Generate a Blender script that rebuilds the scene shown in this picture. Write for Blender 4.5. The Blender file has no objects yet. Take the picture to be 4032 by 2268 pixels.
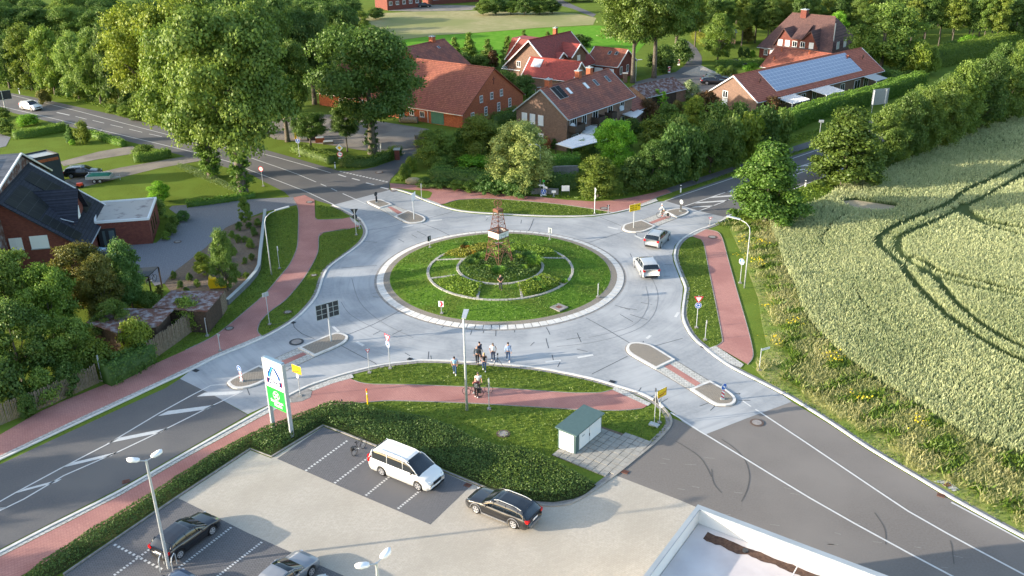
import bpy, math, random
import numpy as np
from mathutils import Vector, Matrix
from mathutils.geometry import tessellate_polygon
R=math.radians
scene=bpy.context.scene
# ---------------- camera ----------------
CAMH,FPX,PITCH,ROLL=38.0,3600.0,R(24.26),R(-0.76)
cam=bpy.data.cameras.new('camera'); camo=bpy.data.objects.new('camera',cam)
scene.collection.objects.link(camo); scene.camera=camo
cam.sensor_width=36; cam.lens=FPX/4032*36; cam.clip_start=.5; cam.clip_end=3000
_r=Vector((1,0,0)); _u=Vector((0,math.sin(PITCH),math.cos(PITCH))); _f=Vector((0,math.cos(PITCH),-math.sin(PITCH)))
CROLL,SROLL=math.cos(ROLL),math.sin(ROLL)
r2=_r*CROLL+_u*SROLL; u2=-_r*SROLL+_u*CROLL
M=Matrix((r2,u2,-_f)).transposed().to_4x4(); M.translation=Vector((0,0,CAMH)); camo.matrix_world=M
# ---------------- world, sun, exposure ----------------
SAZ=R(9.5); SEL=R(13.5)
w=bpy.data.worlds.new('World'); scene.world=w; w.use_nodes=True
nt=w.node_tree; nt.nodes.clear()
sky=nt.nodes.new('ShaderNodeTexSky'); sky.sky_type='NISHITA'; sky.sun_disc=False
sky.sun_elevation=SEL; sky.sun_rotation=math.atan2(-math.cos(SAZ),-math.sin(SAZ)); sky.air_density=1.0; sky.dust_density=1.5; sky.ozone_density=1.0
bg=nt.nodes.new('ShaderNodeBackground'); bg.inputs[1].default_value=0.15
ow=nt.nodes.new('ShaderNodeOutputWorld'); nt.links.new(sky.outputs[0],bg.inputs[0]); nt.links.new(bg.outputs[0],ow.inputs[0])
sl=bpy.data.lights.new('sun','SUN'); sl.energy=3.3; sl.angle=R(.6); sl.color=(1,.88,.72)
so=bpy.data.objects.new('sun',sl); scene.collection.objects.link(so)
so.rotation_euler=Vector((math.cos(SAZ)*math.cos(SEL),math.sin(SAZ)*math.cos(SEL),-math.sin(SEL))).to_track_quat('-Z','Y').to_euler()
scene.view_settings.view_transform='Standard'; scene.view_settings.look='None'; scene.view_settings.gamma=1; scene.view_settings.exposure=1.66
scene.cycles.max_bounces=6; scene.cycles.transparent_max_bounces=4; scene.cycles.diffuse_bounces=3; scene.cycles.glossy_bounces=2
# ---------------- photo-measured ground plan ----------------
SC=1.56522
def G(x,y,z=0.0):
    X=(x-2016)/FPX; Y=-(y-1134)/FPX
    X,Y=CROLL*X-SROLL*Y,SROLL*X+CROLL*Y
    d=(X,math.cos(PITCH)+Y*math.sin(PITCH),-math.sin(PITCH)+Y*math.cos(PITCH)); t=(z-CAMH)/d[2]
    return (d[0]*t,d[1]*t)
def D(x,y,z=0.0): return G(x*SC,y*SC,z)
def PX(X,Y,Z):
    Z-=CAMH; up=Y*math.sin(PITCH)+Z*math.cos(PITCH); fw=Y*math.cos(PITCH)-Z*math.sin(PITCH)
    x=X/fw; y=up/fw; c,s=CROLL,-SROLL
    x,y=c*x-s*y,s*x+c*y
    return (2016+FPX*x)/SC,(1134-FPX*y)/SC
def hgt(b,top):
    lo,hi=0,45
    for _ in range(30):
        m=(lo+hi)/2
        if PX(b[0],b[1],m)[1]>top: lo=m
        else: hi=m
    return lo
# ---------------- helpers ----------------
rng=np.random.default_rng(7); random.seed(5)
COL=scene.collection
def smooth_poly(pts,n=4,closed=False):
    out=[]; N=len(pts); rngi=range(N if closed else N-1)
    for i in rngi:
        if closed: p0,p1,p2,p3=[pts[(i+k)%N] for k in (-1,0,1,2)]
        else: p0,p1,p2,p3=pts[max(i-1,0)],pts[i],pts[i+1],pts[min(i+2,N-1)]
        for k in range(n):
            t=k/n
            out.append(tuple(.5*((2*p1[j])+(-p0[j]+p2[j])*t+(2*p0[j]-5*p1[j]+4*p2[j]-p3[j])*t*t+(-p0[j]+3*p1[j]-3*p2[j]+p3[j])*t**3) for j in (0,1)))
    if not closed: out.append(tuple(pts[-1]))
    return out
def GP(pts,z=0,sm=0,closed=False):
    q=[D(x,y,z) for x,y in pts]
    return smooth_poly(q,sm,closed) if sm else q
class MB:
    def __init__(s): s.v=[]; s.f=[]
    def add(s,vs,fs):
        o=len(s.v); s.v+=[tuple(p) for p in vs]; s.f+=[tuple(i+o for i in f) for f in fs]; return s
    def box(s,c,d,rz=0.0,taper=1.0):
        cx,cy,cz=c; a,b,h=d[0]/2,d[1]/2,d[2]/2; vs=[]
        for z,t in ((-h,1),(h,taper)):
            for x,y in ((-a,-b),(a,-b),(a,b),(-a,b)):
                x*=t;y*=t
                vs.append((cx+x*math.cos(rz)-y*math.sin(rz),cy+x*math.sin(rz)+y*math.cos(rz),cz+z))
        return s.add(vs,[(3,2,1,0),(4,5,6,7),(0,1,5,4),(1,2,6,5),(2,3,7,6),(3,0,4,7)])
    def tube(s,pts,rs,n=8,cap=True):
        pts=[Vector(p) for p in pts]
        if not hasattr(rs,'__len__'): rs=[rs]*len(pts)
        vs=[];fs=[];prev=None
        for i,p in enumerate(pts):
            t=(pts[min(i+1,len(pts)-1)]-pts[max(i-1,0)]).normalized()
            if prev is None:
                a=t.orthogonal().normalized()
            else:
                a=(prev-t*prev.dot(t)).normalized()
            prev=a; b=t.cross(a)
            for k in range(n):
                an=2*math.pi*k/n; vs.append(p+(a*math.cos(an)+b*math.sin(an))*rs[i])
        for i in range(len(pts)-1):
            for k in range(n):
                k2=(k+1)%n; fs.append((i*n+k,i*n+k2,(i+1)*n+k2,(i+1)*n+k))
        if cap: fs.append(tuple(range(n-1,-1,-1))); fs.append(tuple((len(pts)-1)*n+k for k in range(n)))
        return s.add(vs,fs)
    def prism(s,poly,z0,z1):
        n=len(poly)
        a=sum(poly[i][0]*poly[(i+1)%n][1]-poly[(i+1)%n][0]*poly[i][1] for i in range(n))
        if a<0: poly=poly[::-1]
        tri=tessellate_polygon([[Vector((p[0],p[1],0)) for p in poly]])
        vs=[(p[0],p[1],z0) for p in poly]+[(p[0],p[1],z1) for p in poly]
        fs=[(i,(i+1)%n,(i+1)%n+n,i+n) for i in range(n)]
        for t in tri:
            t=list(t)
            p=[poly[i] for i in t]
            ar=(p[1][0]-p[0][0])*(p[2][1]-p[0][1])-(p[2][0]-p[0][0])*(p[1][1]-p[0][1])
            if ar<0: t=t[::-1]
            fs.append(tuple(i+n for i in t)); fs.append(tuple(t[::-1]))
        return s.add(vs,fs)
    def sheet(s,poly,z):
        tri=tessellate_polygon([[Vector((p[0],p[1],0)) for p in poly]]); fs=[]
        for t in tri:
            t=list(t); p=[poly[i] for i in t]
            if (p[1][0]-p[0][0])*(p[2][1]-p[0][1])-(p[2][0]-p[0][0])*(p[1][1]-p[0][1])<0: t=t[::-1]
            fs.append(tuple(t))
        return s.add([(p[0],p[1],z) for p in poly],fs)
    def ext(s,pts,vec):
        n=len(pts); pts=[Vector(p) for p in pts]; vec=Vector(vec)
        return s.add(pts+[p+vec for p in pts],[tuple(range(n-1,-1,-1)),tuple(range(n,2*n))]+[(i,(i+1)%n,(i+1)%n+n,i+n) for i in range(n)])
    def band(s,pts,w,z0,z1=None,off=0.0,closed=False):
        P=[Vector((p[0],p[1])) for p in pts]; n=len(P); L=[];Rr=[]
        for i in range(n):
            a=P[(i-1)%n] if closed or i>0 else P[i]; b=P[(i+1)%n] if closed or i<n-1 else P[i]
            t=(b-a); t=t.normalized() if t.length>1e-6 else Vector((1,0)); nn=Vector((-t.y,t.x))
            L.append(P[i]+nn*(off+w/2)); Rr.append(P[i]+nn*(off-w/2))
        m=n if closed else n-1
        if z1 is None:
            vs=[(p.x,p.y,z0) for p in L+Rr]; return s.add(vs,[(i+n,(i+1)%n+n,(i+1)%n,i) for i in range(m)])
        vs=[(p.x,p.y,z1) for p in L+Rr]+[(p.x,p.y,z0) for p in L+Rr]; fs=[]
        for i in range(m):
            j=(i+1)%n; fs+=[(i+n,j+n,j,i),(i,j,j+2*n,i+2*n),(j+n,i+n,i+3*n,j+3*n)]
        if not closed: fs+=[(0,2*n,3*n,n),(n-1,2*n-1,4*n-1,3*n-1)]
        return s.add(vs,fs)
    def disc(s,c,r,nrm=(0,0,1),n=20,t=.02):
        c=Vector(c); nrm=Vector(nrm).normalized(); return s.tube([c-nrm*t/2,c+nrm*t/2],[r,r],n)
    def sphere(s,c,r,seg=10,rings=6,sc=(1,1,1)):
        vs=[(c[0],c[1],c[2]-r*sc[2])];fs=[]
        for i in range(1,rings):
            ph=-math.pi/2+math.pi*i/rings
            for k in range(seg):
                a=2*math.pi*k/seg; vs.append((c[0]+r*sc[0]*math.cos(ph)*math.cos(a),c[1]+r*sc[1]*math.cos(ph)*math.sin(a),c[2]+r*sc[2]*math.sin(ph)))
        vs.append((c[0],c[1],c[2]+r*sc[2])); T=len(vs)-1
        for k in range(seg):
            k2=(k+1)%seg; fs.append((0,1+k2,1+k)); fs.append((T,1+(rings-2)*seg+k,1+(rings-2)*seg+k2))
            for i in range(rings-2): fs.append((1+i*seg+k,1+i*seg+k2,1+(i+1)*seg+k2,1+(i+1)*seg+k))
        return s.add(vs,fs)
    def mesh(s,name,m=None,smooth=False):
        me=bpy.data.meshes.new(name); me.from_pydata([tuple(p) for p in s.v],[],s.f)
        if m: me.materials.append(m)
        if smooth: me.shade_smooth()
        me.update(); return me
    def build(s,name,m,parent=None,smooth=False,color=None):
        o=bpy.data.objects.new(name,s.mesh(name,m,smooth)); COL.objects.link(o)
        if parent: o.parent=parent
        if color: o.color=(*color,1)
        return o
def tag(o,label=None,cat=None,group=None,kind=None):
    if label: o['label']=label
    if cat: o['category']=cat
    if group: o['group']=group
    if kind: o['kind']=kind
    return o
def thing(name,label,cat,loc=(0,0,0),rz=0.0,group=None):
    o=bpy.data.objects.new(name,None); COL.objects.link(o); o.empty_display_size=.3
    o.location=(loc[0],loc[1],loc[2] if len(loc)>2 else 0); o.rotation_euler=(0,0,rz)
    return tag(o,label,cat,group)
def objm(name,me,parent=None,loc=(0,0,0),color=None,rz=0,scale=None):
    o=bpy.data.objects.new(name,me); COL.objects.link(o); o.location=loc; o.rotation_euler=(0,0,rz)
    if parent: o.parent=parent
    if color: o.color=(*color,1)
    if scale: o.scale=scale
    return o
def copy_tree(o,parent=None):
    c=o.copy(); COL.objects.link(c); c.parent=parent
    for ch in list(o.children): copy_tree(ch,c)
    return c
# ---------------- materials ----------------
MATS={}
def mat(name,col,col2=None,rough=.8,scale=3.0,det=6,fac=.5,bump=0.0,bscale=30,metal=0.0,spec=.4,coat=0,extra=None,col3=None,scale3=.2,con=.12):
    if name in MATS: return MATS[name]
    m=bpy.data.materials.new(name); m.use_nodes=True; N=m.node_tree.nodes; L=m.node_tree.links; b=N['Principled BSDF']
    b.inputs['Roughness'].default_value=rough; b.inputs['Metallic'].default_value=metal; b.inputs['Specular IOR Level'].default_value=spec
    if coat: b.inputs['Coat Weight'].default_value=coat
    b.inputs['Base Color'].default_value=(*col,1)
    tc=N.new('ShaderNodeTexCoord')
    out=None
    if col2:
        n=N.new('ShaderNodeTexNoise'); n.inputs['Scale'].default_value=scale; n.inputs['Detail'].default_value=det; n.inputs['Roughness'].default_value=.65; L.new(tc.outputs['Object'],n.inputs['Vector'])
        mr=N.new('ShaderNodeMapRange'); mr.inputs[1].default_value=fac-con; mr.inputs[2].default_value=fac+con; L.new(n.outputs[0],mr.inputs[0])
        mx=N.new('ShaderNodeMix'); mx.data_type='RGBA'; mx.inputs[6].default_value=(*col,1); mx.inputs[7].default_value=(*col2,1); L.new(mr.outputs[0],mx.inputs[0]); out=mx.outputs[2]
        if col3:
            n3=N.new('ShaderNodeTexNoise'); n3.inputs['Scale'].default_value=scale3; n3.inputs['Detail'].default_value=4; L.new(tc.outputs['Object'],n3.inputs['Vector'])
            m3=N.new('ShaderNodeMapRange'); m3.inputs[1].default_value=.42; m3.inputs[2].default_value=.62; L.new(n3.outputs[0],m3.inputs[0])
            x3=N.new('ShaderNodeMix'); x3.data_type='RGBA'; x3.inputs[7].default_value=(*col3,1); L.new(out,x3.inputs[6]); L.new(m3.outputs[0],x3.inputs[0]); out=x3.outputs[2]
    if extra: out=extra(N,L,tc,out,b)
    if out is not None: L.new(out,b.inputs['Base Color'])
    if bump:
        n=N.new('ShaderNodeTexNoise'); n.inputs['Scale'].default_value=bscale; n.inputs['Detail'].default_value=3; L.new(tc.outputs['Object'],n.inputs['Vector'])
        bp=N.new('ShaderNodeBump'); bp.inputs['Strength'].default_value=bump; bp.inputs['Distance'].default_value=.05; L.new(n.outputs[0],bp.inputs['Height']); L.new(bp.outputs[0],b.inputs['Normal'])
    MATS[name]=m; return m
def mixc(N,L,a,bcol,fac,blend='MIX'):
    x=N.new('ShaderNodeMix'); x.data_type='RGBA'; x.blend_type=blend
    if isinstance(a,tuple): x.inputs[6].default_value=(*a,1)
    else: L.new(a,x.inputs[6])
    if isinstance(bcol,tuple): x.inputs[7].default_value=(*bcol,1)
    else: L.new(bcol,x.inputs[7])
    if isinstance(fac,float): x.inputs[0].default_value=fac
    else: L.new(fac,x.inputs[0])
    return x.outputs[2]
def pavers(rot,bw,rh,mort=.012,dark=.75,tilt=None):
    def f(N,L,tc,out,b):
        mp=N.new('ShaderNodeMapping'); mp.inputs['Rotation'].default_value=(0,0,rot); L.new(tc.outputs['Object'],mp.inputs[0])
        br=N.new('ShaderNodeTexBrick'); br.inputs['Scale'].default_value=1; br.inputs['Brick Width'].default_value=bw; br.inputs['Row Height'].default_value=rh; br.inputs['Mortar Size'].default_value=mort
        br.inputs['Color1'].default_value=(1,1,1,1); br.inputs['Color2'].default_value=(.92,.92,.92,1); br.inputs['Mortar'].default_value=(dark*.75,)*3+(1,); L.new(mp.outputs[0],br.inputs[0])
        return mixc(N,L,out,br.outputs[0],1.0,'MULTIPLY')
    return f
def wallbrick(N,L,tc,out,b):
    sp=N.new('ShaderNodeSeparateXYZ'); L.new(tc.outputs['Object'],sp.inputs[0])
    ad=N.new('ShaderNodeMath'); ad.operation='ADD'; L.new(sp.outputs[0],ad.inputs[0]); L.new(sp.outputs[1],ad.inputs[1])
    cb=N.new('ShaderNodeCombineXYZ'); L.new(ad.outputs[0],cb.inputs[0]); L.new(sp.outputs[2],cb.inputs[1])
    br=N.new('ShaderNodeTexBrick'); br.inputs['Scale'].default_value=1; br.inputs['Brick Width'].default_value=.26; br.inputs['Row Height'].default_value=.085; br.inputs['Mortar Size'].default_value=.008
    br.inputs['Color1'].default_value=(1.1,1.05,1,1); br.inputs['Color2'].default_value=(.7,.7,.72,1); br.inputs['Mortar'].default_value=(.9,.9,.9,1); L.new(cb.outputs[0],br.inputs[0])
    return mixc(N,L,out,br.outputs[0],1.0,'MULTIPLY')
def rooftile(N,L,tc,out,b):
    sp=N.new('ShaderNodeSeparateXYZ'); L.new(tc.outputs['Object'],sp.inputs[0])
    m1=N.new('ShaderNodeMath'); m1.operation='MULTIPLY'; m1.inputs[1].default_value=1.5; L.new(sp.outputs[2],m1.inputs[0])
    cb=N.new('ShaderNodeCombineXYZ'); L.new(sp.outputs[0],cb.inputs[0]); L.new(m1.outputs[0],cb.inputs[1])
    br=N.new('ShaderNodeTexBrick'); br.offset=0; br.inputs['Scale'].default_value=1; br.inputs['Brick Width'].default_value=.3; br.inputs['Row Height'].default_value=.34; br.inputs['Mortar Size'].default_value=.045
    br.inputs['Color1'].default_value=(1.1,1.1,1.1,1); br.inputs['Color2'].default_value=(.72,.72,.72,1); br.inputs['Mortar'].default_value=(.5,.5,.5,1); L.new(cb.outputs[0],br.inputs[0])
    bp=N.new('ShaderNodeBump'); bp.inputs['Strength'].default_value=.6; bp.inputs['Distance'].default_value=.05; L.new(br.outputs[0],bp.inputs['Height']); L.new(bp.outputs[0],b.inputs['Normal'])
    return mixc(N,L,out,br.outputs[0],1.0,'MULTIPLY')
IC=(-1.2,87.9)
def ringstreak(N,L,tc,out,b):
    sb=N.new('ShaderNodeVectorMath'); sb.operation='SUBTRACT'; sb.inputs[1].default_value=(IC[0],IC[1],0); L.new(tc.outputs['Object'],sb.inputs[0])
    ln=N.new('ShaderNodeVectorMath'); ln.operation='LENGTH'; L.new(sb.outputs[0],ln.inputs[0])
    sp=N.new('ShaderNodeSeparateXYZ'); L.new(sb.outputs[0],sp.inputs[0])
    at=N.new('ShaderNodeMath'); at.operation='ARCTAN2'; L.new(sp.outputs[1],at.inputs[0]); L.new(sp.outputs[0],at.inputs[1])
    cb=N.new('ShaderNodeCombineXYZ'); L.new(ln.outputs['Value'],cb.inputs[0]); L.new(at.outputs[0],cb.inputs[1])
    mp=N.new('ShaderNodeMapping'); mp.inputs['Scale'].default_value=(1.3,1.6,1); L.new(cb.outputs[0],mp.inputs[0])
    n=N.new('ShaderNodeTexNoise'); n.inputs['Scale'].default_value=1.6; n.inputs['Detail'].default_value=6; n.inputs['Roughness'].default_value=.7; L.new(mp.outputs[0],n.inputs[0])
    mr=N.new('ShaderNodeMapRange'); mr.inputs[1].default_value=.46; mr.inputs[2].default_value=.72; mr.inputs[3].default_value=0; mr.inputs[4].default_value=.38; L.new(n.outputs[0],mr.inputs[0])
    return mixc(N,L,out,(.17,.185,.2),mr.outputs[0])
M_={}
def mk():
    M_['grass']=mat('grass_ground',(.09,.145,.02),(.15,.19,.03),rough=1,scale=5,det=8,bump=.5,bscale=20,col3=(.13,.19,.03),scale3=.35,spec=.05)
    M_['lawn']=mat('lawn_green',(.085,.17,.018),(.12,.21,.028),rough=1,scale=4,det=8,bump=.4,bscale=20,col3=(.11,.15,.025),scale3=.25,spec=.05)
    M_['asphalt']=mat('asphalt',(.1,.099,.102),(.124,.12,.119),scale=8,det=8,rough=.9,bump=.15,bscale=60,col3=(.14,.135,.13),scale3=.15)
    M_['asphaltwarm']=mat('asphalt_worn',(.15,.135,.122),(.178,.162,.147),scale=8,det=8,rough=.9,bump=.15,bscale=60,col3=(.2,.182,.165),scale3=.12)
    M_['concrete']=mat('roundabout_concrete',(.275,.289,.3),(.318,.332,.342),scale=3,det=8,rough=.85,bump=.1,bscale=50,col3=(.4,.41,.415),scale3=.22,extra=ringstreak)
    M_['red']=mat('red_pavers',(.43,.2,.17),(.49,.24,.2),scale=6,rough=.9,extra=pavers(.3,.24,.12,.01),col3=(.38,.17,.145),scale3=.3)
    M_['beige']=mat('beige_pavers',(.42,.38,.315),(.48,.435,.365),scale=5,det=7,rough=.9,extra=pavers(-.58,.26,.13,.01,1.1),col3=(.41,.37,.305),scale3=.3)
    M_['bay']=mat('grey_pavers',(.135,.132,.135),(.162,.158,.16),scale=5,rough=.9,extra=pavers(-.58,.26,.13,.014,.7))
    M_['drive']=mat('driveway_pavers',(.2,.205,.225),(.23,.235,.255),scale=5,rough=.9,extra=pavers(.4,.24,.12,.012,.7))
    M_['gravel']=mat('gravel',(.2,.18,.15),(.28,.25,.21),scale=9,det=9,rough=1,bump=.6,bscale=40,col3=(.17,.15,.13),scale3=.3)
    M_['paver_pale']=mat('pale_paving',(.42,.41,.37),(.55,.54,.5),scale=2.5,det=8,rough=.9,extra=pavers(.2,.4,.3,.02,.6))
    M_['kerb']=mat('kerb_stone',(.52,.5,.46),(.68,.66,.62),scale=1.6,det=9,rough=.85,con=.2)
    M_['gutter']=mat('gutter_stone',(.2,.19,.175),(.3,.28,.26),scale=3,det=8,rough=.9)
    M_['cobble']=mat('island_cobble',(.27,.235,.19),(.35,.31,.255),scale=12,det=6,rough=.95,bump=.5,bscale=25,extra=pavers(.3,.16,.12,.02,.7))
    M_['paint']=mat('road_paint',(.5,.5,.48),(.64,.64,.62),scale=4,det=8,rough=.7,con=.25)
    M_['crack']=mat('sealed_joint',(.05,.055,.06),rough=.8)
    M_['soil']=mat('soil',(.13,.095,.065),(.2,.15,.105),scale=4,det=9,rough=1,bump=.7,bscale=15)
    M_['tan']=mat('mown_field',(.3,.27,.13),(.38,.34,.18),scale=.6,det=9,rough=1,col3=(.24,.25,.1),scale3=.05,spec=.05)
    M_['meadow']=mat('bright_meadow',(.09,.24,.015),(.14,.3,.03),scale=.6,det=9,rough=1,spec=.05)
    M_['wheatbase']=mat('wheat_soil',(.07,.1,.035),(.1,.13,.05),scale=3,rough=1,spec=.05)
    M_['steel']=mat('galvanised_steel',(.42,.45,.47),(.5,.53,.55),scale=6,rough=.45,metal=.3)
    M_['white']=mat('white_paint',(.8,.8,.8),rough=.5)
    M_['signwhite']=mat('sign_white',(.85,.85,.85),rough=.4)
    M_['signred']=mat('sign_red',(.62,.01,.03),rough=.4)
    M_['signblue']=mat('sign_blue',(.005,.1,.45),rough=.4)
    M_['signyellow']=mat('sign_yellow',(.9,.58,.01),rough=.4)
    M_['signgreen']=mat('sign_green',(.02,.5,.05),rough=.4)
    M_['signback']=mat('sign_back',(.03,.035,.04),rough=.6)
    M_['signbackgrey']=mat('sign_back_grey',(.36,.4,.4),rough=.6)
    M_['black']=mat('black_rubber',(.012,.012,.013),rough=.7)
    M_['glass']=mat('dark_glass',(.012,.016,.02),rough=.08,spec=.8)
    M_['bark']=mat('bark',(.09,.075,.055),(.16,.14,.11),scale=6,rough=1,bump=.8,bscale=12)
    M_['brick']=mat('orange_brick',(.42,.13,.06),(.34,.1,.05),scale=3,rough=.9,extra=wallbrick)
    M_['bricktan']=mat('tan_brick',(.25,.16,.115),(.2,.125,.09),scale=3,rough=.9,extra=wallbrick)
    M_['brickred']=mat('red_brick',(.2,.065,.045),(.16,.05,.04),scale=3,rough=.9,extra=wallbrick)
    M_['rooforange']=mat('orange_roof',(.42,.145,.085),(.33,.105,.065),scale=2.2,det=9,rough=.85,extra=rooftile,col3=(.36,.115,.075),scale3=.35)
    M_['roofred']=mat('red_roof',(.38,.065,.045),(.33,.06,.045),scale=1.5,rough=.6,extra=rooftile)
    M_['roofrust']=mat('rust_roof',(.42,.14,.085),(.32,.1,.065),scale=1.2,det=9,rough=.75,extra=rooftile,col3=(.25,.09,.065),scale3=.5)
    M_['roofbrown']=mat('brown_roof',(.17,.088,.075),(.14,.075,.066),scale=1.5,rough=.8,extra=rooftile)
    M_['roofblue']=mat('slate_roof',(.035,.04,.058),(.045,.05,.07),scale=1.5,rough=.7,spec=.2,extra=rooftile)
    M_['roofmoss']=mat('mossy_roof',(.12,.06,.045),(.26,.25,.26),scale=1.6,det=9,rough=1,bump=.8,bscale=8,con=.08,fac=.54)
    M_['wood']=mat('weathered_wood',(.17,.14,.1),(.26,.22,.165),scale=5,det=8,rough=.95)
    M_['wooddark']=mat('dark_wood',(.045,.03,.022),(.07,.05,.035),scale=5,rough=.9)
    M_['greendoor']=mat('green_door',(.03,.15,.12),(.04,.18,.14),scale=2,rough=.6)
    M_['rust']=mat('rusty_steel',(.12,.05,.035),(.18,.08,.055),scale=5,rough=.9)
    M_['pv']=mat('dark_solar',(.012,.014,.016),(.02,.022,.022),scale=.6,rough=.6,spec=.15)
mk()
# ---------------- foliage ----------------
def leafmat(name,dark,light,trans=.25):
    m=bpy.data.materials.new(name); m.use_nodes=True; N=m.node_tree.nodes; L=m.node_tree.links; N.clear()
    o=N.new('ShaderNodeOutputMaterial'); oi=N.new('ShaderNodeObjectInfo'); at=N.new('ShaderNodeAttribute'); at.attribute_name='tone'
    mx=mixc(N,L,dark,light,at.outputs['Fac']); c=mixc(N,L,mx,oi.outputs['Color'],1.0,'MULTIPLY')
    d=N.new('ShaderNodeBsdfDiffuse'); t=N.new('ShaderNodeBsdfTranslucent'); L.new(c,d.inputs[0]); L.new(c,t.inputs[0])
    x=N.new('ShaderNodeMixShader'); x.inputs[0].default_value=trans; L.new(d.outputs[0],x.inputs[1]); L.new(t.outputs[0],x.inputs[2])
    g=N.new('ShaderNodeBsdfGlossy'); g.inputs['Roughness'].default_value=.5; g.inputs[0].default_value=(.8,.9,.7,1)
    x2=N.new('ShaderNodeMixShader'); x2.inputs[0].default_value=.03; L.new(x.outputs[0],x2.inputs[1]); L.new(g.outputs[0],x2.inputs[2]); L.new(x2.outputs[0],o.inputs[0]); return m
LEAF=leafmat('foliage',(.075,.14,.02),(.235,.325,.055),.38)
LEAFD=leafmat('foliage_dark',(.042,.08,.02),(.12,.175,.045))
PETAL=leafmat('blossom',(.07,.11,.02),(.42,.44,.17))
WHEAT=leafmat('wheat',(.17,.24,.09),(.68,.69,.38),.45)
FLOW=leafmat('flowers',(.7,.5,.02),(.8,.65,.05),.2)
def quads(P,U,V,tone,extra=None):
    """P centres, U,V half vectors (n,3); diamond leaves; returns mesh data"""
    n=len(P); vs=np.empty((n,4,3),np.float32); vs[:,0]=P-U; vs[:,1]=P+V; vs[:,2]=P+U; vs[:,3]=P-V
    return vs.reshape(-1,3),np.repeat(tone,4)
def leafmesh(name,vs,tone,m,solid=None):
    me=bpy.data.meshes.new(name); n=len(vs)//4; vs=np.asarray(vs,np.float32); fi=np.arange(n*4,dtype=np.int32); ls=np.arange(0,n*4,4,dtype=np.int32); lt=np.full(n,4,np.int32)
    if solid is not None and len(solid.v):
        sv=np.array(solid.v,np.float32); base=len(vs); fl=[i+base for f in solid.f for i in f]; st=[];c=n*4
        for f in solid.f: st.append(c); c+=len(f)
        vs=np.concatenate([vs,sv]); fi=np.concatenate([fi,np.array(fl,np.int32)]); ls=np.concatenate([ls,np.array(st,np.int32)]); lt=np.concatenate([lt,np.array([len(f) for f in solid.f],np.int32)]); tone=np.concatenate([tone,np.full(len(sv),.15)])  # solid cores take a dark tone, as the shaded inside of foliage
    me.vertices.add(len(vs)); me.vertices.foreach_set('co',vs.ravel()); me.loops.add(len(fi)); me.loops.foreach_set('vertex_index',fi)
    me.polygons.add(len(ls)); me.polygons.foreach_set('loop_start',ls); me.polygons.foreach_set('loop_total',lt)
    a=me.attributes.new('tone','FLOAT','POINT'); a.data.foreach_set('value',np.asarray(tone,np.float32)); me.materials.append(m); me.update(calc_edges=True); return me
def rdir(n):
    v=rng.normal(size=(n,3)); return v/np.linalg.norm(v,axis=1)[:,None]
def orient(nr,n,size,asp=.62):
    nr=nr/np.linalg.norm(nr,axis=1)[:,None]; a=np.cross(nr,rdir(n)); a/=np.linalg.norm(a,axis=1)[:,None]+1e-9; b=np.cross(nr,a)
    s=size*rng.uniform(.6,1.35,n)[:,None]; return a*s*.5,b*s*.5*asp*1.4
def crown_mesh(name,Rr,z0,z1,n,leaf,K=34,kind='round',m=None,rc=.34,seed=1,toplight=0):
    """leaf clumps on an uneven crown, z from z0 to z1, horizontal radius Rr"""
    global rng; rng=np.random.default_rng(seed); H=z1-z0; C=[];rs=[]
    sh={'round':lambda t:np.clip(1-(abs(t-.42)/.6)**2.3,0,1)**.5*.96+.04,'oak':lambda t:np.clip(1-(abs(t-.52)/.55)**2.6,0,1)**.5,'egg':lambda t:max(0,1-max(0,(t-.35)/.67)**2.1)**.5*(.86+.14*min(1,t*4)),'cone':lambda t:(1-t)**.85*.98+.03,'firm':lambda t:(1-t)**.55*.97+.03,'dome':lambda t:np.sqrt(np.clip(1-t*t,0,1)),'column':lambda t:min(1,(1-t)*3.2)**.7*min(1,.6+t*2)}[kind]
    for k in range(K):
        t=(k+.5)/K; t=t if kind!='oak' else t**.85
        a=k*2.39996+rng.uniform(-.5,.5); r=Rr*sh(t)
        q=rng.uniform(.5,1.05) if rng.random()<.82 else rng.uniform(.1,.5)
        c=Rr*rc*rng.uniform(.5,1.15)*(1 if kind!='cone' else (.55+.6*(1-t)))
        rr=max(0,r-c*.55)*q**.5
        C.append((rr*math.cos(a),rr*math.sin(a),z0+H*(.06+.88*t))); rs.append(c)
    C=np.array(C); rs=np.array(rs); idx=rng.choice(K,n,p=rs**2/(rs**2).sum())
    d=rdir(n); d[:,2]=np.where(d[:,2]<-.35,-d[:,2]*.8,d[:,2]); d/=np.linalg.norm(d,axis=1)[:,None]
    ns=5; sub=rdir(K*ns).reshape(K,ns,3); si=rng.integers(0,ns,n); sp=sub[idx,si]; sp[:,2]=np.abs(sp[:,2])*.9-.15
    rad=rs[idx]; P=C[idx]+(sp*.72+d*(.2+.52*rng.random(n)[:,None]**.7))*rad[:,None]*np.array([1,1,.85])+rng.normal(size=(n,3))*rad[:,None]*.1
    d=d*.6+sp*.6
    P[:,2]=np.clip(P[:,2],z0*.98,None)
    U,V=orient(d+rng.normal(size=(n,3))*.55,n,leaf)
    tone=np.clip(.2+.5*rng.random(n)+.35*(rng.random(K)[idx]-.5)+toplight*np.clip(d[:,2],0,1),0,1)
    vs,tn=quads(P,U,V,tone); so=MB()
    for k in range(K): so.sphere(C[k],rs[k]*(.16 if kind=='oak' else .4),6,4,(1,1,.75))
    return leafmesh(name,vs,tn,m or LEAF,so)
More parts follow.
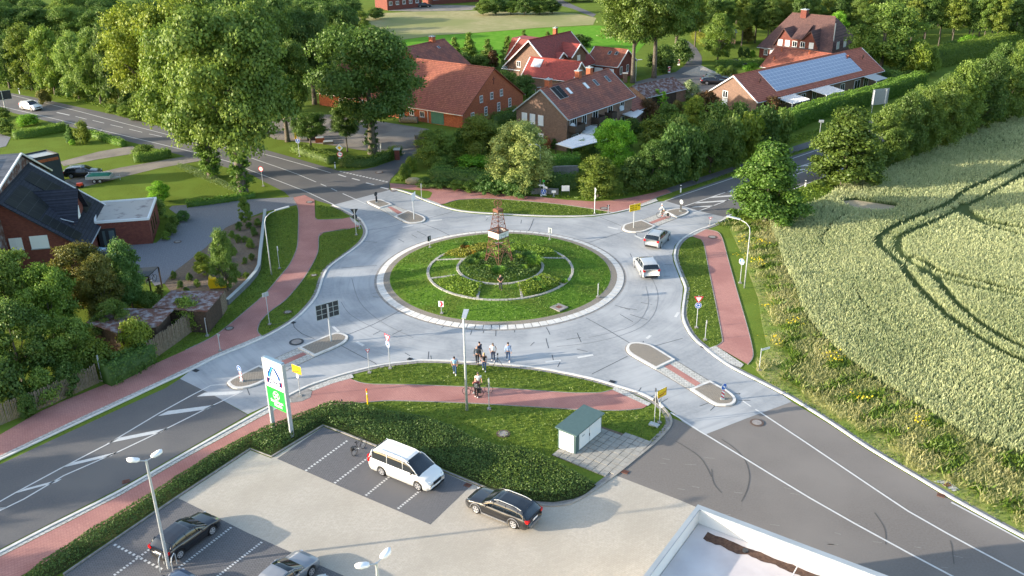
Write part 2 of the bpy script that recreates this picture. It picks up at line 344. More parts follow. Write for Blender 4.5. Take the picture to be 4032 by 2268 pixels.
def trunk_mesh(name,h,r,Rr,z1,limbs=6,seed=1,m=None,lean=0.0):
    rd=random.Random(seed); b=MB()
    top=(lean*h,rd.uniform(-.03,.03)*h,h)
    b.tube([(0,0,-.3),(0,0,.15*h),(lean*h*.3,0,.5*h),top,(lean*h*1.3,0,z1*.85)],[r*1.35,r*1.02,r*.88,r*.7,r*.12],8)
    for i in range(limbs):
        a=i*2.4+rd.random(); s=h*rd.uniform(.72,1.0); L=Rr*rd.uniform(.55,.8); zz=s+ (z1-h)*rd.uniform(.3,.65)
        x0=lean*s
        b.tube([(x0,0,s),(x0+L*.45*math.cos(a),L*.45*math.sin(a),s+(zz-s)*.55),(x0+L*math.cos(a),L*math.sin(a),zz)],[r*.5,r*.3,r*.06],6)
    return b.mesh(name,m or M_['bark'],True)
PRO={}
def proto(k,*a,**kw):
    if k not in PRO: PRO[k]=crown_mesh('crown',*a,**kw)
    return PRO[k]
# name: (nominal radius, nominal height, z0 fraction, mesh args)
KINDS={'oak':(5.5,13,.24,42000,.25,46,'oak',.34),'oak2':(5.5,13,.2,42000,.25,54,'oak',.31),'tall':(5.5,15,.34,40000,.25,52,'oak',.34),'round':(3.2,7,.08,19000,.19,30,'round',.4),'egg':(3,8,.04,20000,.19,34,'egg',.42),'bush':(1.6,2.4,.0,5000,.16,18,'dome',.46),'bush2':(1.6,2.4,.0,5000,.15,14,'dome',.5),'cone':(2,7,.02,7500,.2,40,'cone',.42),'pine':(3.2,13,.3,12000,.26,30,'round',.42),'firm':(3,8,.0,22000,.2,50,'firm',.36),'column':(.8,3.2,.0,2200,.14,16,'column',.6),'sapling':(.9,3,.35,900,.16,10,'egg',.4)}
NV={'oak':3,'oak2':2,'tall':2,'round':3,'egg':3,'bush':3,'bush2':2,'cone':2,'pine':3,'firm':1,'column':1,'sapling':2}
TR={}
cnt=[0]
TINT={'mid':(1,1,1),'light':(1.15,1.15,.95),'yellow':(1.4,1.22,.8),'dark':(.62,.72,.8),'blue':(.75,.95,1.3),'olive':(1.15,1.0,.8),'brown':(1.02,.66,.8),'purple':(.9,.3,.7),'bright':(1.3,1.75,.8),'grey':(1.3,1.3,1.6),'pinkish':(2.6,1.2,2.4)}
def tree(kind,xy,h,r,label,tint='mid',name=None,cat='tree',group=None,m=None,z=0,rz=None,jit=.12):
    cnt[0]+=1; rd=random.Random(cnt[0]*13)
    Rr,H,zf,n,leaf,K,sh,rc=KINDS[kind]; v=rd.randrange(NV[kind]); key=(kind,v,m.name if m else '')
    me=proto(key,Rr,H*zf,H,n,leaf,K,sh,m,rc,seed=11+v*7+len(kind))
    rz=rd.uniform(0,6.28) if rz is None else rz
    t=thing(name or ('tree' if cat=='tree' else 'shrub'),label,cat,(xy[0],xy[1],z),rz,group); s=(r/Rr,r/Rr,h/H)
    tc=TINT[tint] if isinstance(tint,str) else tint; k=rd.uniform(1-jit,1+jit); tc=(tc[0]*k*rd.uniform(.95,1.05),tc[1]*k,tc[2]*k)
    objm('crown' if cat=='tree' else 'foliage',me,t,color=tc,scale=s)
    if cat=='tree' or kind in('cone','sapling'):
        tk=(kind,v)
        if tk not in TR: TR[tk]=trunk_mesh('trunk',H*max(zf,.12)+.8,Rr*(.085 if kind[:3]=='oak' else .06),Rr,H*.9,5 if kind!='cone' else 0,seed=v)
        objm('trunk',TR[tk],t,scale=s)
    return t
def dtree(kind,bx,by,top,hw,label,tint='mid',**kw):
    """tree standing at photo point (bx,by) whose top reaches row `top`; hw = half width in photo px"""
    xy=D(bx,by); h=hgt(xy,top); r=abs(D(bx+hw,by)[0]-D(bx-hw,by)[0])/2
    return tree(kind,xy,max(h-r*.12,.4),r,label,tint,**kw)
def inpoly(P,poly):
    x,y=P[:,0],P[:,1]; r=np.zeros(len(P),bool); n=len(poly); j=n-1
    for i in range(n):
        xi,yi=poly[i]; xj,yj=poly[j]
        if yi!=yj: r^=((yi>y)!=(yj>y))&(x<(xj-xi)*(y-yi)/(yj-yi)+xi)
        j=i
    return r
def scatter(poly,dens,cap=400000):
    p=np.array(poly); lo=p.min(0); hi=p.max(0); A=(hi-lo).prod(); n=int(min(A*dens,cap*4)); Q=rng.uniform(lo,hi,(n,2)); Q=Q[inpoly(Q,poly)]
    rng.shuffle(Q); return Q[:cap]
def distline(P,line):
    d=np.full(len(P),1e9)
    for a,b in zip(line[:-1],line[1:]):
        a=np.array(a);b=np.array(b); v=b-a; t=np.clip(((P-a)@v)/(v@v+1e-9),0,1); d=np.minimum(d,np.linalg.norm(P-a-t[:,None]*v,axis=1))
    return d
def vnoise(P,s,seed=0):
    r=np.random.default_rng(seed); out=np.zeros(len(P))
    for k in range(5):
        a=r.uniform(0,6.28); f=s*r.uniform(.6,1.8); out+=np.sin((P[:,0]*math.cos(a)+P[:,1]*math.sin(a))*f+r.uniform(0,6.28))
    return out/5
def carpet(name,poly,h,dens,leaf,m,seed=1,tone0=.1,tone1=.8,bumpy=.25,bs=1.2,color=(1,1,1),solid=True,layers=1.0,cap=420000,z0=0.0,label=None,cat=None,kind=None):
    """low mass of leaves filling a ground polygon"""
    global rng; rng=np.random.default_rng(seed); Q=scatter(poly,dens,cap); n=len(Q)
    ed=distline(Q,list(poly)+[poly[0]]); hh=h*(1+bumpy*vnoise(Q,bs,seed))*np.clip(.35+ed/(.8*h+.05),0,1)
    zz=z0(Q) if callable(z0) else z0; P=np.c_[Q,zz+hh*(1-.35*layers*rng.random(n))]
    nr=rng.normal(size=(n,3))*.6+np.array([0,0,.9]); U,V=orient(nr,n,leaf)
    tone=np.clip(tone0+(tone1-tone0)*rng.random(n)+.25*vnoise(Q,.6,seed+3),0,1)
    vs,tn=quads(P,U,V,tone); so=MB()
    if solid: so.prism(poly,.01,h*.42)
    o=objm(name,leafmesh(name,vs,tn,m,so),color=color); tag(o,label,cat,None,kind); return o
def tufts(name,Q,h,wd,m,seed=1,tone=None,color=(1,1,1),tip=.6,z0=0.0,kind='stuff',hv=.25,lean=.25):
    """upright grass or corn tufts: one kite-shaped blade each, random facing"""
    global rng; rng=np.random.default_rng(seed); n=len(Q); a=rng.uniform(0,math.pi,n); hh=h*(1+hv*rng.normal(size=n)).clip(.4,1.7)
    zz=z0 if np.ndim(z0) else np.full(n,z0)
    dx=np.c_[np.cos(a),np.sin(a),np.zeros(n)]*wd*.5*rng.uniform(.7,1.3,n)[:,None]; ln=np.c_[rng.normal(size=(n,2))*lean,np.ones(n)]*hh[:,None]
    B=np.c_[Q,zz]; vs=np.empty((n,4,3),np.float32); vs[:,0]=B; vs[:,1]=B+ln*tip+dx; vs[:,2]=B+ln; vs[:,3]=B+ln*tip-dx
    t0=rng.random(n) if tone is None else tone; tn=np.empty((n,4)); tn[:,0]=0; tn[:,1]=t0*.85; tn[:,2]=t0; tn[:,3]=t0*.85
    o=objm(name,leafmesh(name,vs.reshape(-1,3),tn.ravel(),m),color=color); o['kind']=kind; return o
def hedge(name,line,w,h,label,cat='hedge',dens=55,leaf=.17,m=None,color=(1,1,1),seed=3,closed=False,group=None,bumpy=.12,top=True):
    """clipped hedge along a line: leaves over a box-shaped volume"""
    global rng; rng=np.random.default_rng(seed); line=[tuple(p) for p in line]; vsL=[];tnL=[];so=MB(); so.band(line,w*.72,.02,h*.86,closed=closed)  # dark inner core added to keep light from leaking through the leaves
    for a,b in zip(line[:-1],line[1:]):
        a=np.array(a);b=np.array(b); L=np.linalg.norm(b-a)
        if L<.05: continue
        t=(b-a)/L; nn=np.array([-t[1],t[0]]); n=int(L*(w+2*h)*dens); s=rng.uniform(-.1,L+.1,n); u=rng.uniform(0,w+2*h,n)
        off=np.where(u<h,-w/2,np.where(u<h+w,u-h-w/2,w/2)); z=np.where(u<h,u,np.where(u<h+w,h,u-h-w)); z=np.where(u>=h+w,h-z,z)
        nr=np.zeros((n,3)); si=np.where(u<h,-1,np.where(u<h+w,0,1)); nr[:,:2]=nn*si[:,None]; nr[:,2]=(si==0)
        P=np.c_[a+t*s[:,None]+nn*off[:,None],z]; bp=1+bumpy*vnoise(P[:,:2],2.3,seed)
        P[:,2]*=bp; P+=nr*rng.normal(size=(n,1))*.07; P[:,2]=np.maximum(P[:,2],.03)
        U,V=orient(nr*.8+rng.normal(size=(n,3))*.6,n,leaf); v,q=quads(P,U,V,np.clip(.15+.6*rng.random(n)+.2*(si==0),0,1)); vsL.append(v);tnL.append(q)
    o=objm(name,leafmesh(name,np.concatenate(vsL),np.concatenate(tnL),m or LEAF,so),color=color); tag(o,label,cat,group); return o
# ---------------- ground and roads ----------------
def structure(name,b,m,smooth=False):
    o=b.build(name,m,smooth=smooth); o['kind']='structure'; return o
Z={}
g=MB(); 
gs=[-420,-200,-60,60,200,420]
g.add([(-700,-150,-.02),(700,-150,-.02),(700,1100,-.02),(-700,1100,-.02)],[(0,1,2,3)]); structure('ground',g,M_['grass'])
def sheet(name,pts,z,m,sm=0): 
    b=MB(); b.sheet(GP(pts,0,sm,True) if sm else GP(pts),z); return structure(name,b,m)
sheet('tan_field',[(868,112),(880,60),(905,42),(930,34),(1030,30),(1200,27),(1400,30),(1450,34),(1500,45),(1492,62),(1350,70),(1200,82),(1100,88),(1000,101),(940,112)],.0,M_['tan'])
sheet('green_field',[(940,113),(1000,102),(1100,89),(1200,83),(1350,71),(1500,64),(1600,70),(1640,90),(1600,135),(1300,150),(1000,150)],.0,M_['meadow'])
road_nw=[(-140,202),(0,229),(103,248),(187,267),(293,290),(410,320),(560,350),(633,367),(736,396),(826,422),(849,429),(880,430),(914,426),(944,420),(967,411),(990,404),(1002,399),(1006,388),(1030,385),(1046,389),(1038,401),(1020,415),(1002,431),(983,450),(979,461),(980,478),(908,497),(837,516),(791,503),(766,492),(730,497),(716,483),(660,455),(635,440),(513,405),(467,393),(340,360),(140,310),(0,276),(-140,243)]
sheet('asphalt_road_northwest',road_nw,.004,M_['asphalt'])
sheet('asphalt_road_northeast',[(1675,506),(1700,492),(1737,479),(1817,452),(1874,434),(2001,390),(2057,373),(2200,322),(2400,250),(2640,160),(2640,222),(2400,315),(2200,395),(2061,450),(1997,475),(1850,534),(1827,547),(1760,532)],.004,M_['asphalt'])
sheet('asphalt_road_southwest',[(0,1168),(150,1098),(300,1029),(417,976),(453,953),(548,1000),(623,1044),(467,1133),(300,1229),(133,1313),(0,1381),(-140,1450),(-140,1236)],.004,M_['asphalt'])
sheet('asphalt_road_southeast',[(1685,1050),(1713,1060),(1757,1085),(1772,1094),(1880,1052),(1992,1011),(2084,1066),(2184,1133),(2317,1213),(2401,1263),(2576,1359),(2900,1530),(2300,1760),(1900,1600),(1549,1199),(1642,1116),(1675,1076)],.004,M_['asphaltwarm'])
conc=[(837,516),(859,525),(879,536),(905,550),(919,570),(922,588),(909,610),(885,630),(859,648),(827,673),(813,696),(800,736),(783,763),(743,803),(683,840),(617,870),(547,898),(483,930),(453,953),(548,1000),(623,1042),(670,1021),(724,991),(775,967),(819,952),(863,939),(889,932),(962,914),(1041,905),(1065,904),(1120,905),(1172,908),(1252,913),(1359,924),(1459,943),(1512,956),(1558,970),(1612,986),(1651,1006),(1671,1022),(1699,1042),(1717,1061),(1757,1085),(1772,1094),(1880,1052),(1992,1011),(1967,993),(1917,967),(1851,934),(1811,909),(1771,878),(1742,854),(1724,828),(1713,800),(1712,775),(1716,745),(1718,722),(1706,690),(1694,660),(1691,640),(1697,618),(1713,600),(1750,580),(1790,566),(1827,547),(1760,531),(1675,506),(1654,508),(1615,521),(1552,537),(1492,546),(1425,548),(1359,547),(1275,543),(1192,538),(1142,531),(1099,518),(1059,503),(1034,491),(1011,484),(985,477),(980,478),(908,497)]
sheet('roundabout_concrete',conc,.008,M_['concrete'])
# gutter and kerb lines around the concrete
kerbs=[('kerb_west',[(837,516),(859,525),(879,536),(905,550),(919,570),(922,588),(909,610),(885,630),(859,648),(827,673),(813,696),(800,736),(783,763),(743,803),(683,840),(617,870),(547,898),(483,930),(417,961),(393,972),(300,1016),(150,1086),(0,1156),(-140,1222)],1),
('kerb_south',[(-140,1463),(0,1390),(133,1321),(300,1237),(467,1141),(623,1053),(680,1022),(724,996),(775,971),(819,956),(863,942),(889,935),(962,918),(1041,909),(1065,907),(1120,908),(1172,911),(1252,916),(1359,927),(1459,946),(1512,959),(1558,973),(1612,990),(1651,1011),(1668,1026)],1),
('kerb_car_park_corner',[(1668,1026),(1680,1040),(1687,1052),(1688,1066),(1677,1084),(1645,1116),(1590,1161),(1549,1194),(1492,1235),(1442,1264),(1392,1273),(1342,1269)],0),
('kerb_east',[(2900,1518),(2576,1352),(2401,1257),(2317,1207),(2184,1127),(2084,1060),(1996,1005),(1967,989),(1917,963),(1851,930),(1811,905),(1775,877),(1747,853),(1729,828),(1718,800),(1718,775),(1722,745),(1724,722),(1711,690),(1700,660),(1697,640),(1703,618),(1719,600),(1755,580),(1795,566),(1830,547)],1),
('kerb_north',[(1654,505),(1615,518),(1552,534),(1492,543),(1425,545),(1359,544),(1275,540),(1192,535),(1142,528),(1099,515),(1059,500),(1036,489),(1011,481),(985,475)],1)]
for nm,pl,sd in kerbs:
    q=GP(pl,0,3); b=MB(); b.band(q,.22 if sd else .18,.0,.075); structure(nm,b,M_['kerb'] if sd else mat('grey_kerb',(.26,.24,.21),(.34,.32,.28),scale=2,rough=.9))
    b=MB(); b.band(q,.3,.0125,None,off=-.27); structure(nm+'_gutter',b,M_['gutter'])
# red cycle paths
sheet('red_path_west',[(738,497),(766,491),(791,503),(793,548),(801,553),(859,551),(878,547),(897,559),(905,570),(880,575),(859,576),(815,585),(802,596),(800,633),(783,670),(757,710),(717,756),(680,783),(655,810),(648,833),(658,845),(567,881),(500,913),(433,943),(393,964),(300,1009),(200,1053),(100,1099),(0,1147),(-140,1213),(-140,1165),(0,1094),(100,1036),(167,1006),(290,957),(400,911),(467,881),(533,849),(573,820),(617,783),(663,743),(700,700),(730,663),(747,623),(750,583),(750,526)],.02,M_['red'])
sheet('red_path_south',[(-140,1476),(0,1402),(133,1334),(300,1249),(467,1153),(660,1048),(734,1012),(775,1000),(784,985),(813,970),(843,960),(879,951),(891,957),(908,963),(942,967),(1025,968),(1159,973),(1292,979),(1425,988),(1475,989),(1512,988),(1539,981),(1629,1020),(1615,1029),(1559,1033),(1459,1031),(1409,1028),(1292,1021),(1172,1014),(1025,1009),(962,1009),(922,1012),(892,1016),(833,1019),(733,1055),(617,1103),(533,1146),(383,1246),(233,1336),(100,1424),(-100,1530)],.02,M_['red'])
sheet('red_path_east',[(1742,595),(1774,576),(1804,583),(1817,600),(1831,650),(1857,743),(1881,826),(1894,883),(1892,903),(1881,917),(1802,871),(1815,862),(1817,850),(1801,766),(1784,683),(1771,616),(1764,603)],.02,M_['red'])
sheet('red_path_north',[(980,461),(1020,464),(1086,469),(1192,479),(1259,486),(1292,491),(1359,496),(1425,503),(1492,507),(1542,504),(1592,496),(1639,486),(1675,477),(1690,484),(1655,496),(1632,506),(1585,525),(1547,535),(1492,526),(1425,516),(1359,509),(1259,501),(1205,500),(1152,503),(1120,512),(1105,515),(1066,502),(1082,497),(1088,485),(1077,480),(1038,478),(1001,474),(982,475)],.02,M_['red'])
sheet('asphalt_path_northeast',[(1639,486),(1675,475),(1717,461),(1800,434),(1884,407),(1991,370),(2057,349),(2200,300),(2420,220),(2420,228),(2200,309),(2050,366),(2001,383),(1881,420),(1800,448),(1717,475),(1690,484),(1675,478)],.016,M_['asphalt'])
pale=[[(657,844),(665,848),(547,897),(460,937),(393,970),(200,1058),(0,1151),(0,1147),(200,1052),(393,963),(540,893),(567,881)],
[(885,941),(890,950),(837,965),(787,984),(775,978),(833,955)],[(1548,971),(1638,1015),(1630,1022),(1540,981)],[(1779,878),(1800,870),(1871,917),(1863,926),(1811,905)],[(1720,597),(1772,571),(1776,577),(1740,596)],[(1549,534),(1654,505),(1650,499),(1585,524)],[(1060,501),(1072,500),(1109,514),(1104,518)],[(879,545),(895,555),(909,566),(899,568),(885,556)],[(0,1394),(133,1326),(300,1242),(467,1145),(660,1036),(730,1003),(734,1012),(660,1047),(467,1152),(300,1248),(133,1333),(0,1401)]]
b=MB()
for p in pale: b.sheet(GP(p),.03)
structure('pale_paving_strips',b,M_['paver_pale'])
sheet('cobble_patch',[(730,1003),(745,990),(775,978),(785,985),(781,1000),(760,1010),(734,1014)],.034,M_['gutter'])
# path edging
edges=[[(738,503),(750,526),(750,583),(747,623),(730,663),(700,700),(663,743),(617,783),(573,820),(533,849),(467,881)],[(881,576),(815,585),(802,596),(800,633),(783,670),(757,710),(717,756),(680,783),(655,810),(648,833),(658,845)],[(1774,577),(1804,583),(1817,600),(1831,650),(1857,743),(1881,826),(1894,883),(1892,903),(1881,917)],[(1764,603),(1771,616),(1784,683),(1801,766),(1817,850),(1815,862),(1802,871)],[(891,957),(908,963),(942,967),(1025,968),(1159,973),(1292,979),(1425,988),(1475,989),(1512,988),(1539,981)],[(892,1016),(962,1009),(1025,1009),(1172,1014),(1292,1021),(1409,1028),(1459,1031),(1559,1033),(1615,1028)],[(1120,512),(1152,503),(1205,500),(1259,501),(1359,509),(1425,516),(1492,526),(1547,535)],[(1632,506),(1655,496),(1690,484)],[(793,548),(801,553),(859,551)]]
b=MB()
for p in edges: b.band(GP(p,0,3),.07,.0,.045)
structure('path_edging',b,M_['gutter'])
# car park
sheet('car_park_paving',[(160,1449),(448,1253),(630,1133),(683,1153),(813,1074),(859,1091),(939,1123),(1105,1184),(1192,1219),(1270,1250),(1342,1267),(1392,1271),(1442,1263),(1492,1233),(1549,1196),(1717,1261),(1900,1340),(1900,1700),(-200,1700)],.006,M_['beige'])
sheet('parking_bays_north',[(697,1154),(813,1074),(859,1091),(939,1123),(1105,1184),(1187,1220),(1083,1320),(860,1226)],.010,M_['bay'])
sheet('parking_bays_south',[(448,1253),(622,1340),(797,1419),(960,1490),(700,1700),(-100,1640),(160,1449)],.010,M_['bay'])
b=MB()
for p in [[(160,1446),(448,1250),(630,1130),(683,1150),(813,1071),(859,1088),(939,1120),(1105,1181),(1192,1216),(1270,1248),(1342,1267)]]: b.band(GP(p),.12,.0,.1)
structure('car_park_kerb',b,M_['gutter'])
# manhole-like steps of the parking marks: white stone blocks set in pairs
b=MB()
def blocks(p,q,n,w=.2):
    a=Vector(D(*p)); c=Vector(D(*q)); d=(c-a); an=math.atan2(d.y,d.x)
    for i in range(n):
        m=a+d*(i+.5)/n; L=d.length/n*.52
        t=Vector((math.cos(an),math.sin(an))); s=Vector((-t.y,t.x)); h=w/2
        pts=[m-t*L/2-s*h,m-t*L*.15-s*h*.7,m+t*L*.15-s*h*1.0,m+t*L/2-s*h*.8,m+t*L/2+s*h,m+t*L*.15+s*h*.7,m-t*L*.15+s*h*1.0,m-t*L/2+s*h*.8]
        b.sheet([(x.x,x.y) for x in pts],.018)
for p,q,n in [((583,1326),(448,1430),22),((660,1363),(545,1452),19),((503,1290),(285,1449),30),((285,1369),(410,1434),13),((875,1108),(767,1186),16),((934,1146),(840,1217),15),((980,1199),(919,1248),11),((1059,1233),(1000,1281),11)]: blocks(p,q,n)
structure('parking_marks',b,M_['paint'])
# driveways and yards
sheet('paved_driveway',[(737,496),(650,500),(560,508),(433,518),(425,525),(460,550),(393,611),(293,616),(247,616),(236,640),(300,660),(360,680),(390,720),(413,713),(430,690),(517,623),(567,573),(610,553),(660,534),(750,515),(750,505)],.012,M_['drive'])
sheet('planting_bed',[(610,553),(668,537),(655,643),(645,694),(575,768),(520,790),(427,731),(413,713),(430,690),(517,623),(567,573)],.006,M_['soil'])
sheet('gravel_drive_upper',[(150,407),(250,381),(333,367),(345,375),(333,387),(250,400),(160,418)],.006,M_['gravel'])
sheet('gravel_drive_lower',[(163,453),(300,422),(467,393),(513,403),(400,423),(330,440),(213,470),(165,470)],.006,M_['gravel'])
sheet('paved_corner_path',[(-60,335),(0,337),(27,345),(15,368),(-60,385)],.006,M_['drive'])
sheet('farmyard_gravel',[(640,320),(700,300),(760,285),(860,290),(985,310),(1080,325),(1060,345),(1046,389),(1030,385),(1006,388),(992,380),(950,382),(897,376),(853,368),(809,362),(738,355),(690,350)],.002,M_['gravel'])
sheet('village_road',[(1716,100),(1732,104),(1752,120),(1765,142),(1766,160),(1755,173),(1790,178),(1870,190),(1850,215),(1800,228),(1740,240),(1640,228),(1590,222),(1600,206),(1650,192),(1700,181),(1722,165),(1733,147),(1728,125),(1712,110)],.004,M_['asphalt'])
sheet('far_lane',[(1380,0),(1399,11),(1440,22),(1492,43),(1500,36),(1450,16),(1415,0)],.004,M_['asphalt'])
sheet('far_farmyard',[(975,27),(1010,20),(1100,12),(1200,14),(1210,24),(1150,27),(1040,29)],.002,M_['gravel'])
sheet('rough_verge_ground',[(1835,575),(1867,643),(1907,750),(1917,816),(1930,873),(1900,930),(1930,962),(1996,1000),(2084,1055),(2184,1122),(2317,1200),(2401,1250),(2576,1345),(2760,1440),(2900,1500),(2900,1330),(2700,1232),(2576,1158),(2451,1119),(2317,1036),(2204,966),(2117,903),(2051,835),(2017,784),(2001,731),(1971,671),(1957,617),(1935,562),(1860,562)],-.01,mat('rough_verge',(.24,.27,.07),(.36,.34,.13),scale=2,det=9,rough=1,spec=.05,col3=(.17,.24,.05),scale3=.3))
sheet('bare_soil_patch',[(2108,507),(2150,503),(2184,508),(2251,518),(2262,526),(2237,534),(2190,536),(2150,530),(2125,520)],.008,mat('bare_field_soil',(.3,.25,.16),(.38,.32,.21),scale=2,det=8,rough=1))
# splitter islands
ISL=[('sw',[(829,844),(855,840),(873,846),(875,854),(863,866),(829,882),(791,898),(720,932),(650,968),(610,979),(587,978),(574,968),(580,957),(653,921),(700,899),(750,877)],[(750,877),(791,898)],[(655,921),(700,944)],[(762,887),(773,892),(714,919),(700,912)]),
('se',[(1587,865),(1607,864),(1629,868),(1646,875),(1698,907),(1785,960),(1827,983),(1847,999),(1851,1011),(1839,1021),(1811,1022),(1789,1015),(1736,981),(1650,930),(1593,898),(1577,884),(1577,872)],[(1650,930),(1698,907)],[(1737,980),(1785,960)],[(1670,922),(1684,916),(1763,965),(1750,972)]),
('nw',[(925,511),(930,506),(959,504),(987,516),(1030,532),(1065,546),(1070,555),(1059,561),(1035,563),(1019,560),(992,546),(954,525)],[(954,525),(987,516)],[(992,546),(1026,531)],[(974,521),(984,520),(1014,536),(1002,540)]),
('ne',[(1566,573),(1572,566),(1602,558),(1614,555),(1650,541),(1672,533),(1690,528),(1705,526),(1722,527),(1733,533),(1727,540),(1705,548),(1660,566),(1625,582),(1600,586),(1578,584),(1567,579)],[(1614,555),(1647,570)],[(1672,533),(1702,549)],[(1630,561),(1640,564),(1688,546),(1678,542)])]
def clip(poly,a,b,side):
    out=[];n=len(poly)
    f=lambda p:((b[0]-a[0])*(p[1]-a[1])-(b[1]-a[1])*(p[0]-a[0]))*side
    for i in range(n):
        p,q=poly[i],poly[(i+1)%n]; fp,fq=f(p),f(q)
        if fp>=0: out.append(p)
        if (fp>=0)!=(fq>=0):
            t=fp/(fp-fq); out.append((p[0]+(q[0]-p[0])*t,p[1]+(q[1]-p[1])*t))
    o2=[]
    for p in out:
        if not o2 or math.hypot(p[0]-o2[-1][0],p[1]-o2[-1][1])>.06: o2.append(p)
    if len(o2)>2 and math.hypot(o2[0][0]-o2[-1][0],o2[0][1]-o2[-1][1])<.06: o2.pop()
    return o2
def inset(poly,d):
    n=len(poly); A=sum(poly[i][0]*poly[(i+1)%n][1]-poly[(i+1)%n][0]*poly[i][1] for i in range(n)); s=1 if A>0 else -1; out=[]
    for i in range(n):
        p0,p,p1=Vector(poly[i-1]),Vector(poly[i]),Vector(poly[(i+1)%n]); t0=(p-p0).normalized(); t1=(p1-p).normalized(); m=(Vector((-t0.y,t0.x))+Vector((-t1.y,t1.x)))
        m=m.normalized() if m.length>1e-3 else Vector((-t0.y,t0.x)); k=1/max(.5,m.dot(Vector((-t0.y,t0.x)))); q=p+m*d*k*s; out.append((q.x,q.y))
    return out
kb=MB();cb_=MB();pb=MB();rb=MB();gb=MB()
for nm,ol,c1,c2,red in ISL:
    o=smooth_poly([D(*p) for p in ol],2,True); a1,b1=[D(*p) for p in c1]; a2,b2=[D(*p) for p in c2]
    cen=np.array([a1,b1,a2,b2]).mean(0)
    f=lambda p,a,b:((b[0]-a[0])*(p[1]-a[1])-(b[1]-a[1])*(p[0]-a[0]))
    for a,b_ in ((a1,b1),(a2,b2)):
        sd=-1 if f(cen,a,b_)>0 else 1
        piece=clip(o,a,b_,sd)
        if len(piece)<3: continue
        kb.prism(piece,.0,.13); ins=inset(piece,.24); cb_.sheet(ins,.136)
    gb.band(o,.26,.013,None,closed=True,off=0)
    sd1=1 if f(cen,a1,b1)>0 else -1; sd2=1 if f(cen,a2,b2)>0 else -1
    mid=clip(clip(o,a1,b1,sd1),a2,b2,sd2); pb.prism(mid,0,.028); rb.sheet([D(*p) for p in red],.034)
structure('splitter_island_kerb',kb,M_['kerb']); structure('splitter_island_paving',cb_,M_['cobble']); structure('splitter_crossing_slabs',pb,M_['paver_pale']); structure('splitter_crossing_strip',rb,M_['red']); structure('splitter_gutter',gb,M_['gutter'])
# road paint
b=MB()
def line(pts,w=.14,z=.0175): b.band(GP(pts),w,z)
line([(0,232),(103,257),(205,282),(310,310),(430,341),(560,371),(633,380),(700,397),(778,419),(832,435)])
line([(-60,254),(0,267),(133,298),(257,328),(400,362),(513,389),(587,410),(633,430),(703,456),(770,482),(840,515)])
line([(633,398),(703,422),(750,439),(795,458)])
for p,q in [((143,283),(175,290)),((190,293),(218,300)),((233,303),(262,310)),((278,314),(309,321)),((325,325),(358,333)),((375,337),(407,344)),((427,348),(460,356)),((473,359),(500,366)),((807,463),(821,469)),((833,474),(848,481))]: line([p,q],.14 if p!=(143,283) else .3)
line([(862,487),(920,513)])
for p,q in [((851,439),(870,445)),((886,449),(905,454)),((921,460),(941,465)),((957,471),(977,476))]: line([p,q],.25)
gw=[(853,430),(860,433),(978,459)]
for i in range(15):
    t=i/15; x0=855+ (978-855)*t; y0=431+(459-431)*t; line([(x0,y0),(x0+5.3,y0+1.2)],.3)
# SW road lines and hatching
line([(-60,1288),(0,1262),(37,1241),(150,1180),(270,1118),(400,1040),(480,996),(530,970),(572,966)],.13)
line([(-60,1312),(0,1285),(60,1256),(160,1197),(295,1138),(400,1088),(540,1018),(610,985)],.13)
for q in [[(44,1240),(155,1205),(130,1215),(62,1244)]]: pass
def hatch(a,b_,c,d): b.sheet([D(*a),D(*b_),D(*c),D(*d)],.0175)
for x0,y0,x1,y1 in [(40,1241,156,1205),(156,1177,297,1137),(269,1116,423,1077),(397,1047,540,1019),(495,998,607,984)]:
    dx=x1-x0
    hatch((x0,y0),(x0+dx*.18,y0-dx*.09),(x1,y1),(x1-dx*.12,y1+dx*.075))
line([(-60,1310),(15,1276),(0,1279)],.1)
# NE road
NEp=lambda x,y:(1686.7+x*.2721,370.6+y*.2721)
line([(1672,506),(1687,501),(1740,483),(1872,438.6),(2005,395),(2052,379),(2200,329),(2400,258),(2620,174)])
line([(1821,547.5),(1851,534.7),(1999,475),(2063,449),(2200,390),(2400,310),(2620,225)])
line([(1722,519),(1866,470),(1991,426),(2060,403),(2120,384)],.15)
line([(1745,536),(1858,494),(1999,440),(2060,418),(2120,396)],.15)
for q in [[(190,557),(230,548),(405,538),(370,550)],[(225,520),(255,508),(545,487),(510,501)],[(365,468),(400,456),(635,437),(600,451)],[(500,418),(535,404),(690,393),(670,407)],[(1100,217),(1150,207),(1290,198),(1260,211)],[(1200,178),(1235,166),(1395,157),(1360,169)]]: hatch(*[NEp(*p) for p in q])
# SE road
line([(1687,1038),(1713,1054),(1757,1083),(1774,1093),(1881,1158),(1951,1201),(2037,1253),(2151,1318),(2294,1396),(2394,1449),(2600,1560)],.14)
line([(1869,1009),(1889,1023)],.14); line([(1900,1030),(1907,1034),(2010,1102),(2117,1174),(2200,1230),(2284,1286),(2384,1343),(2454,1381),(2576,1446),(2700,1512)],.14)
line([(2393,1264),(2480,1310),(2576,1362),(2750,1455)],.14)
# entry dashes at the roundabout
for p,q in [((837,821),(852,835)),((897,860),(915,870)),((1083,556),(1112,553)),((1013,572),(1038,567)),((1529,571),(1555,577)),((1597,593),(1616,602)),((1453,900),(1492,893)),((1372,911),(1411,907)),((1222,545),(1232,545)),((1699,798),(1707,786)),((1627,852),(1637,844))]: line([p,q],.28,.0185)
structure('road_markings',b,M_['paint'])
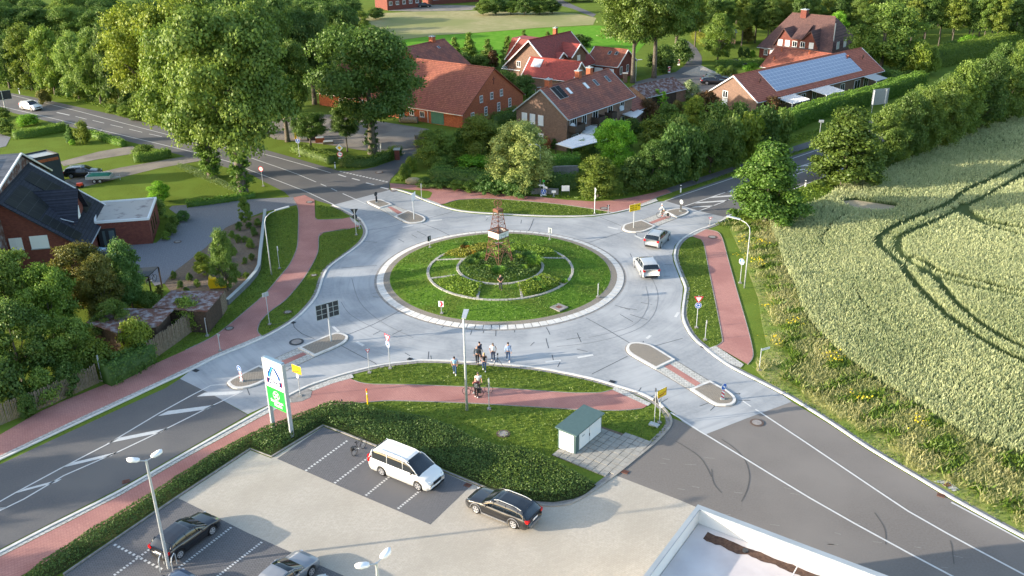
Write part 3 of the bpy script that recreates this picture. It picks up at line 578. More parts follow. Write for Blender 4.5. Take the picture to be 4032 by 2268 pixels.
# sealed joints and cracks
b=MB()
T11=lambda pts:[(858.67+x/3,483+y/3) for x,y in pts]
for p in [[(435,900),(240,1000),(40,1080)],[(460,1040),(385,1078)],[(295,1050),(240,1077)],[(775,1012),(755,1028)],[(985,1045),(975,1078)],[(1075,1048),(1070,1065)],[(1167,1045),(1165,1088)],[(1308,1042),(1308,1060)],[(1545,1022),(1560,1045),(1575,1078)],[(1545,1105),(1550,1130),(1565,1180)],[(1845,950),(1990,1030),(2175,1140)],[(1700,1115),(1760,1105),(1810,1100)],[(1780,1065),(1795,1100),(1810,1135)],[(1777,1187),(1858,1205)],[(1457,1133),(1428,1160)],[(1590,1228),(1600,1270)],[(1650,1285),(1632,1322)],[(1890,1375),(2160,1240)],[(2576,1105),(2360,1165)],[(0,1160),(130,1230),(250,1290),(265,1310)],[(660,1205),(655,1262)],[(675,1235),(680,1268)],[(2105,870),(2200,885),(2230,890)],[(2260,835),(2345,850)],[(2065,855),(2180,890)],[(2105,925),(2200,980)],[(2180,925),(2310,965)],[(2180,465),(2190,490)],[(1450,205),(1435,250),(1410,300)],[(1360,210),(1355,238)],[(1850,385),(2020,335),(2135,300)],[(1950,190),(2050,230),(2110,255)],[(820,330),(720,280),(610,240)],[(640,330),(570,295)],[(570,345),(530,322)],[(475,380),(430,355)],[(0,575),(120,565),(270,555)],[(190,290),(330,270),(480,235)],[(270,380),(160,373)],[(635,205),(840,150)],[(280,795),(240,790)],[(285,760),(235,765)],[(2500,550),(2440,550)],[(2480,635),(2430,637)],[(480,1215),(520,1238)],[(1090,215),(1105,200)],[(2220,310),(2230,328)],[(2280,1125),(2275,1145)]]:
    b.band(GP(T11(p),0,3),.06,.0155)
for p in [[(1737,954),(1600,880)],[(1775,985),(1755,999),(1745,1002)]]: pass
for p in [[(1613,975),(1606,985),(1599,987)],[(1637,1001),(1644,995),(1660,994)],[(1663,1013),(1680,1003)],[(1858,993),(1862,990),(1860,991)],[(1857,1007),(1888,1008)],[(1846,992),(1860,989)],[(1760,1022),(1782,1014)],[(1787,1033),(1798,1022)],[(671,818),(700,815),(733,808),(740,823)],[(740,823),(760,840),(790,852)],[(622,978),(628,994)]]: b.band(GP(p,0,2),.06,.0155)
structure('sealed_joints',b,M_['crack'])
# tyre marks
for nm,cl,ps in (('tyre_marks_concrete',((.17,.175,.18),(.25,.26,.265)),[[(858,760),(880,790),(930,820),(1000,850)],[(1640,700),(1655,740),(1645,790),(1600,830),(1500,860),(1400,872)],[(1625,720),(1630,770),(1590,820),(1480,850)],[(885,700),(905,760),(960,810),(1040,850)]]),
 ('tyre_marks_asphalt',((.075,.07,.065),(.13,.12,.11)),[[(1815,1105),(1850,1130),(1875,1160),(1885,1195),(1880,1230),(1865,1262)],[(2390,1360),(2395,1380),(2400,1420)],[(1790,1180),(1795,1215),(1815,1240)],[(1700,1110),(1760,1150),(1790,1200)],[(2200,1290),(2225,1330),(2228,1370)]])):
    b=MB()
    for p in ps: b.band(GP(p,0,5),.07,.0165)
    structure(nm,b,mat(nm,*cl,scale=3,det=8,rough=.9,con=.3))
b=MB(); rd=random.Random(8)
for i in range(26):
    x=rd.uniform(1650,2500); y=1120+(x-1650)*.33+rd.uniform(-20,160)
    if y<1440: p=D(x,y); b.band([(p[0],p[1]),(p[0]+rd.uniform(.3,.8),p[1]-rd.uniform(.05,.2))],.07,.0163)
structure('asphalt_scuffs',b,mat('pale_scuff',(.26,.25,.23),(.2,.19,.17),scale=9,rough=.9))
# ---------------- central island ----------------
def circ(r,n=72,a0=0,a1=2*math.pi): return [(IC[0]+r*math.cos(a0+(a1-a0)*i/n),IC[1]+r*math.sin(a0+(a1-a0)*i/n)) for i in range(n if a1-a0>6.28 else n+1)]
def IZ(r): return float(np.interp(r,[0,1.5,4.5,7.6,11.6,12.9],[1.0,.98,.82,.5,.15,.1]))
b=MB(); b.band(circ(12.98),.26,.0125,None,closed=True); structure('island_gutter',b,M_['gutter'])
# white kerb: stones with dark gaps
b=MB()
for i in range(104):
    a0=2*math.pi*i/104+.003; a1=2*math.pi*(i+1)/104-.003; ri,ro=12.15,12.85
    pts=[(IC[0]+r*math.cos(a),IC[1]+r*math.sin(a)) for r,a in ((ri,a0),(ro,a0),(ro,(a0+a1)/2),(ro,a1),(ri,a1),(ri,(a0+a1)/2))]
    z=[.12,.05,.05,.05,.12,.12]; n=6
    b.add([(p[0],p[1],zz) for p,zz in zip(pts,z)]+[(p[0],p[1],0) for p in pts],[tuple(range(n))]+[(i_,(i_+1)%n,(i_+1)%n+n,i_+n)[::-1] for i_ in range(n)])
structure('island_kerb',b,M_['kerb'])
def radial(rs,z,m,name,n=96):
    vs=[];fs=[]
    for r,zz in zip(rs,z):
        for k in range(n): a=2*math.pi*k/n; vs.append((IC[0]+r*math.cos(a),IC[1]+r*math.sin(a),zz))
    for i in range(len(rs)-1):
        for k in range(n): k2=(k+1)%n; fs.append((i*n+k,i*n+k2,(i+1)*n+k2,(i+1)*n+k)[::-1])
    b=MB(); b.add(vs,fs); o=structure(name,b,m,True); return o
radial([11.5,12.16],[.16,.12],M_['cobble'],'island_apron')
rr=[.01,1,2,3,4.5,5.5,6.5,7.6,8.6,9.6,10.6,11.55]; radial(rr,[IZ(r) for r in rr],M_['lawn'],'island_lawn')
# dark aisle under white kerb joints
def irreg(line,w,zf,seed,name,label,step=.32):
    rd=random.Random(seed); b=MB(); L=0
    for p,q in zip(line[:-1],line[1:]):
        d=math.hypot(q[0]-p[0],q[1]-p[1]); n=max(1,int(d/step)); an=math.atan2(q[1]-p[1],q[0]-p[0])
        for i in range(n):
            t=(i+.5)/n; x=p[0]+(q[0]-p[0])*t; y=p[1]+(q[1]-p[1])*t; r=math.hypot(x-IC[0],y-IC[1])
            for s in (-1,1):
                b.box((x-math.sin(an)*s*w*.25+rd.uniform(-.02,.02),y+math.cos(an)*s*w*.25,IZ(r)+.03+rd.uniform(-.01,.02)),(d/n*rd.uniform(.8,.97),w*rd.uniform(.4,.52),.1),an+rd.uniform(-.1,.1))
    o=b.build(name,mat('ring_stone',(.3,.29,.25),(.46,.44,.39),scale=1.5,det=8,rough=.9,con=.2)); tag(o,label,'stone edging'); return o
c2=lambda r,n,a0=0,a1=360:[(IC[0]+r*math.cos(R(a0+(a1-a0)*i/n)),IC[1]+r*math.sin(R(a0+(a1-a0)*i/n))) for i in range(n+1)]
irreg(c2(7.55,60),.28,0,1,'stone_ring','large outer ring of rough pale stones laid in the roundabout lawn')
irreg(c2(4.45,36),.28,0,2,'stone_ring','small inner ring of rough pale stones around the tall grasses under the tower')
for k,a in enumerate((245,295,205,335,150,30)):
    nm=['front left','front right','left','right','rear left','rear right'][k]
    irreg([(IC[0]+4.6*math.cos(R(a)),IC[1]+4.6*math.sin(R(a))),(IC[0]+7.4*math.cos(R(a+(8 if a in(245,150) else -8))),IC[1]+7.4*math.sin(R(a+(8 if a in(245,150) else -8))))],.24,0,5+k,'stone_row','short stone row joining the two island stone rings at the '+nm)
# ---------------- buildings ----------------
def zm(ox,oy,s): return lambda x,y,z=0.0: Vector(G(ox+x/s,oy+y/s,z))
ZA=zm(1300,120,3.22);ZB=zm(1950,100,3.22);ZC=zm(2000,400,3.6233);ZD=zm(2750,0,3.22);ZE=zm(0,540,3.0186)
def roofpts(b,L,W,he,hr,oh,go,th=.16,hip0=0,hip1=0,asym=.5):
    k=(hr-he)/(W*asym); yr=W*asym
    def slope(y0,z0,sgn):
        pts=[(-go,y0,z0),(L+go,y0,z0),(L+go-hip1,yr,hr),(-go+hip0,yr,hr)]
        if sgn<0: pts=pts[::-1]
        b.ext(pts,(0,0,th))
    slope(-oh,he-oh*k,1); slope(W+oh,he-oh*(hr-he)/(W-yr),-1)
def house(name,label,origin,ang,L,W,he,hr,wm,rm,oh=.35,go=.3,hip0=0,hip1=0,cat='house',trim=None,group=None,asym=.5):
    t=thing(name,label,cat,(origin[0],origin[1],0),R(ang),group)
    b=MB(); b.box((L/2,W/2,he/2-.1),(L,W,he+.2))
    if hip0==0:
        b.ext([(0.001,0,he),(0.001,W*asym,hr-.02),(0.001,W,he)],(.2,0,0))
    if hip1==0: b.ext([(L-.2,0,he),(L-.2,W*asym,hr-.02),(L-.2,W,he)],(.199,0,0))
    b.build('wall',wm,t)
    b=MB(); roofpts(b,L,W,he,hr,oh,go,.16,hip0,hip1,asym)
    if hip0: b.ext([(-go,-oh,he-oh*.6),(-go+hip0,W*asym,hr),(-go,W+oh,he-oh*.6)],(0,0,.15))
    if hip1: b.ext([(L+go,W+oh,he-oh*.6),(L+go-hip1,W*asym,hr),(L+go,-oh,he-oh*.6)],(0,0,.15))
    rf=b.build('roof',rm,t)
    b=MB(); b.tube([(-go+hip0,W*asym,hr+.17),(L+go-hip1,W*asym,hr+.17)],.11,6); b.build('ridge_tiles',rm,rf)
    if trim:
        b=MB()
        for x in (-go-.02,L+go+.02):
            for y0 in (-oh,W+oh):
                k=(hr-he)/(W*asym) ; z0=he-oh*k
                b=MB(); b.tube([(x,y0,z0+.02),(x,W*asym,hr+.06)],.13,4); b.build('barge_board',trim,rf)
    g_=MB()
    for y in (-oh-.06,W+oh+.06): g_.tube([(-go,y,he-oh*(hr-he)/(W*asym)+.02),(L+go,y,he-oh*(hr-he)/(W*asym)+.02)],.07,5)
    g_.build('gutter',M_['steel'],t)
    t['dims']=0; del t['dims']; return t,rf
def frame(L,W,face,u,z):
    return {'x0':((0,u,z),(0,1,0),(-1,0,0)),'x1':((L,u,z),(0,1,0),(1,0,0)),'y0':((u,0,z),(1,0,0),(0,-1,0)),'y1':((u,W,z),(1,0,0),(0,1,0))}[face]
def win(t,L,W,face,u,z,w,h,style='glass',fm=None,pm=None,mul=1,bars=0):
    o,tx,n=frame(L,W,face,u,z); o=Vector(o);tx=Vector(tx);n=Vector(n); up=Vector((0,0,1))
    def panel(b,u0,u1,z0,z1,d0,d1): 
        b.ext([o+tx*u0+up*z0+n*d0,o+tx*u1+up*z0+n*d0,o+tx*u1+up*z1+n*d0,o+tx*u0+up*z1+n*d0],n*(d1-d0))
    fw=.09; b=MB()
    panel(b,-w/2,w/2,-h/2,-h/2+fw,.002,.06);panel(b,-w/2,w/2,h/2-fw,h/2,.002,.06);panel(b,-w/2,-w/2+fw,-h/2+fw,h/2-fw,.002,.06);panel(b,w/2-fw,w/2,-h/2+fw,h/2-fw,.002,.06)
    for i in range(mul): 
        x=-w/2+w*(i+1)/(mul+1); panel(b,x-.035,x+.035,-h/2+fw,h/2-fw,.004,.055)
    for i in range(bars):
        zz=-h/2+h*(i+1)/(bars+1); panel(b,-w/2+fw,w/2-fw,zz-.03,zz+.03,.005,.05)
    f=b.build('door' if style=='door' else 'window',fm or M_['white'],t)
    b=MB(); panel(b,-w/2+fw,w/2-fw,-h/2+fw,h/2-fw,.002,.035 if style!='door' else .04); b.build('door_leaf' if style=='door' else ('shutter' if style=='shutter' else 'pane'),pm or (M_['white'] if style=='shutter' else M_['glass']),f)
    if style in('glass','shutter'):
        b=MB(); panel(b,-w/2-.06,w/2+.06,-h/2-.09,-h/2-.01,.001,.1); b.build('sill',M_['signbackgrey'],f)
def slopepos(L,W,he,hr,side,u,s,d=.19):
    """point on a roof slope: u along the length, s from eave 0 to ridge 1"""
    y=s*W/2 if side==0 else W-s*W/2
    return Vector((u,y,he+(hr-he)*s+d))
def onroof(t,rf,name,L,W,he,hr,side,u0,u1,s0,s1,m,fm=None,th=.06,d=.17,grid=None,kid='pane'):
    P=[slopepos(L,W,he,hr,side,u,s,d) for u,s in ((u0,s0),(u1,s0),(u1,s1),(u0,s1))]
    n=(P[1]-P[0]).cross(P[3]-P[0]).normalized()
    if n.z<0: n=-n
    b=MB(); b.ext(P,n*th); f=b.build(name,fm or M_['signback'],rf)
    b=MB()
    nx,ny=grid or (1,1); e=.02 if grid else .08
    ex=(P[1]-P[0]);ey=(P[3]-P[0])
    for i in range(nx):
        for j in range(ny):
            a0=(i)/nx+e/ex.length;a1=(i+1)/nx-e/ex.length;b0=j/ny+e/ey.length;b1=(j+1)/ny-e/ey.length
            q=[P[0]+ex*a+ey*c for a,c in ((a0,b0),(a1,b0),(a1,b1),(a0,b1))]
            b.add([p+n*(th+.006) for p in q],[(0,1,2,3)])
    b.build(kid,m,f); return f
def chimney(rf,x,y,z0,z1,m,w=.7,trim=True):
    b=MB(); b.box((x,y,(z0+z1)/2),(w,w,z1-z0)); c=b.build('chimney',m,rf); b=MB(); b.box((x,y,z1+.05),(w+.16,w+.16,.1)); b.tube([(x,y,z1+.1),(x,y,z1+.3)],.13,8); b.build('chimney_cap',M_['signbackgrey'],c)
# long orange-brick barn
t,rf=house('barn','long orange brick barn with a mottled orange roof, green doors and a gable cross',(2.4,163.5),145.4,33,17.9,2.4,8.3,M_['brick'],M_['rooforange'],cat='barn',oh=.3,trim=None)
L,W=33,17.9
# gable x0: u along y from far corner(0) to near corner(17.9)
for u,z,w,h,bars in [(15.2,1.35,.9,1.55,2),(11.4,1.6,.85,1.5,2),(7.6,1.6,.85,1.5,2),(4.2,1.7,.85,1.5,2),(12.6,3.9,.85,1.15,1),(9.6,3.9,.85,1.15,1),(6.7,3.9,.85,1.15,1)]: win(t,L,W,'x0',u,z,w,h,bars=bars)
b=MB(); b.box((-.03,8.9,6.35),(.05,.16,1.3)); b.box((-.035,8.9,6.6),(.05,.85,.16)); b.build('brick_cross',M_['brickred'],t)
win(t,L,W,'y1',5.3,1.15,2.7,2.2,'door',pm=M_['greendoor'],mul=3,fm=M_['greendoor'])
for u,st in [(8.6,0),(10.9,0),(13.2,1),(15.3,0),(17.2,1),(19.5,0),(22.5,1),(25,0),(27.5,0)]:
    if st: win(t,L,W,'y1',u,1.05,1.3,2.0,'door',pm=M_['greendoor'],mul=1,fm=M_['greendoor'])
    else: win(t,L,W,'y1',u,1.35,1.0,1.0)
b=MB(); b.tube([(7.3,W+.36,2.2),(7.3,W+.1,1.9),(7.3,W+.1,.1)],.06,6); b.build('downpipe',M_['white'],t)
# farmhouse behind the barn
p1=ZA(870,235,7.3); p2=ZA(1440,110,7.3); dd=(p1-p2).to_2d().normalized(); ang=math.degrees(math.atan2(dd.y,dd.x)); L,W,he,hr=12,13,2.8,7.2; og=p2.to_2d()-Vector((-dd.y,dd.x))*W/2
t,rf=house('farmhouse','dark red tiled farmhouse roof with one brick chimney behind the barn',og,ang,L,W,he,hr,M_['brick'],M_['roofrust'],oh=.4)
chimney(rf,3.6,6.4,6.6,8.3,M_['brick'],1.0); onroof(t,rf,'skylight',L,W,he,hr,1,3.3,3.9,.72,.8,M_['glass'],M_['steel'])
# terrace of brown brick houses
HB=(8.5,134.1)
t,rf=house('terraced_house','brown brick terraced house with three orange chimneys and white rolling shutters in the gable',HB,52,18.76,9.46,5.2,8.75,M_['bricktan'],M_['roofrust'],trim=M_['signbackgrey'],oh=.45,go=.25)
L,W=18.76,9.46
for u in (7.9,6.35,4.8): win(t,L,W,'x0',u,4.1,1.0,1.55,'shutter')
win(t,L,W,'x0',4.8,1.3,1.0,1.6,'shutter')
for u,w,m_ in [(1.6,1.8,2),(4.6,1.2,1),(7.7,1.5,1),(12,1.4,1),(15.6,1.2,1)]: win(t,L,W,'y0',u,4.05,w,1.5,mul=m_)
for u,w in [(2.2,1.8),(7,1.6),(12.5,1.8),(16,1.2)]: win(t,L,W,'y0',u,1.2,w,2.0,mul=1)
for x in (2.1,10.2,13.4): chimney(rf,x,W/2+.2,8.3,9.9,M_['brick'],.85 if x<3 else .8)
onroof(t,rf,'solar_collector',L,W,5.2,8.75,0,1.7,3.9,.52,.93,M_['pv'],M_['steel'],grid=(2,1),th=.15)
for u,mm in [(4.9,'signwhite'),(9.6,'signwhite'),(12.4,'glass'),(15.9,'glass')]: onroof(t,rf,'skylight',L,W,5.2,8.75,0,u,u+.75,.58,.8,M_[mm],M_['signbackgrey'])
for u in (.7,14.6):
    b=MB(); b.disc((u,-.6,3.9),.42,(-.5,-.8,.3),16,.04); b.tube([(u,-.05,3.9),(u,-.6,3.9)],.03,5); b.build('satellite_dish',M_['steel'],t)
for u,w in [(1.6,2.6),(7.7,2.2),(11.2,1.4)]:
    b=MB(); b.box((u,-.7,3.0),(w,1.4,.12)); b.box((u,-1.36,3.5),(w,.06,.95)); b.box((u-w/2,-.7,3.5),(.06,1.3,.95)); b.box((u+w/2,-.7,3.5),(.06,1.3,.95)); b.build('balcony',M_['wooddark'],t)
# low extension with red roof and mossy garage row
t,rf=house('garage','low brown garage row with a weathered moss grey double roof beside the village road',ZB(1905,915,2.3),40,11,6.2,2.3,3.7,M_['bricktan'],M_['roofmoss'],cat='garage',oh=.2,go=.1)
for u in (3,7): win(t,11,6.2,'y0',u,1.1,2.4,1.9,'door',pm=M_['wooddark'],fm=M_['wooddark'])
t,rf=house('house_extension','small red tiled extension with a dark solar panel at the end of the terraced house',(20.3,148.6),52,4.2,6.5,2.6,4.6,M_['bricktan'],M_['roofrust'],cat='extension',oh=.3)
onroof(t,rf,'solar_panel',4.2,6.5,2.6,4.6,0,.8,2.8,.55,.95,M_['pv'],grid=(2,1))
# house with the wide solar roof
t,rf=house('solar_house','long low tan brick house whose red roof carries many pale blue solar panels',(41.6,152.9),39.4,39.4,10.17,3.0,6.4,M_['bricktan'],mat('light_red_roof',(.52,.16,.095),(.42,.125,.08),scale=1.2,det=9,rough=.8,extra=rooftile),trim=M_['white'],oh=.4,go=.2)
L,W=39.4,10.17
pv2=mat('blue_solar',(.24,.29,.4),(.3,.35,.46),scale=.8,rough=.4,spec=.5,con=.3)
onroof(t,rf,'solar_array',L,W,3,6.4,0,6.2,33.2,.12,.93,pv2,M_['signwhite'],grid=(27,6),kid='solar_modules',th=.08)
win(t,L,W,'x0',6.6,3.1,1.1,1.2); win(t,L,W,'x0',6.6,1.7,1.1,1.2,'shutter')
for u,w in [(7.5,1.6),(13.5,1.5),(17,1.2),(22,2),(26,1.4),(31,2.0),(34,1.6)]: win(t,L,W,'y0',u,1.3,w,1.9,mul=1)
for u,s in ((4.2,.55),(36.5,.55)):
    b=MB(); p=slopepos(L,W,3,6.4,0,u,s); b.tube([p,p+Vector((0,0,.7))],.09,6); b.disc(p+Vector((0,-.1,.5)),.3,(0,-.8,.3),12,.04); b.build('roof_vent',M_['rust'],rf)
for k,(u,w,l,mm) in enumerate([(7.4,5,3.4,'w'),(17.5,5.5,3.6,'w'),(34,4,3.0,'g')]):
    nm=['white ribbed glass patio roof beside the dark red bush','white ribbed glass patio roof at the middle of the solar house','grey awning out at the far end of the solar house'][k]
    tt=thing('patio_roof',nm,'patio roof',(*(Vector((41.6,152.9))+Vector((math.cos(R(39.4)),math.sin(R(39.4))))*u+Vector((math.sin(R(39.4)),-math.cos(R(39.4))))*.3),0),R(39.4),'patio roofs at the houses')
    b=MB(); b.ext([(-w/2,0,2.75),(w/2,0,2.75),(w/2,-l,2.3),(-w/2,-l,2.3)],(0,0,.05)); b.build('glass_roof',M_['signbackgrey'] if mm=='g' else M_['steel'],tt)
    if mm=='w':
        b=MB()
        for i in range(9): x=-w/2+w*i/8; b.tube([(x,0,2.84),(x,-l,2.39)],.045,4)
        b.build('rafter',M_['white'],tt)
    b=MB(); 
    for x in (-w/2+.1,w/2-.1): b.box((x,-l+.1,1.15),(.1,.1,2.3))
    b.build('post',M_['white'],tt)
# orange wing behind the solar house
wo=ZD(805,838,2.9).to_2d(); wd=Vector((math.cos(R(-46)),math.sin(R(-46)))); wn=Vector((-wd.y,wd.x)); best=None
for zz in [3.5+.05*i for i in range(80)]:
    r_=ZD(1000,603,zz).to_2d()-wo
    if best is None or abs(r_.dot(wd))<best[0]: best=(abs(r_.dot(wd)),zz,r_.dot(wn))
L,W,he,hr=15,best[2]*2,2.9,best[1]
t,rf=house('house_wing','orange tiled house wing joining the solar house behind its ridge',wo,-46,L,W,he,hr,M_['bricktan'],M_['rooforange'],oh=.3)
for x,s in ((1.6,.8),(7.5,.85),(1.5,.35)):
    b=MB(); p=slopepos(L,W,he,hr,0,x,s); b.tube([p,p+Vector((0,0,.7))],.14,6); b.build('roof_vent',M_['brick'],rf)
# big brown hipped house
bo=Vector((66.8,197.1)); bb=Vector((55.8,207.1)); ang=math.degrees(math.atan2(bo.y-bb.y,bo.x-bb.x)); L,W=16.5,15
t,rf=house('brown_house','large brown brick house with a high hipped brown roof and two pointed front gables',bb,ang,L,W,3.0,9.3,M_['brickred'],M_['roofbrown'],hip0=3.6,hip1=3.6,oh=.5,go=.4)
b=MB(); b.ext([(3.0,.35,3.0),(5.3,.35,6.9),(7.0,.35,5.2),(9.8,.35,5.2),(11.5,.35,6.9),(13.8,.35,3.0)],(0,4,0)); b.build('gable_front',M_['brickred'],t)
b=MB()
for x in (5.3,11.5):
    for s in (-1,1):
        w2=2.5 if (x<8)==(s<0) else 1.9; z2=2.7 if w2>2 else 4.7
        b.ext([(x,-.05,7.0),(x+s*w2,-.05,z2 if w2>2 else 5.1),(x+s*w2,5.2,z2 if w2>2 else 5.1),(x,5.2,7.0)],(0,0,.18))
b.ext([(7.1,-.05,5.1),(9.7,-.05,5.1),(9.7,4.8,7.6),(7.1,4.8,7.6)],(0,0,.15)); b.build('dormer_roof',M_['roofbrown'],rf)
for u,st in [(4.6,'shutter'),(6.3,'shutter'),(8.0,'glass'),(9.8,'glass'),(11.8,'shutter')]:
    t2=win(t,L,W,'y0',u,4.1,1.05,1.25,st)
for o in [c for c in t.children if c.name.startswith('window')][-5:]: o.location=(0,.33,0)
win(t,L,W,'y0',1.6,1.7,.9,1.2); win(t,L,W,'y0',3.0,1.7,.9,1.2,'shutter')
for u in (3,6.5): win(t,L,W,'x1',u,4.3 if u==3 else 4.3,1.3,1.5,'shutter')
chimney(rf,6.3,7.2,8.0,10.4,M_['brickred'],1.3)
b=MB(); b.tube([(15.6,2.6,3),(15.6,2.6,8.8)],.13,8); b.build('flue',M_['steel'],t)
# white-trimmed red house group
t,rf=house('gabled_house','red roofed house with broad white barge boards and two small dormers',(9.0,179.6),50,12.5,12.2,3.3,8.5,M_['bricktan'],M_['roofred'],trim=M_['white'],oh=.6,go=.7)
L,W=12.5,12.2
win(t,L,W,'x0',9.2,3.6,1.0,1.2); chimney(rf,8.6,W/2+.5,8,9.8,M_['brick'],.7)
for x,zr,w2,yo in ((4.2,6.0,1.4,1.6),(8.2,7.2,2.6,.4)):
    b=MB(); b.ext([(x-w2+.1,yo,3.5),(x+w2-.1,yo,3.5),(x+w2-.1,yo,zr-w2*.8),(x,yo,zr-.05),(x-w2+.1,yo,zr-w2*.8)],(0,3,0)); dm=b.build('dormer',M_['bricktan'],t)
    b=MB()
    for s in (-1,1): b.ext([(x,yo-.4,zr),(x+s*(w2+.2),yo-.4,zr-w2*.85),(x+s*(w2+.2),yo+4,zr-w2*.85),(x,yo+4,zr)],(0,0,.14))
    b.build('dormer_roof',M_['roofred'],dm)
    b=MB()
    for s in (-1,1): b.tube([(x,yo-.45,zr+.05),(x+s*(w2+.25),yo-.45,zr-w2*.85)],.13,4)
    b.build('barge_board',M_['white'],dm)
    b=MB(); b.box((x,yo-.04,zr-w2*.8-.55),(1.0,.06,1.1)); b.build('window',M_['white'],dm)
b=MB(); b.ext([(3,W-.5,3.4),(3,W+3.2,3.4),(3,W+1.2,8.0),(3,W-3,8.0)],(3.6,0,0)); b.build('rear_wing',M_['roofred'],t)
b=MB(); b.tube([(2.95,W+3.2,3.4),(2.95,W-1,8.2)],.14,4); b.build('barge_board',M_['white'],t)
o2=Vector(D(0,0)); 
ga=ZB(350,620,2.8); gb_=ZB(975,690,2.8); ang=math.degrees(math.atan2(gb_.y-ga.y,gb_.x-ga.x)); L=(gb_-ga).length; W=6.4
t,rf=house('garage','red tiled brick garage with white barge boards, two solar collectors and a roof dish',ga,ang,L,W,2.7,5.5,M_['bricktan'],M_['roofred'],cat='garage',trim=M_['white'],oh=.3,go=.2)
onroof(t,rf,'solar_collector',L,W,2.7,5.5,0,.9,3.0,.45,.9,M_['steel'],M_['white'],grid=(2,1),th=.12)
b=MB(); p=slopepos(L,W,2.7,5.5,0,4.1,.6); b.disc(p+Vector((0,-.1,.4)),.35,(0,-.8,.3),14,.04); b.tube([p,p+Vector((0,0,.4))],.04,6); b.build('satellite_dish',M_['roofred'],rf)
win(t,L,W,'x1',1.4,1.2,.9,1.1)
e1=ZB(1150,470,2.9); e2=ZB(1515,510,2.9); ang=math.degrees(math.atan2(e2.y-e1.y,e2.x-e1.x)); L=(e2-e1).length+.5; W=8
t,rf=house('double_garage','brown roofed double garage wing with two white doors at the red roofed house',e1,ang,L,W,2.8,5.4,M_['brickred'],M_['roofrust'],cat='garage',trim=M_['white'],oh=.3,go=.3)
for u in (L*.42,L*.78): win(t,L,W,'y0',u,1.1,L*.26,2.1,'door',pm=M_['white'])
for u in (1.8,4.6): win(t,L,W,'x1',u,1.7,1.0,1.5)
for u in (L*.5,L*.72): onroof(t,rf,'skylight',L,W,2.8,5.4,0,u,u+.7,.6,.8,M_['glass'],M_['signbackgrey'])
tt=thing('pergola','dark framed glass pergola in front of the white gabled red house','pergola',(*ZB(250,540,2.4),0),R(-35))
b=MB()
for i in range(8): b.tube([(-2.2+i*.62,-1.6,2.35),(-2.2+i*.62,1.6,2.7)],.06,4)
b.tube([(-2.3,-1.6,2.35),(2.3,-1.6,2.35)],.07,4); b.build('beam',M_['white'],tt)
b=MB()
for x in (-2.2,2.2): b.box((x,-1.5,1.15),(.12,.12,2.3))
b.build('post',M_['wooddark'],tt)
# far farm at the top edge
for nm,lb,x0,x1,y,ht,hr,m in [('farm_building','red brick farm building with small round windows at the top edge of the picture',975,1062,26,5,8,'brickred'),('farm_house','brown brick farmhouse with white shutters and a carport at the top edge',1085,1205,12,4.5,8,'brickred')]:
    a=Vector(D(x0,y)); c=Vector(D(x1,y-8)); ang=math.degrees(math.atan2(c.y-a.y,c.x-a.x)); L=(c-a).length
    t,rf=house(nm,lb,a,ang,L,9,ht,hr,M_[m],M_['roofrust'])
    for i in range(5): win(t,L,9,'y0',L*(.1+.19*i),2.0,1.1 if nm=='farm_building' else 1.9,1.1,'glass' if nm=='farm_building' else ('shutter' if i%2 else 'glass'))
# brick house with dark slate roof and black solar panels (left edge)
ang=102.5; o=(-45.5,90.3); L,W,he,hr=12.9,14.0,2.9,8.4
t,rf=house('slate_roof_house','red brick house with a steep blue slate roof, black solar panels and a gabled dormer',o,ang,L,W,he,hr,M_['brickred'],M_['roofblue'],oh=.6,go=.45)
f=onroof(t,rf,'solar_array',L,W,he,hr,0,.25,6.4,.52,.92,M_['pv'],M_['signback'],grid=(4,3),kid='solar_modules'); onroof(t,rf,'solar_array',L,W,he,hr,0,.25,2.5,.04,.5,M_['pv'],M_['signback'],grid=(1,5),kid='solar_modules'); onroof(t,rf,'solar_array',L,W,he,hr,0,8.3,11.6,.12,.92,M_['pv'],M_['signback'],grid=(2,6),kid='solar_modules')
b=MB(); x=6.3; w2=2.6; zr=7.2; b.ext([(x-w2+.1,1.2,3.2),(x+w2-.1,1.2,3.2),(x+w2-.1,1.2,zr-w2),(x,1.2,zr-.05),(x-w2+.1,1.2,zr-w2)],(0,3,0)); dm=b.build('dormer',M_['brickred'],t)
b=MB()
for s in (-1,1): b.ext([(x,.7,zr),(x+s*(w2+.3),.7,zr-w2*1.15),(x+s*(w2+.3),1.8,zr-w2*1.15),(x,5.4,zr)],(0,0,.14))
b.build('dormer_roof',M_['roofblue'],dm)
b=MB(); b.box((x,1.16,4.6),(1.0,.08,1.3)); b.build('window',M_['signwhite'],dm)
b=MB(); b.tube([(x-w2-.2,1.0,zr-w2*1.1),(x-.2-w2,4.9,zr-w2*.5)],.06,5); b.build('valley_flashing',M_['steel'],dm)
win(t,L,W,'x0',3.95,3.7,1.75,1.4,'shutter'); win(t,L,W,'x0',6.2,3.7,1.25,1.3,'shutter')
b=MB(); b.tube([(L+.5,-.6,he-.3),(L+.5,W/2,hr+.2)],.12,4); b.build('barge_board',M_['white'],rf)
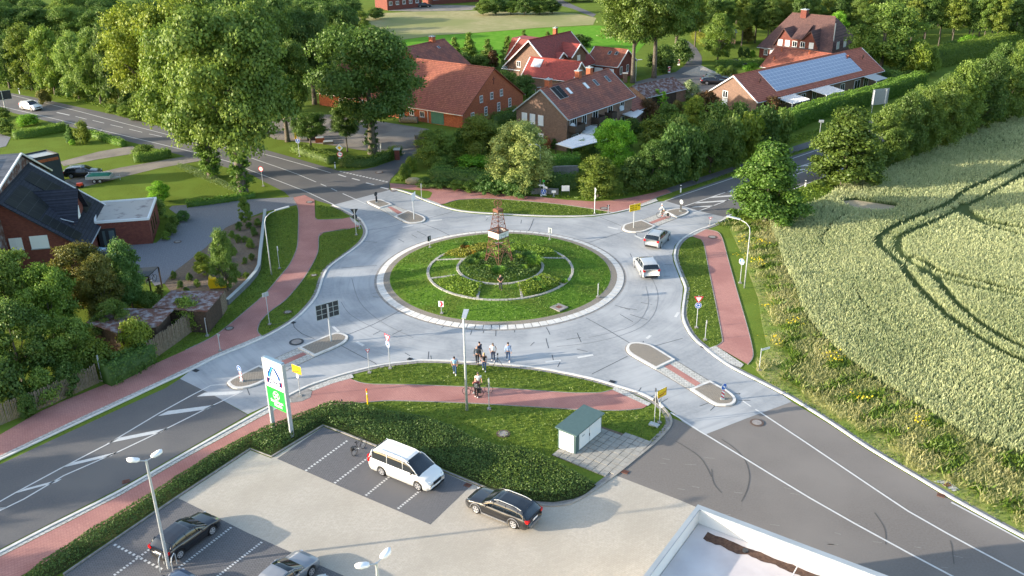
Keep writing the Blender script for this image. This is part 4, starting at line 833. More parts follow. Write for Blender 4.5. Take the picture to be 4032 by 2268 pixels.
# taller rear part: its gable stands on the ridge line of the slate roof
ex=Vector((math.cos(R(102.5)),math.sin(R(102.5)))); ey=Vector((math.cos(R(192.5)),math.sin(R(192.5)))); o0=Vector((-45.5,90.3))
def onplane(px,py,yy):
    best=None
    for i in range(240):
        z=2+i*.05; v=ZE(px,py,z).to_2d()-o0; e=abs(v.dot(ey)-yy)
        if best is None or e<best[0]: best=(e,v.dot(ex),z)
    return best[1],best[2]
xa,za,xs2,zs2,xn2,zn2=11,10.3,-4,8.7,21,5.3
t=thing('rear_gable_house','mottled dark brick gable with white edges rising behind the slate roof at the left edge','house',(o0.x,o0.y,0),R(102.5))
b=MB(); b.ext([(xs2,7.1,zs2),(xa,7.1,za-.05),(xn2,7.1,zn2),(xn2,7.1,0),(xs2,7.1,0)],(0,9,0)); b.build('wall',M_['roofmoss'],t)
b=MB(); b.ext([(xs2-.3,6.9,zs2),(xa,6.9,za),(xa,16.4,za),(xs2-.3,16.4,zs2)],(0,0,.16)); rf=b.build('roof',mat('striped_roof',(.1,.1,.11),(.14,.14,.15),scale=2,rough=.5,extra=rooftile),t)
b=MB(); b.ext([(xn2+.3,6.9,zn2),(xa,6.9,za),(xa,16.4,za),(xn2+.3,16.4,zn2)],(0,0,.16)); b.build('roof',M_['roofblue'],t)
for q in ((xs2-.3,zs2),(xn2+.3,zn2)):
    b=MB(); b.tube([(q[0],6.88,q[1]+.1),(xa,6.88,za+.1)],.13,4); b.build('barge_board',M_['white'],t)
b=MB(); b.ext([(6,9,za-.35),(9.5,9,za-.02),(9.5,14,za-.02),(6,14,za-.35)],(0,0,.25)); b.build('solar_array',M_['steel'],t)
t=thing('dark_garage','dark blue cube shaped garage with a row of orange bricks under its flat roof','garage',(0,0,0)); zt=4.3
P1,P2,P3=[ZE(*p,zt).to_2d() for p in ((700,195),(380,260),(550,150))]; q=[tuple(P1),tuple(P2),tuple(P2+P3-P1),tuple(P3)]
b=MB(); b.prism(q,0,zt-.15); b.build('wall',mat('dark_cladding',(.03,.045,.06),(.04,.055,.07),scale=3,rough=.7),t)
e=(P2-P1); n=Vector((-e.y,e.x)).normalized(); n=n if n.y<0 else -n
b=MB(); b.ext([tuple(P1+e*.06+n*.02)+(zt-.75,),tuple(P1+e*.85+n*.02)+(zt-.75,),tuple(P1+e*.85+n*.02)+(zt-.35,),tuple(P1+e*.06+n*.02)+(zt-.35,)],(n.x*.03,n.y*.03,0)); b.build('brick_band',M_['brick'],t)
b=MB(); b.sheet(inset(q,.15),zt-.14); rf=b.build('flat_roof',M_['signbackgrey'],t)
b=MB(); b.band(inset(q,.08),.16,zt-.15,zt+.05,closed=True); b.build('roof_rim',M_['signback'],rf)
# flat roofed annex
t=thing('flat_annex','flat roofed red brick annex with a white roof rim and a dark glass front door','annex',(0,0,0))
q=[(-46.8,97.1),(-41.2,98.1),(-42.9,105.4),(-49.6,104.0)]
b=MB(); b.prism(q,-.1,2.9); b.build('wall',M_['brickred'],t)
b=MB(); b.prism(q,2.9,2.97); rf=b.build('flat_roof',mat('roof_gravel',(.5,.46,.42),(.26,.22,.21),scale=.7,det=9,rough=1,fac=.6,con=.06),t)
b=MB(); b.band(q,.28,2.88,3.15,closed=True); b.build('roof_rim',M_['white'],rf)
e=(Vector(q[1])-Vector(q[0])).normalized(); an=math.atan2(e.y,e.x); n=Vector((e.y,-e.x))
c=Vector(q[0])+e*1.0+n*.04
b=MB(); b.box((c.x,c.y,1.1),(1.9,.1,2.2),an); dr=b.build('door',M_['signback'],t)
b=MB()
for dx in (-.35,.5): p=c+e*dx+n*.06; b.box((p.x,p.y,1.1),(.3 if dx<0 else .6,.03,1.7),an)
b.build('door_glass',mat('frosted_glass',(.1,.14,.15),rough=.2,spec=.7),dr)
e=(Vector(q[2])-Vector(q[1])).normalized(); an=math.atan2(e.y,e.x)
for s in (1.5,3,4.6):
    c=Vector(q[1])+e*s+Vector((e.y,-e.x))*.02; b=MB(); b.box((c.x,c.y,1.5),(.45,.08,1.5),an); b.build('window',M_['glass'],t)
# shop roof in the foreground
c=Vector((10.18,41.5)); d1=Vector((math.cos(R(-35)),math.sin(R(-35)))); d2=Vector((math.cos(R(236)),math.sin(R(236))))
t=thing('shop_building','white shop building corner with a metal capped parapet round its stained flat roof','building',(0,0,0))
A=c;B_=c+d1*46;C_=B_+d2*34;D_=c+d2*34; q=[tuple(x) for x in (A,B_,C_,D_)]
b=MB(); b.prism(q,-.1,4.85); b.build('wall',mat('white_render',(.62,.6,.56),rough=.9),t)
m=mat('roof_membrane',(.6,.56,.55),(.5,.45,.44),scale=.5,det=7,rough=.6,fac=.5,con=.2,col3=(.64,.61,.6),scale3=.3)
b=MB(); b.prism(inset(q,.3),4.86,4.92); rf=b.build('flat_roof',m,t)
b=MB(); b.band(inset(q,.17),.3,4.8,5.82,closed=True); b.build('parapet',mat('parapet_sheet',(.82,.8,.76),(.75,.71,.66),scale=.8,rough=.5,con=.3),t)
b=MB(); b.band(inset(q,.15),.44,5.82,5.9,closed=True); b.build('parapet_cap',mat('cap_metal',(.27,.31,.34),(.32,.36,.39),scale=.5,rough=.5),t)
rd=random.Random(3); pts=[];p2=[]
for i in range(60):
    s=1.0+i*.25; pts.append(c+d1*s+d2*(.72+.04*math.sin(i*.9)+rd.uniform(-.03,.03))); p2.append(c+d1*s+d2*(1.35+.12*math.sin(i*.3)+.08*math.sin(i*1.1)+rd.uniform(-.06,.06)))
b=MB(); b.sheet([tuple(x) for x in pts+p2[::-1]],4.93); b.build('leaf_litter',mat('roof_dirt',(.06,.035,.025),(.12,.07,.05),scale=5,det=8,rough=1,bump=.6),rf)
for s_ in (4.2,8): b=MB(); p=c+d1*(s_-.9)+d2*1.05; b.tube([(p.x,p.y,4.9),(p.x,p.y,5.02)],.16,10); b.build('roof_drain',M_['signback'],rf)
b=MB()
for s in (4,8,12,16,20,24): p=c+d1*(s+2)+d2*.5; b.band([(p.x,p.y),(p.x+d2.x*12,p.y+d2.y*12)],.06,4.935)
b.build('roof_seam',mat('seam',(.7,.68,.67),rough=.6),rf)
# garden roofs behind the terrace
for k,(pts,z,st) in enumerate([([(685,612),(1040,470),(1420,545),(915,675)],2.6,0),([(1050,455),(1165,300),(1290,310),(1220,492)],2.6,1),([(1500,152),(1700,85),(1930,150),(1820,242)],2.5,0)]):
    q=[tuple(ZC(x,y,z)) for x,y in pts]; lb=['large bright white patio roof between the garden trees behind the chestnut','white ribbed patio roof under the dark balcony of the terraced house','white fabric patio roof at the far end of the terraced house'][k]
    t=thing('patio_roof',lb,'patio roof',(0,0,0),0,'patio roofs at the houses')
    b=MB(); b.prism(q,z,z+.08); b.build('roof_panel',M_['signbackgrey'] if st else M_['white'],t)
    b=MB()
    for i in range(11):
        f=i/10; a=Vector(q[0]).lerp(Vector(q[1]),f); c2_=Vector(q[3]).lerp(Vector(q[2]),f); b.tube([(a.x,a.y,z+.12),(c2_.x,c2_.y,z+.12)],.05,4)
    b.build('rafter',M_['white'],t)
    b=MB()
    for p in q: b.box((p[0],p[1],z/2),(.12,.12,z))
    b.build('post',M_['wooddark'],t)
# mossy sheds and palisade (left)
for k,(pts,z) in enumerate([([(355,960),(400,935)],2.3)]): pass
ZL=zm(0,756,1.9167)
for k,(pts,lb) in enumerate([([(1150,870),(1290,745),(1690,750),(1560,900)],'flat shed with mossy brown roof behind the round bush and the palisade'),([(650,985),(790,875),(1310,885),(1190,1010),(880,1060)],'flat shed with patchy mossy roof and grey edge at the left garden')]):
    q=[tuple(ZL(x,y,2.4)) for x,y in pts]; t=thing('shed',lb,'shed',(0,0,0),0,'mossy garden sheds')
    b=MB(); b.prism(inset(q,.3),0,2.3); b.build('wall',M_['wooddark'],t); b=MB(); b.prism(q,2.3,2.42); b.build('roof',M_['roofmoss'],t)
def fence(line,h,seed,label,name='palisade_fence'):
    rd=random.Random(seed); b=MB()
    for p,q in zip(line[:-1],line[1:]):
        d=math.hypot(q[0]-p[0],q[1]-p[1]); n=int(d/.11)
        for i in range(n):
            f=(i+.5)/n; x=p[0]+(q[0]-p[0])*f; y=p[1]+(q[1]-p[1])*f; hh=h*rd.uniform(.93,1.06); r=rd.uniform(.04,.055)
            b.tube([(x,y,0),(x+rd.uniform(-.03,.03),y+rd.uniform(-.03,.03),hh)],[r,r*.8],5)
    o=b.build(name,M_['wood']); tag(o,label,'fence')
fence(GP([(572,775),(560,795),(520,808),(480,836),(440,866),(395,898),(378,912)]),1.9,1,'grey palisade fence of upright stakes beside the red cycle path and the sheds')
fence(GP([(250,962),(200,985),(140,1012),(75,1040),(40,1053),(0,1070),(-40,1085)]),1.7,2,'grey stake fence under the trees at the left edge')
# low grey garden wall
q=GP([(668,537),(656,643),(645,694),(573,767)],0,3); b=MB(); b.band(q,.25,0,.55); o=b.build('garden_wall',mat('dark_wall',(.1,.11,.12),(.14,.15,.16),scale=5,rough=.9)); tag(o,'low grey garden wall curving round the planting bed','wall'); b=MB(); b.band(q,.34,.55,.62); b.build('coping',M_['signbackgrey'],o)
# ---------------- street furniture ----------------
def pole(t,h,r=.038,m=None,foot=True):
    b=MB(); b.tube([(0,0,0),(0,0,h)],r,8); b.build('post',m or M_['steel'],t)
    if foot: b=MB(); b.box((0,0,.04),(.3,.3,.1)); b.build('footing',M_['gutter'],t)
def face(t,name,poly,z,an,m,back=None,d=.05,th=.02,off=0.0):
    """flat sign plate: poly in (u,v) around height z; an = compass angle the front faces"""
    n=Vector((math.cos(R(an)),math.sin(R(an)),0)); u=Vector((-n.y,n.x,0)); up=Vector((0,0,1))
    P=[u*a+up*(z+v)+n*(d+off) for a,v in poly]; b=MB(); b.ext(P,n*th); o=b.build(name,back or m,t)
    if back:
        b=MB(); b.add([p+n*(th+.002) for p in P],[tuple(range(len(P)))]); b.build('sign_front',m,o)
    return o
def mark(par,poly,z,an,m,d,name='sign_symbol'):
    n=Vector((math.cos(R(an)),math.sin(R(an)),0)); u=Vector((-n.y,n.x,0)); up=Vector((0,0,1)); b=MB()
    polys=poly if isinstance(poly[0][0],(list,tuple)) else [poly]
    for pl in polys: b.add([u*a+up*(z+v)+n*d for a,v in pl],[tuple(range(len(pl)))])
    return b.build(name,m,par)
def cpoly(r,n=22,sc=1,cx=0,cz=0): return [(cx+r*math.cos(2*math.pi*i/n),cz+r*sc*math.sin(2*math.pi*i/n)) for i in range(n)]
def rect(w,h,cx=0,cz=0): return [(cx-w/2,cz-h/2),(cx+w/2,cz-h/2),(cx+w/2,cz+h/2),(cx-w/2,cz+h/2)]
def tri(s,down=True):
    k=1 if down else -1
    return [(0,-s*.577*k),(s/2*k,s*.289*k),(-s/2*k,s*.289*k)]
def text3(par,s,size,z,an,m,d,cx=0,name='lettering',bold=0.0,sx=1.0):
    cu=bpy.data.curves.new(name,'FONT'); cu.body=s; cu.size=size; cu.align_x='CENTER'; cu.align_y='CENTER'; cu.offset=bold; cu.resolution_u=2
    tmp=bpy.data.objects.new('tmp',cu); me=bpy.data.meshes.new_from_object(tmp); bpy.data.objects.remove(tmp); bpy.data.curves.remove(cu)
    me.name=name; me.materials.clear(); me.materials.append(m); o=bpy.data.objects.new(name,me); COL.objects.link(o); o.parent=par
    n=Vector((math.cos(R(an)),math.sin(R(an)),0)); u=Vector((-n.y,n.x,0))
    mt=Matrix((u*sx,Vector((0,0,1)),n)).transposed().to_4x4(); mt.translation=u*cx+Vector((0,0,z))+n*d; o.matrix_local=mt; return o
def post_at(name,label,cat,bx,by,top,group=None,dz=0.0):
    xy=D(bx,by,dz); h=hgt(xy,top)-dz
    return thing(name,label,cat,(xy[0],xy[1],dz),0,group),h
def yieldtri(t,z,an,s=.85,back=None):
    o=face(t,'yield_triangle',tri(s),z,an,M_['signred'],back or M_['signbackgrey']); mark(o,tri(s*.62),z,an,M_['signwhite'],.076,'white_field'); return o
def bluedisc(t,z,an,r=.3,kind='round',back=None):
    o=face(t,'blue_disc',cpoly(r),z,an,M_['signblue'],back or M_['signbackgrey']); mark(o,[[(r*.99*math.cos(a),r*.99*math.sin(a)),(r*.99*math.cos(b_),r*.99*math.sin(b_)),(r*.9*math.cos(b_),r*.9*math.sin(b_)),(r*.9*math.cos(a),r*.9*math.sin(a))] for a,b_ in [(i*math.pi/10,(i+1)*math.pi/10) for i in range(20)]],z,an,M_['signwhite'],.075,'white_rim')
    if kind=='round':
        P=[]
        for k in range(3):
            a0=k*2.094
            for i in range(4): a=a0+i*.35; c=a+.35; P.append([(r*.62*math.cos(a),r*.62*math.sin(a)),(r*.62*math.cos(c),r*.62*math.sin(c)),(r*.4*math.cos(c),r*.4*math.sin(c)),(r*.4*math.cos(a),r*.4*math.sin(a))])
            c=a0+1.4; P.append([(r*.75*math.cos(c),r*.75*math.sin(c)),(r*.5*math.cos(c+.42),r*.5*math.sin(c+.42)),(r*.26*math.cos(c),r*.26*math.sin(c))])
        mark(o,P,z,an,M_['signwhite'],.077)
    elif kind=='right':
        c=.7071; rt=lambda x,y:(x*c+y*c,-x*c+y*c)
        mark(o,[[rt(*p) for p in q] for q in ([(-.17,-.035),(.03,-.035),(.03,.035),(-.17,.035)],[(.02,-.11),(.19,0),(.02,.11)])],z,an,M_['signwhite'],.077)
    elif kind=='path':
        mark(o,[rect(r*1.5,r*.08),cpoly(r*.16,10,1,0,r*.62),rect(r*.3,r*.4,0,r*.3),cpoly(r*.2,12,1,-r*.3,-r*.45),cpoly(r*.2,12,1,r*.3,-r*.45)],z,an,M_['signwhite'],.077)
    return o
t,h=post_at('yield_sign','red and white yield triangle above a blue roundabout disc, turned left at the south kerb','traffic sign',981.6,926.9,839.7,'yield signs with a roundabout disc'); pole(t,h); yieldtri(t,h-.3,-138); bluedisc(t,h-.95,-138)
t,h=post_at('yield_sign','yield triangle above a blue roundabout disc facing the camera on the east verge','traffic sign',1751.8,824.5,743.6,'yield signs with a roundabout disc'); pole(t,h); yieldtri(t,h-.3,-92); bluedisc(t,h-.95,-92)
t,h=post_at('yield_sign','dark back of a yield triangle and disc at the west crossing','traffic sign',896.4,590.8,525.3,'yield signs with a roundabout disc'); pole(t,h); yieldtri(t,h-.3,100,.9,M_['signback']); bluedisc(t,h-1.0,100,.3,'none',M_['signback'])
t,h=post_at('yield_sign','yield triangle and disc seen edge on at the north verge','traffic sign',1495.6,537.5,472.6,'yield signs with a roundabout disc'); pole(t,h,m=M_['signwhite']); yieldtri(t,h-.3,8); bluedisc(t,h-1.1,8)
t,h=post_at('small_yield_sign','small yield triangle on a thin post left of the blue disc sign','traffic sign',929.5,937.7,876,'small yield signs'); pole(t,h,.03); yieldtri(t,h-.17,-70,.42)
t,h=post_at('small_yield_sign','small yield triangle turned sideways on the narrow end of the east verge','traffic sign',1773.5,855.2,805.4,'small yield signs'); pole(t,h,.035); yieldtri(t,h-.2,-20,.42)
t,h=post_at('small_yield_sign','small yield triangle at the north end of the east red path','traffic sign',1785.5,567.3,545,'small yield signs'); pole(t,h,.03); yieldtri(t,h-.17,-90,.45)
t,h=post_at('small_yield_sign','small yield sign beside the round cover on the north path','traffic sign',1530,536.5,515,'small yield signs'); pole(t,h,.035); yieldtri(t,h-.2,100,.42,M_['signback'])
t,h=post_at('small_yield_sign','small yield sign turned away at the west red path kerb','traffic sign',554.3,883,840,'small yield signs'); pole(t,h,.035); yieldtri(t,h-.15,60,.42)
t,h=post_at('small_yield_sign','thin small sign just behind the dark yield sign back at the west crossing','traffic sign',905,575,553,'small yield signs'); pole(t,h,.03); yieldtri(t,h-.17,95,.4,M_['signback'])
t,h=post_at('direction_sign','back of a large nine panel direction sign on the south west splitter island','direction sign',833,858.2,766,dz=.13); pole(t,h,.09,foot=False)
an=125; o=face(t,'sign_panel',rect(2.15,1.45),h-.62,an,M_['signback'],d=.1)
bk=an+180
for z in (-.72,-.24,.24,.72): mark(o,rect(2.2,.05,0,z),h-.62,bk,M_['signbackgrey'],-.095,'frame_bar')
for u in (-1.08,-.55,.55,1.08): mark(o,rect(.05,1.5,u,0),h-.62,bk,M_['signbackgrey'],-.094,'frame_bar')
def townsign(bx,by,top,label,an,l1,l2,strike,small=False):
    t,h=post_at('town_sign',label,'town sign',bx,by,top,'yellow town signs'); pole(t,h-.1)
    o=face(t,'sign_panel',rect(1.05,.72),h-.36,an,M_['signyellow'],M_['signwhite']); mark(o,[rect(1.0,.02,0,.34),rect(1.0,.02,0,-.34),rect(.02,.68,.49,0),rect(.02,.68,-.49,0),rect(1.0,.02,0,.03)],h-.36,an,M_['black'],.076,'black_rule')
    for tx,zz in ((l1,.16),(l2,-.14)):
        if tx: mark(o,[rect(tx[0]*.07,.1,tx[1]+.085*(i-tx[2]/2),zz+(.02 if i==0 else 0)) for i in range(tx[2])],h-.36,an,mat('faded_lettering',(.25,.16,.01)),.078,'blurred_lettering')
    if strike: mark(o,[(-.48,-.3),(-.44,-.34),(.48,-.02),(.44,.02)],h-.36,an,M_['signred'],.08,'red_bar')
    if small: face(t,'small_plate',rect(.22,.36),h-.95,an,M_['signwhite'])
    return t
townsign(755.8,996.4,918.7,'yellow town sign with a small white plate beside the tall supermarket sign',-125,(.8,0,8),(.8,0,6),True,True)
townsign(1658.7,1063.6,977,'yellow end of town sign on a thin post at the right corner of the lawn',-50,None,(.8,0,7),True)
t,h=post_at('portable_sign','portable triangle warning sign seen from behind on a heavy grey foot plate','traffic sign',1645.6,1070,976); pole(t,h,.03,foot=False)
b=MB(); b.box((0,0,.07),(.75,.42,.14),R(-35)); b.build('foot_plate',M_['signbackgrey'],t); face(t,'warning_triangle',tri(.85,False),h-1.05,30,M_['signwhite'],d=.04)
face(t,'triangle_back',tri(.8,False),h-1.05,30,M_['signback'],d=.03,th=.008); face(t,'lamp',rect(.1,.3),h-.15,210,M_['signback'])
def keepright(bx,by,top,label,an,seen=True,dz=.13):
    t,h=post_at('keep_right_sign',label,'traffic sign',bx,by,top,'keep right signs on the splitter islands',dz); b=MB(); b.box((0,0,.04),(.3,.3,.08)); b.build('foot',M_['signbackgrey'],t)
    o=face(t,'striped_board',rect(.32,.85),h-1.0,an,M_['signwhite'],M_['signback'],d=0)
    P=[]
    for k in range(3):
        z0=-.45+k*.33; P.append([(-.16,max(-.42,z0+.26)),(-.16,min(.42,z0+.42)),(.16,min(.42,z0+.12)),(.16,max(-.42,z0-.04))])
    mark(o,P,h-1.0,an,M_['signred'],.026,'red_stripes'); bluedisc(t,h-.28,an,.29,'right',M_['signbackgrey'] if seen else M_['signback'])
keepright(608,959.5,919,'blue keep right disc over a striped board on the south west splitter island nose',-128)
keepright(1817,1004,964,'blue keep right disc over a striped board on the south east splitter island nose',-58)
keepright(947.6,508.7,483,'dark back of a keep right sign on the north west splitter island',145,False)
keepright(1712,531.4,502.8,'grey back of a keep right sign on the north east splitter island',35)
t,h=post_at('direction_sign','white backed direction sign seen edge on at the north west splitter island','direction sign',1041.7,551.5,485.5,dz=.13); pole(t,h,.07,foot=False); o=face(t,'sign_panel',rect(1.5,.9),h-.45,-12,M_['signwhite'],M_['signbackgrey'],d=.08)
t,h=post_at('direction_sign','yellow direction sign with three lines of writing on the north east splitter','direction sign',1593.9,573,512.6,dz=.13); pole(t,h,.06,foot=False)
o=face(t,'sign_panel',rect(1.6,.85),h-.42,-60,M_['signyellow'],M_['signwhite'],d=.08)
for i in range(3): mark(o,[rect(.06,.11,-.68+.08*j+.04*i,.24-.25*i) for j in range(7)]+[rect(.06,.11,.08+.085*j,.24-.25*i) for j in range(3)],h-.42,-60,mat('faded_lettering',(.25,.16,.01)),.108,'blurred_lettering')
mark(o,[[(.5,.05),(.68,.17),(.5,.29)],rect(.15,.05,.46,.17)],h-.42,-60,M_['black'],.108)
CH=[(1110.9,788.4,756.7,-100,'white board with a red chevron facing the camera at the front left of the island'),(1081.7,622.7,594,140,'dark backed chevron board at the rear left of the island'),(1382.7,602.9,573.7,55,'grey backed chevron board at the rear right of the island'),(1503.9,746.8,712.6,-8,'chevron board seen edge on at the right of the island')]
for k,(x,y,tp,an,lb) in enumerate(CH):
    t,h=post_at('chevron_sign',lb,'traffic sign',x,y,tp,'chevron boards on the roundabout',dz=.22); pole(t,h-.05,.035)
    o=face(t,'chevron_board',rect(.5,.6),h-.3,an,M_['signwhite'],M_['signback'] if k==1 else M_['signbackgrey']); mark(o,[[(-.12,.27),(.06,.27),(.2,0),(.02,0)],[(.02,0),(.2,0),(.06,-.27),(-.12,-.27)]],h-.3,an,M_['signred'],.076)
# plain posts and plates
t,h=post_at('path_sign','blue cycle path disc on a post at the east red path','traffic sign',1861.6,712,651); pole(t,h); bluedisc(t,h-.3,-140,.32,'path')
t,h=post_at('path_sign','blue cycle path disc beside the hedge of the farmyard','traffic sign',753.6,394,349); pole(t,h); bluedisc(t,h-.32,-95,.36,'path')
t,h=post_at('priority_sign','white yellow priority diamond above a red ringed disc at the farm entrance','traffic sign',858,416,363); pole(t,h)
o=face(t,'priority_diamond',[(0,-.55),(.55,0),(0,.55),(-.55,0)],h-.5,-95,M_['signwhite'],M_['signbackgrey']); mark(o,[(0,-.28),(.28,0),(0,.28),(-.28,0)],h-.5,-95,M_['signyellow'],.077)
def limitsign(t,z,r=.38,an=-95,txt='50'):
    o=face(t,'red_ring_disc',cpoly(r),z,an,M_['signred'],M_['signbackgrey']); mark(o,cpoly(r*.76),z,an,M_['signwhite'],.077); text3(o,txt,r*.95,z,an,M_['black'],.08)
o=face(t,'red_ring_disc',cpoly(.42),h-1.45,-95,M_['signred'],M_['signbackgrey']); mark(o,cpoly(.33),h-1.45,-95,M_['signwhite'],.077,'white_field'); mark(o,[rect(.2,.12,-.14,.03),rect(.22,.1,.13,-.02)],h-1.45,-95,M_['black'],.08,'vehicle_symbol'); face(t,'small_plate',rect(.55,.16),h-1.98,-70,M_['signwhite']); face(t,'post_plate',rect(.14,.55),h-2.5,-90,M_['signwhite'])
t,h=post_at('speed_sign','round red ringed speed sign by the lavender bed and the ivy oak','traffic sign',662.3,468.3,418.3); pole(t,h); limitsign(t,h-.35,.36,-105,'60')
for lb,x,y,tp,an,w_,h_,m_,nm in [('grey backed sign on a thin post by the farm hedge',958.5,396.6,360.5,20,.5,.7,'signbackgrey','road_sign'),('white sign seen edge on at the small north verge',1060.8,499.8,462,5,.5,.5,'signwhite','road_sign'),('thin post with an edge on disc on the lawn right of the curved west lamp',703.3,675.7,620,5,.3,.5,'signwhite','road_sign'),('pale grey back of a small rectangular plate on the west red path verge',678.3,816.3,736.3,130,.62,.42,'signbackgrey','road_sign'),('thin leaning post with a small disc by the left end of the stake fence',256.7,957,894.7,15,.28,.4,'signbackgrey','road_sign'),('bare pole on a foot plate in front of the palisade fence',521.7,844.7,799.7,10,.06,.1,'signbackgrey','road_sign'),('tall post with a narrow edge on plate beside the two cyclists',1230.3,1029.3,952.8,6,.4,.95,'signwhite','road_sign')]:
    t,h=post_at(nm,lb,'sign post',x,y,tp,'thin sign posts'); pole(t,h,.035); face(t,'sign_plate',rect(w_,h_),h-h_/2,an,M_[m_],M_['signbackgrey'])
t,h=post_at('street_name_sign','white street name plate on a post at the south end of the east path','street sign',1909.6,931.3,876.3); pole(t,h); o=face(t,'name_plate',rect(.8,.2,.45,0),h-.12,-65,M_['signwhite'],M_['signbackgrey'],d=.02); mark(o,[rect(.045,.08,.15+.075*i,0) for i in range(9)],h-.12,-65,M_['signbackgrey'],.045,'blurred_lettering')
t,h=post_at('street_name_sign','post with two white name plates and a blue path disc below the chestnut','street sign',1367.3,492.7,452); pole(t,h); face(t,'top_marker',rect(.3,.3),h-.15,-90,M_['signgreen']); face(t,'name_plate',rect(1.0,.22,-.35,0),h-.75,-95,M_['signwhite']); face(t,'name_plate',rect(.75,.3,.3,0),h-.95,-130,M_['signwhite']); bluedisc(t,h-1.6,-92,.38,'path'); face(t,'lower_plate',rect(.8,.45),h-2.2,-92,M_['signwhite'])
t,h=post_at('house_sign','small white box shaped sign on a short post by the north red path','sign',1393,494.5,478.7); pole(t,h,.05,M_['signwhite']); face(t,'sign_box',rect(.55,.3),h-.15,-92,M_['signwhite'],th=.1)
t=thing('notice_board','white notice board on two thin dark green posts before the hedge','notice board',(*D(1422.5,494.5),0)); h=hgt(D(1422.5,494.5),465.4)
b=MB(); b.tube([(-.5,0,0),(-.5,0,h)],.03,6); b.build('post',M_['signback'],t); b=MB(); b.tube([(.5,0,0),(.5,0,h)],.03,6); b.build('post',M_['signback'],t); face(t,'board',rect(1.0,.75),h-.42,-90,M_['signwhite'],M_['signback'])
t=thing('direction_sign','back of a large direction sign on two lattice posts behind the right hedge','direction sign',(*D(2192,285),0)); xy=Vector(D(2192,285)); h=hgt(xy,227)
d=Vector((1,.35)).normalized(); wd=3.4
b=MB(); b.tube([(0,0,0),(0,0,h)],.06,6); b.build('post',M_['steel'],t); b=MB(); b.tube([(d.x*wd*.75,d.y*wd*.75,0),(d.x*wd*.75,d.y*wd*.75,h)],.06,6); b.build('post',M_['steel'],t)
b=MB(); b.ext([(d.x*s-.1*d.y*-1,d.y*s+.12,z) for s,z in ((-.3,h-2.6),(wd-.3,h-2.6),(wd-.3,h+.1),(-.3,h+.1))],(.02,.06,0)); b.build('sign_panel',M_['steel'],t)
b=MB()
for s in (0,wd*.75): b.tube([(d.x*s,d.y*s-.02,h-2.5),(d.x*s,d.y*s-.02,h)],.09,4)
b.build('bracket',M_['signwhite'],t)
t,h=post_at('direction_sign','dark back of a direction sign at the left edge by the main road','direction sign',13.2,272.8,228.7); pole(t,h,.09); o=face(t,'sign_panel',rect(3.0,1.6,0,0),h-.85,125,M_['signback'],d=.12)
for z in (-.8,.8): mark(o,rect(3.0,.07,0,z),h-.85,305,M_['signbackgrey'],-.115,'frame_bar')
t,h=post_at('camera_pole','slim pole with a grey double box at its top beside the north east road','pole',2060,352,302); pole(t,h,.05); face(t,'double_box',rect(.7,.35),h-.15,-100,M_['steel'],th=.2)
RP=[(50,236.7,'far left beyond the white car'),(107.3,248.3,'second from the left beyond the white car'),(258.3,341.7,'at the lawn edge of the left gardens'),(408.3,315,'in the shade under the left oak'),(843.3,423.3,'beside the priority sign'),(1860,430,'on the verge between path and north east road'),(2025.7,470,'at the field side of the north east road'),(1712,484,'at the inner end of the north east road'),(1037,345,'at the barn corner')]
for k,(x,y,lb) in enumerate(RP[:8]):
    xy=D(x,y); t=thing('marker_post','white roadside marker post '+lb,'marker post',(*xy,0),0,'white roadside marker posts'); hh=hgt(xy,y-15) if k!=7 else 1.0; hh=min(max(hh,.9),1.15)
    b=MB(); b.box((0,0,hh/2),(.16,.12,hh)); b.build('post',M_['signwhite'],t); b=MB(); b.box((0,0,hh*.78),(.17,.13,hh*.22)); b.build('black_band',M_['black'],t)
for k,(x,y,lb) in enumerate([(1707,165,'farther red white marker board on the village road'),(1683,184,'nearer red white marker board on the village road')]):
    t=thing('marker_board',lb,'marker board',(*D(x,y),0),0,'red white marker boards'); o=face(t,'board',rect(.5,1.3),.75,-110,M_['signwhite'],M_['signback']); mark(o,[[(-.25,-.4),(.25,-.2),(.25,.05),(-.25,-.15)],[(-.25,.15),(.25,.35),(.25,.6),(-.25,.4)]],.75,-110,M_['signred'],.076)
t,h=post_at('gas_marker','yellow marker post with an orange red cap at the low hedge','marker post',926.4,1029,977.4,'yellow pipeline markers'); b=MB(); b.tube([(0,0,0),(0,0,h-.2)],.055,8); b.build('post',M_['signyellow'],t); b=MB(); b.tube([(0,0,h-.2),(0,0,h-.05),(0,0,h)],[.07,.07,.03],8); b.build('cap',mat('orange_red',(.8,.12,.03)),t); b=MB(); b.tube([(0,0,h-.5),(0,0,h-.38)],.06,8); b.build('label_band',M_['signwhite'],t)
t,h=post_at('gas_marker','short yellow marker post by the palisade fence','marker post',535,818,791,'yellow pipeline markers'); b=MB(); b.tube([(0,0,0),(0,0,h*.6)],.045,8); b.build('post',M_['steel'],t); b=MB(); b.box((0,0,h*.8),(.14,.1,h*.4)); b.build('cap',M_['signyellow'],t)
t,h=post_at('bollard','tiny dark stub post between the low hedge and the red path','bollard',860.5,1015.8,1004); b=MB(); b.tube([(0,0,0),(0,0,h*.55),(0,0,h*.7),(0,0,h)],[.03,.03,.07,.04],7); b.build('post',M_['signback'],t)
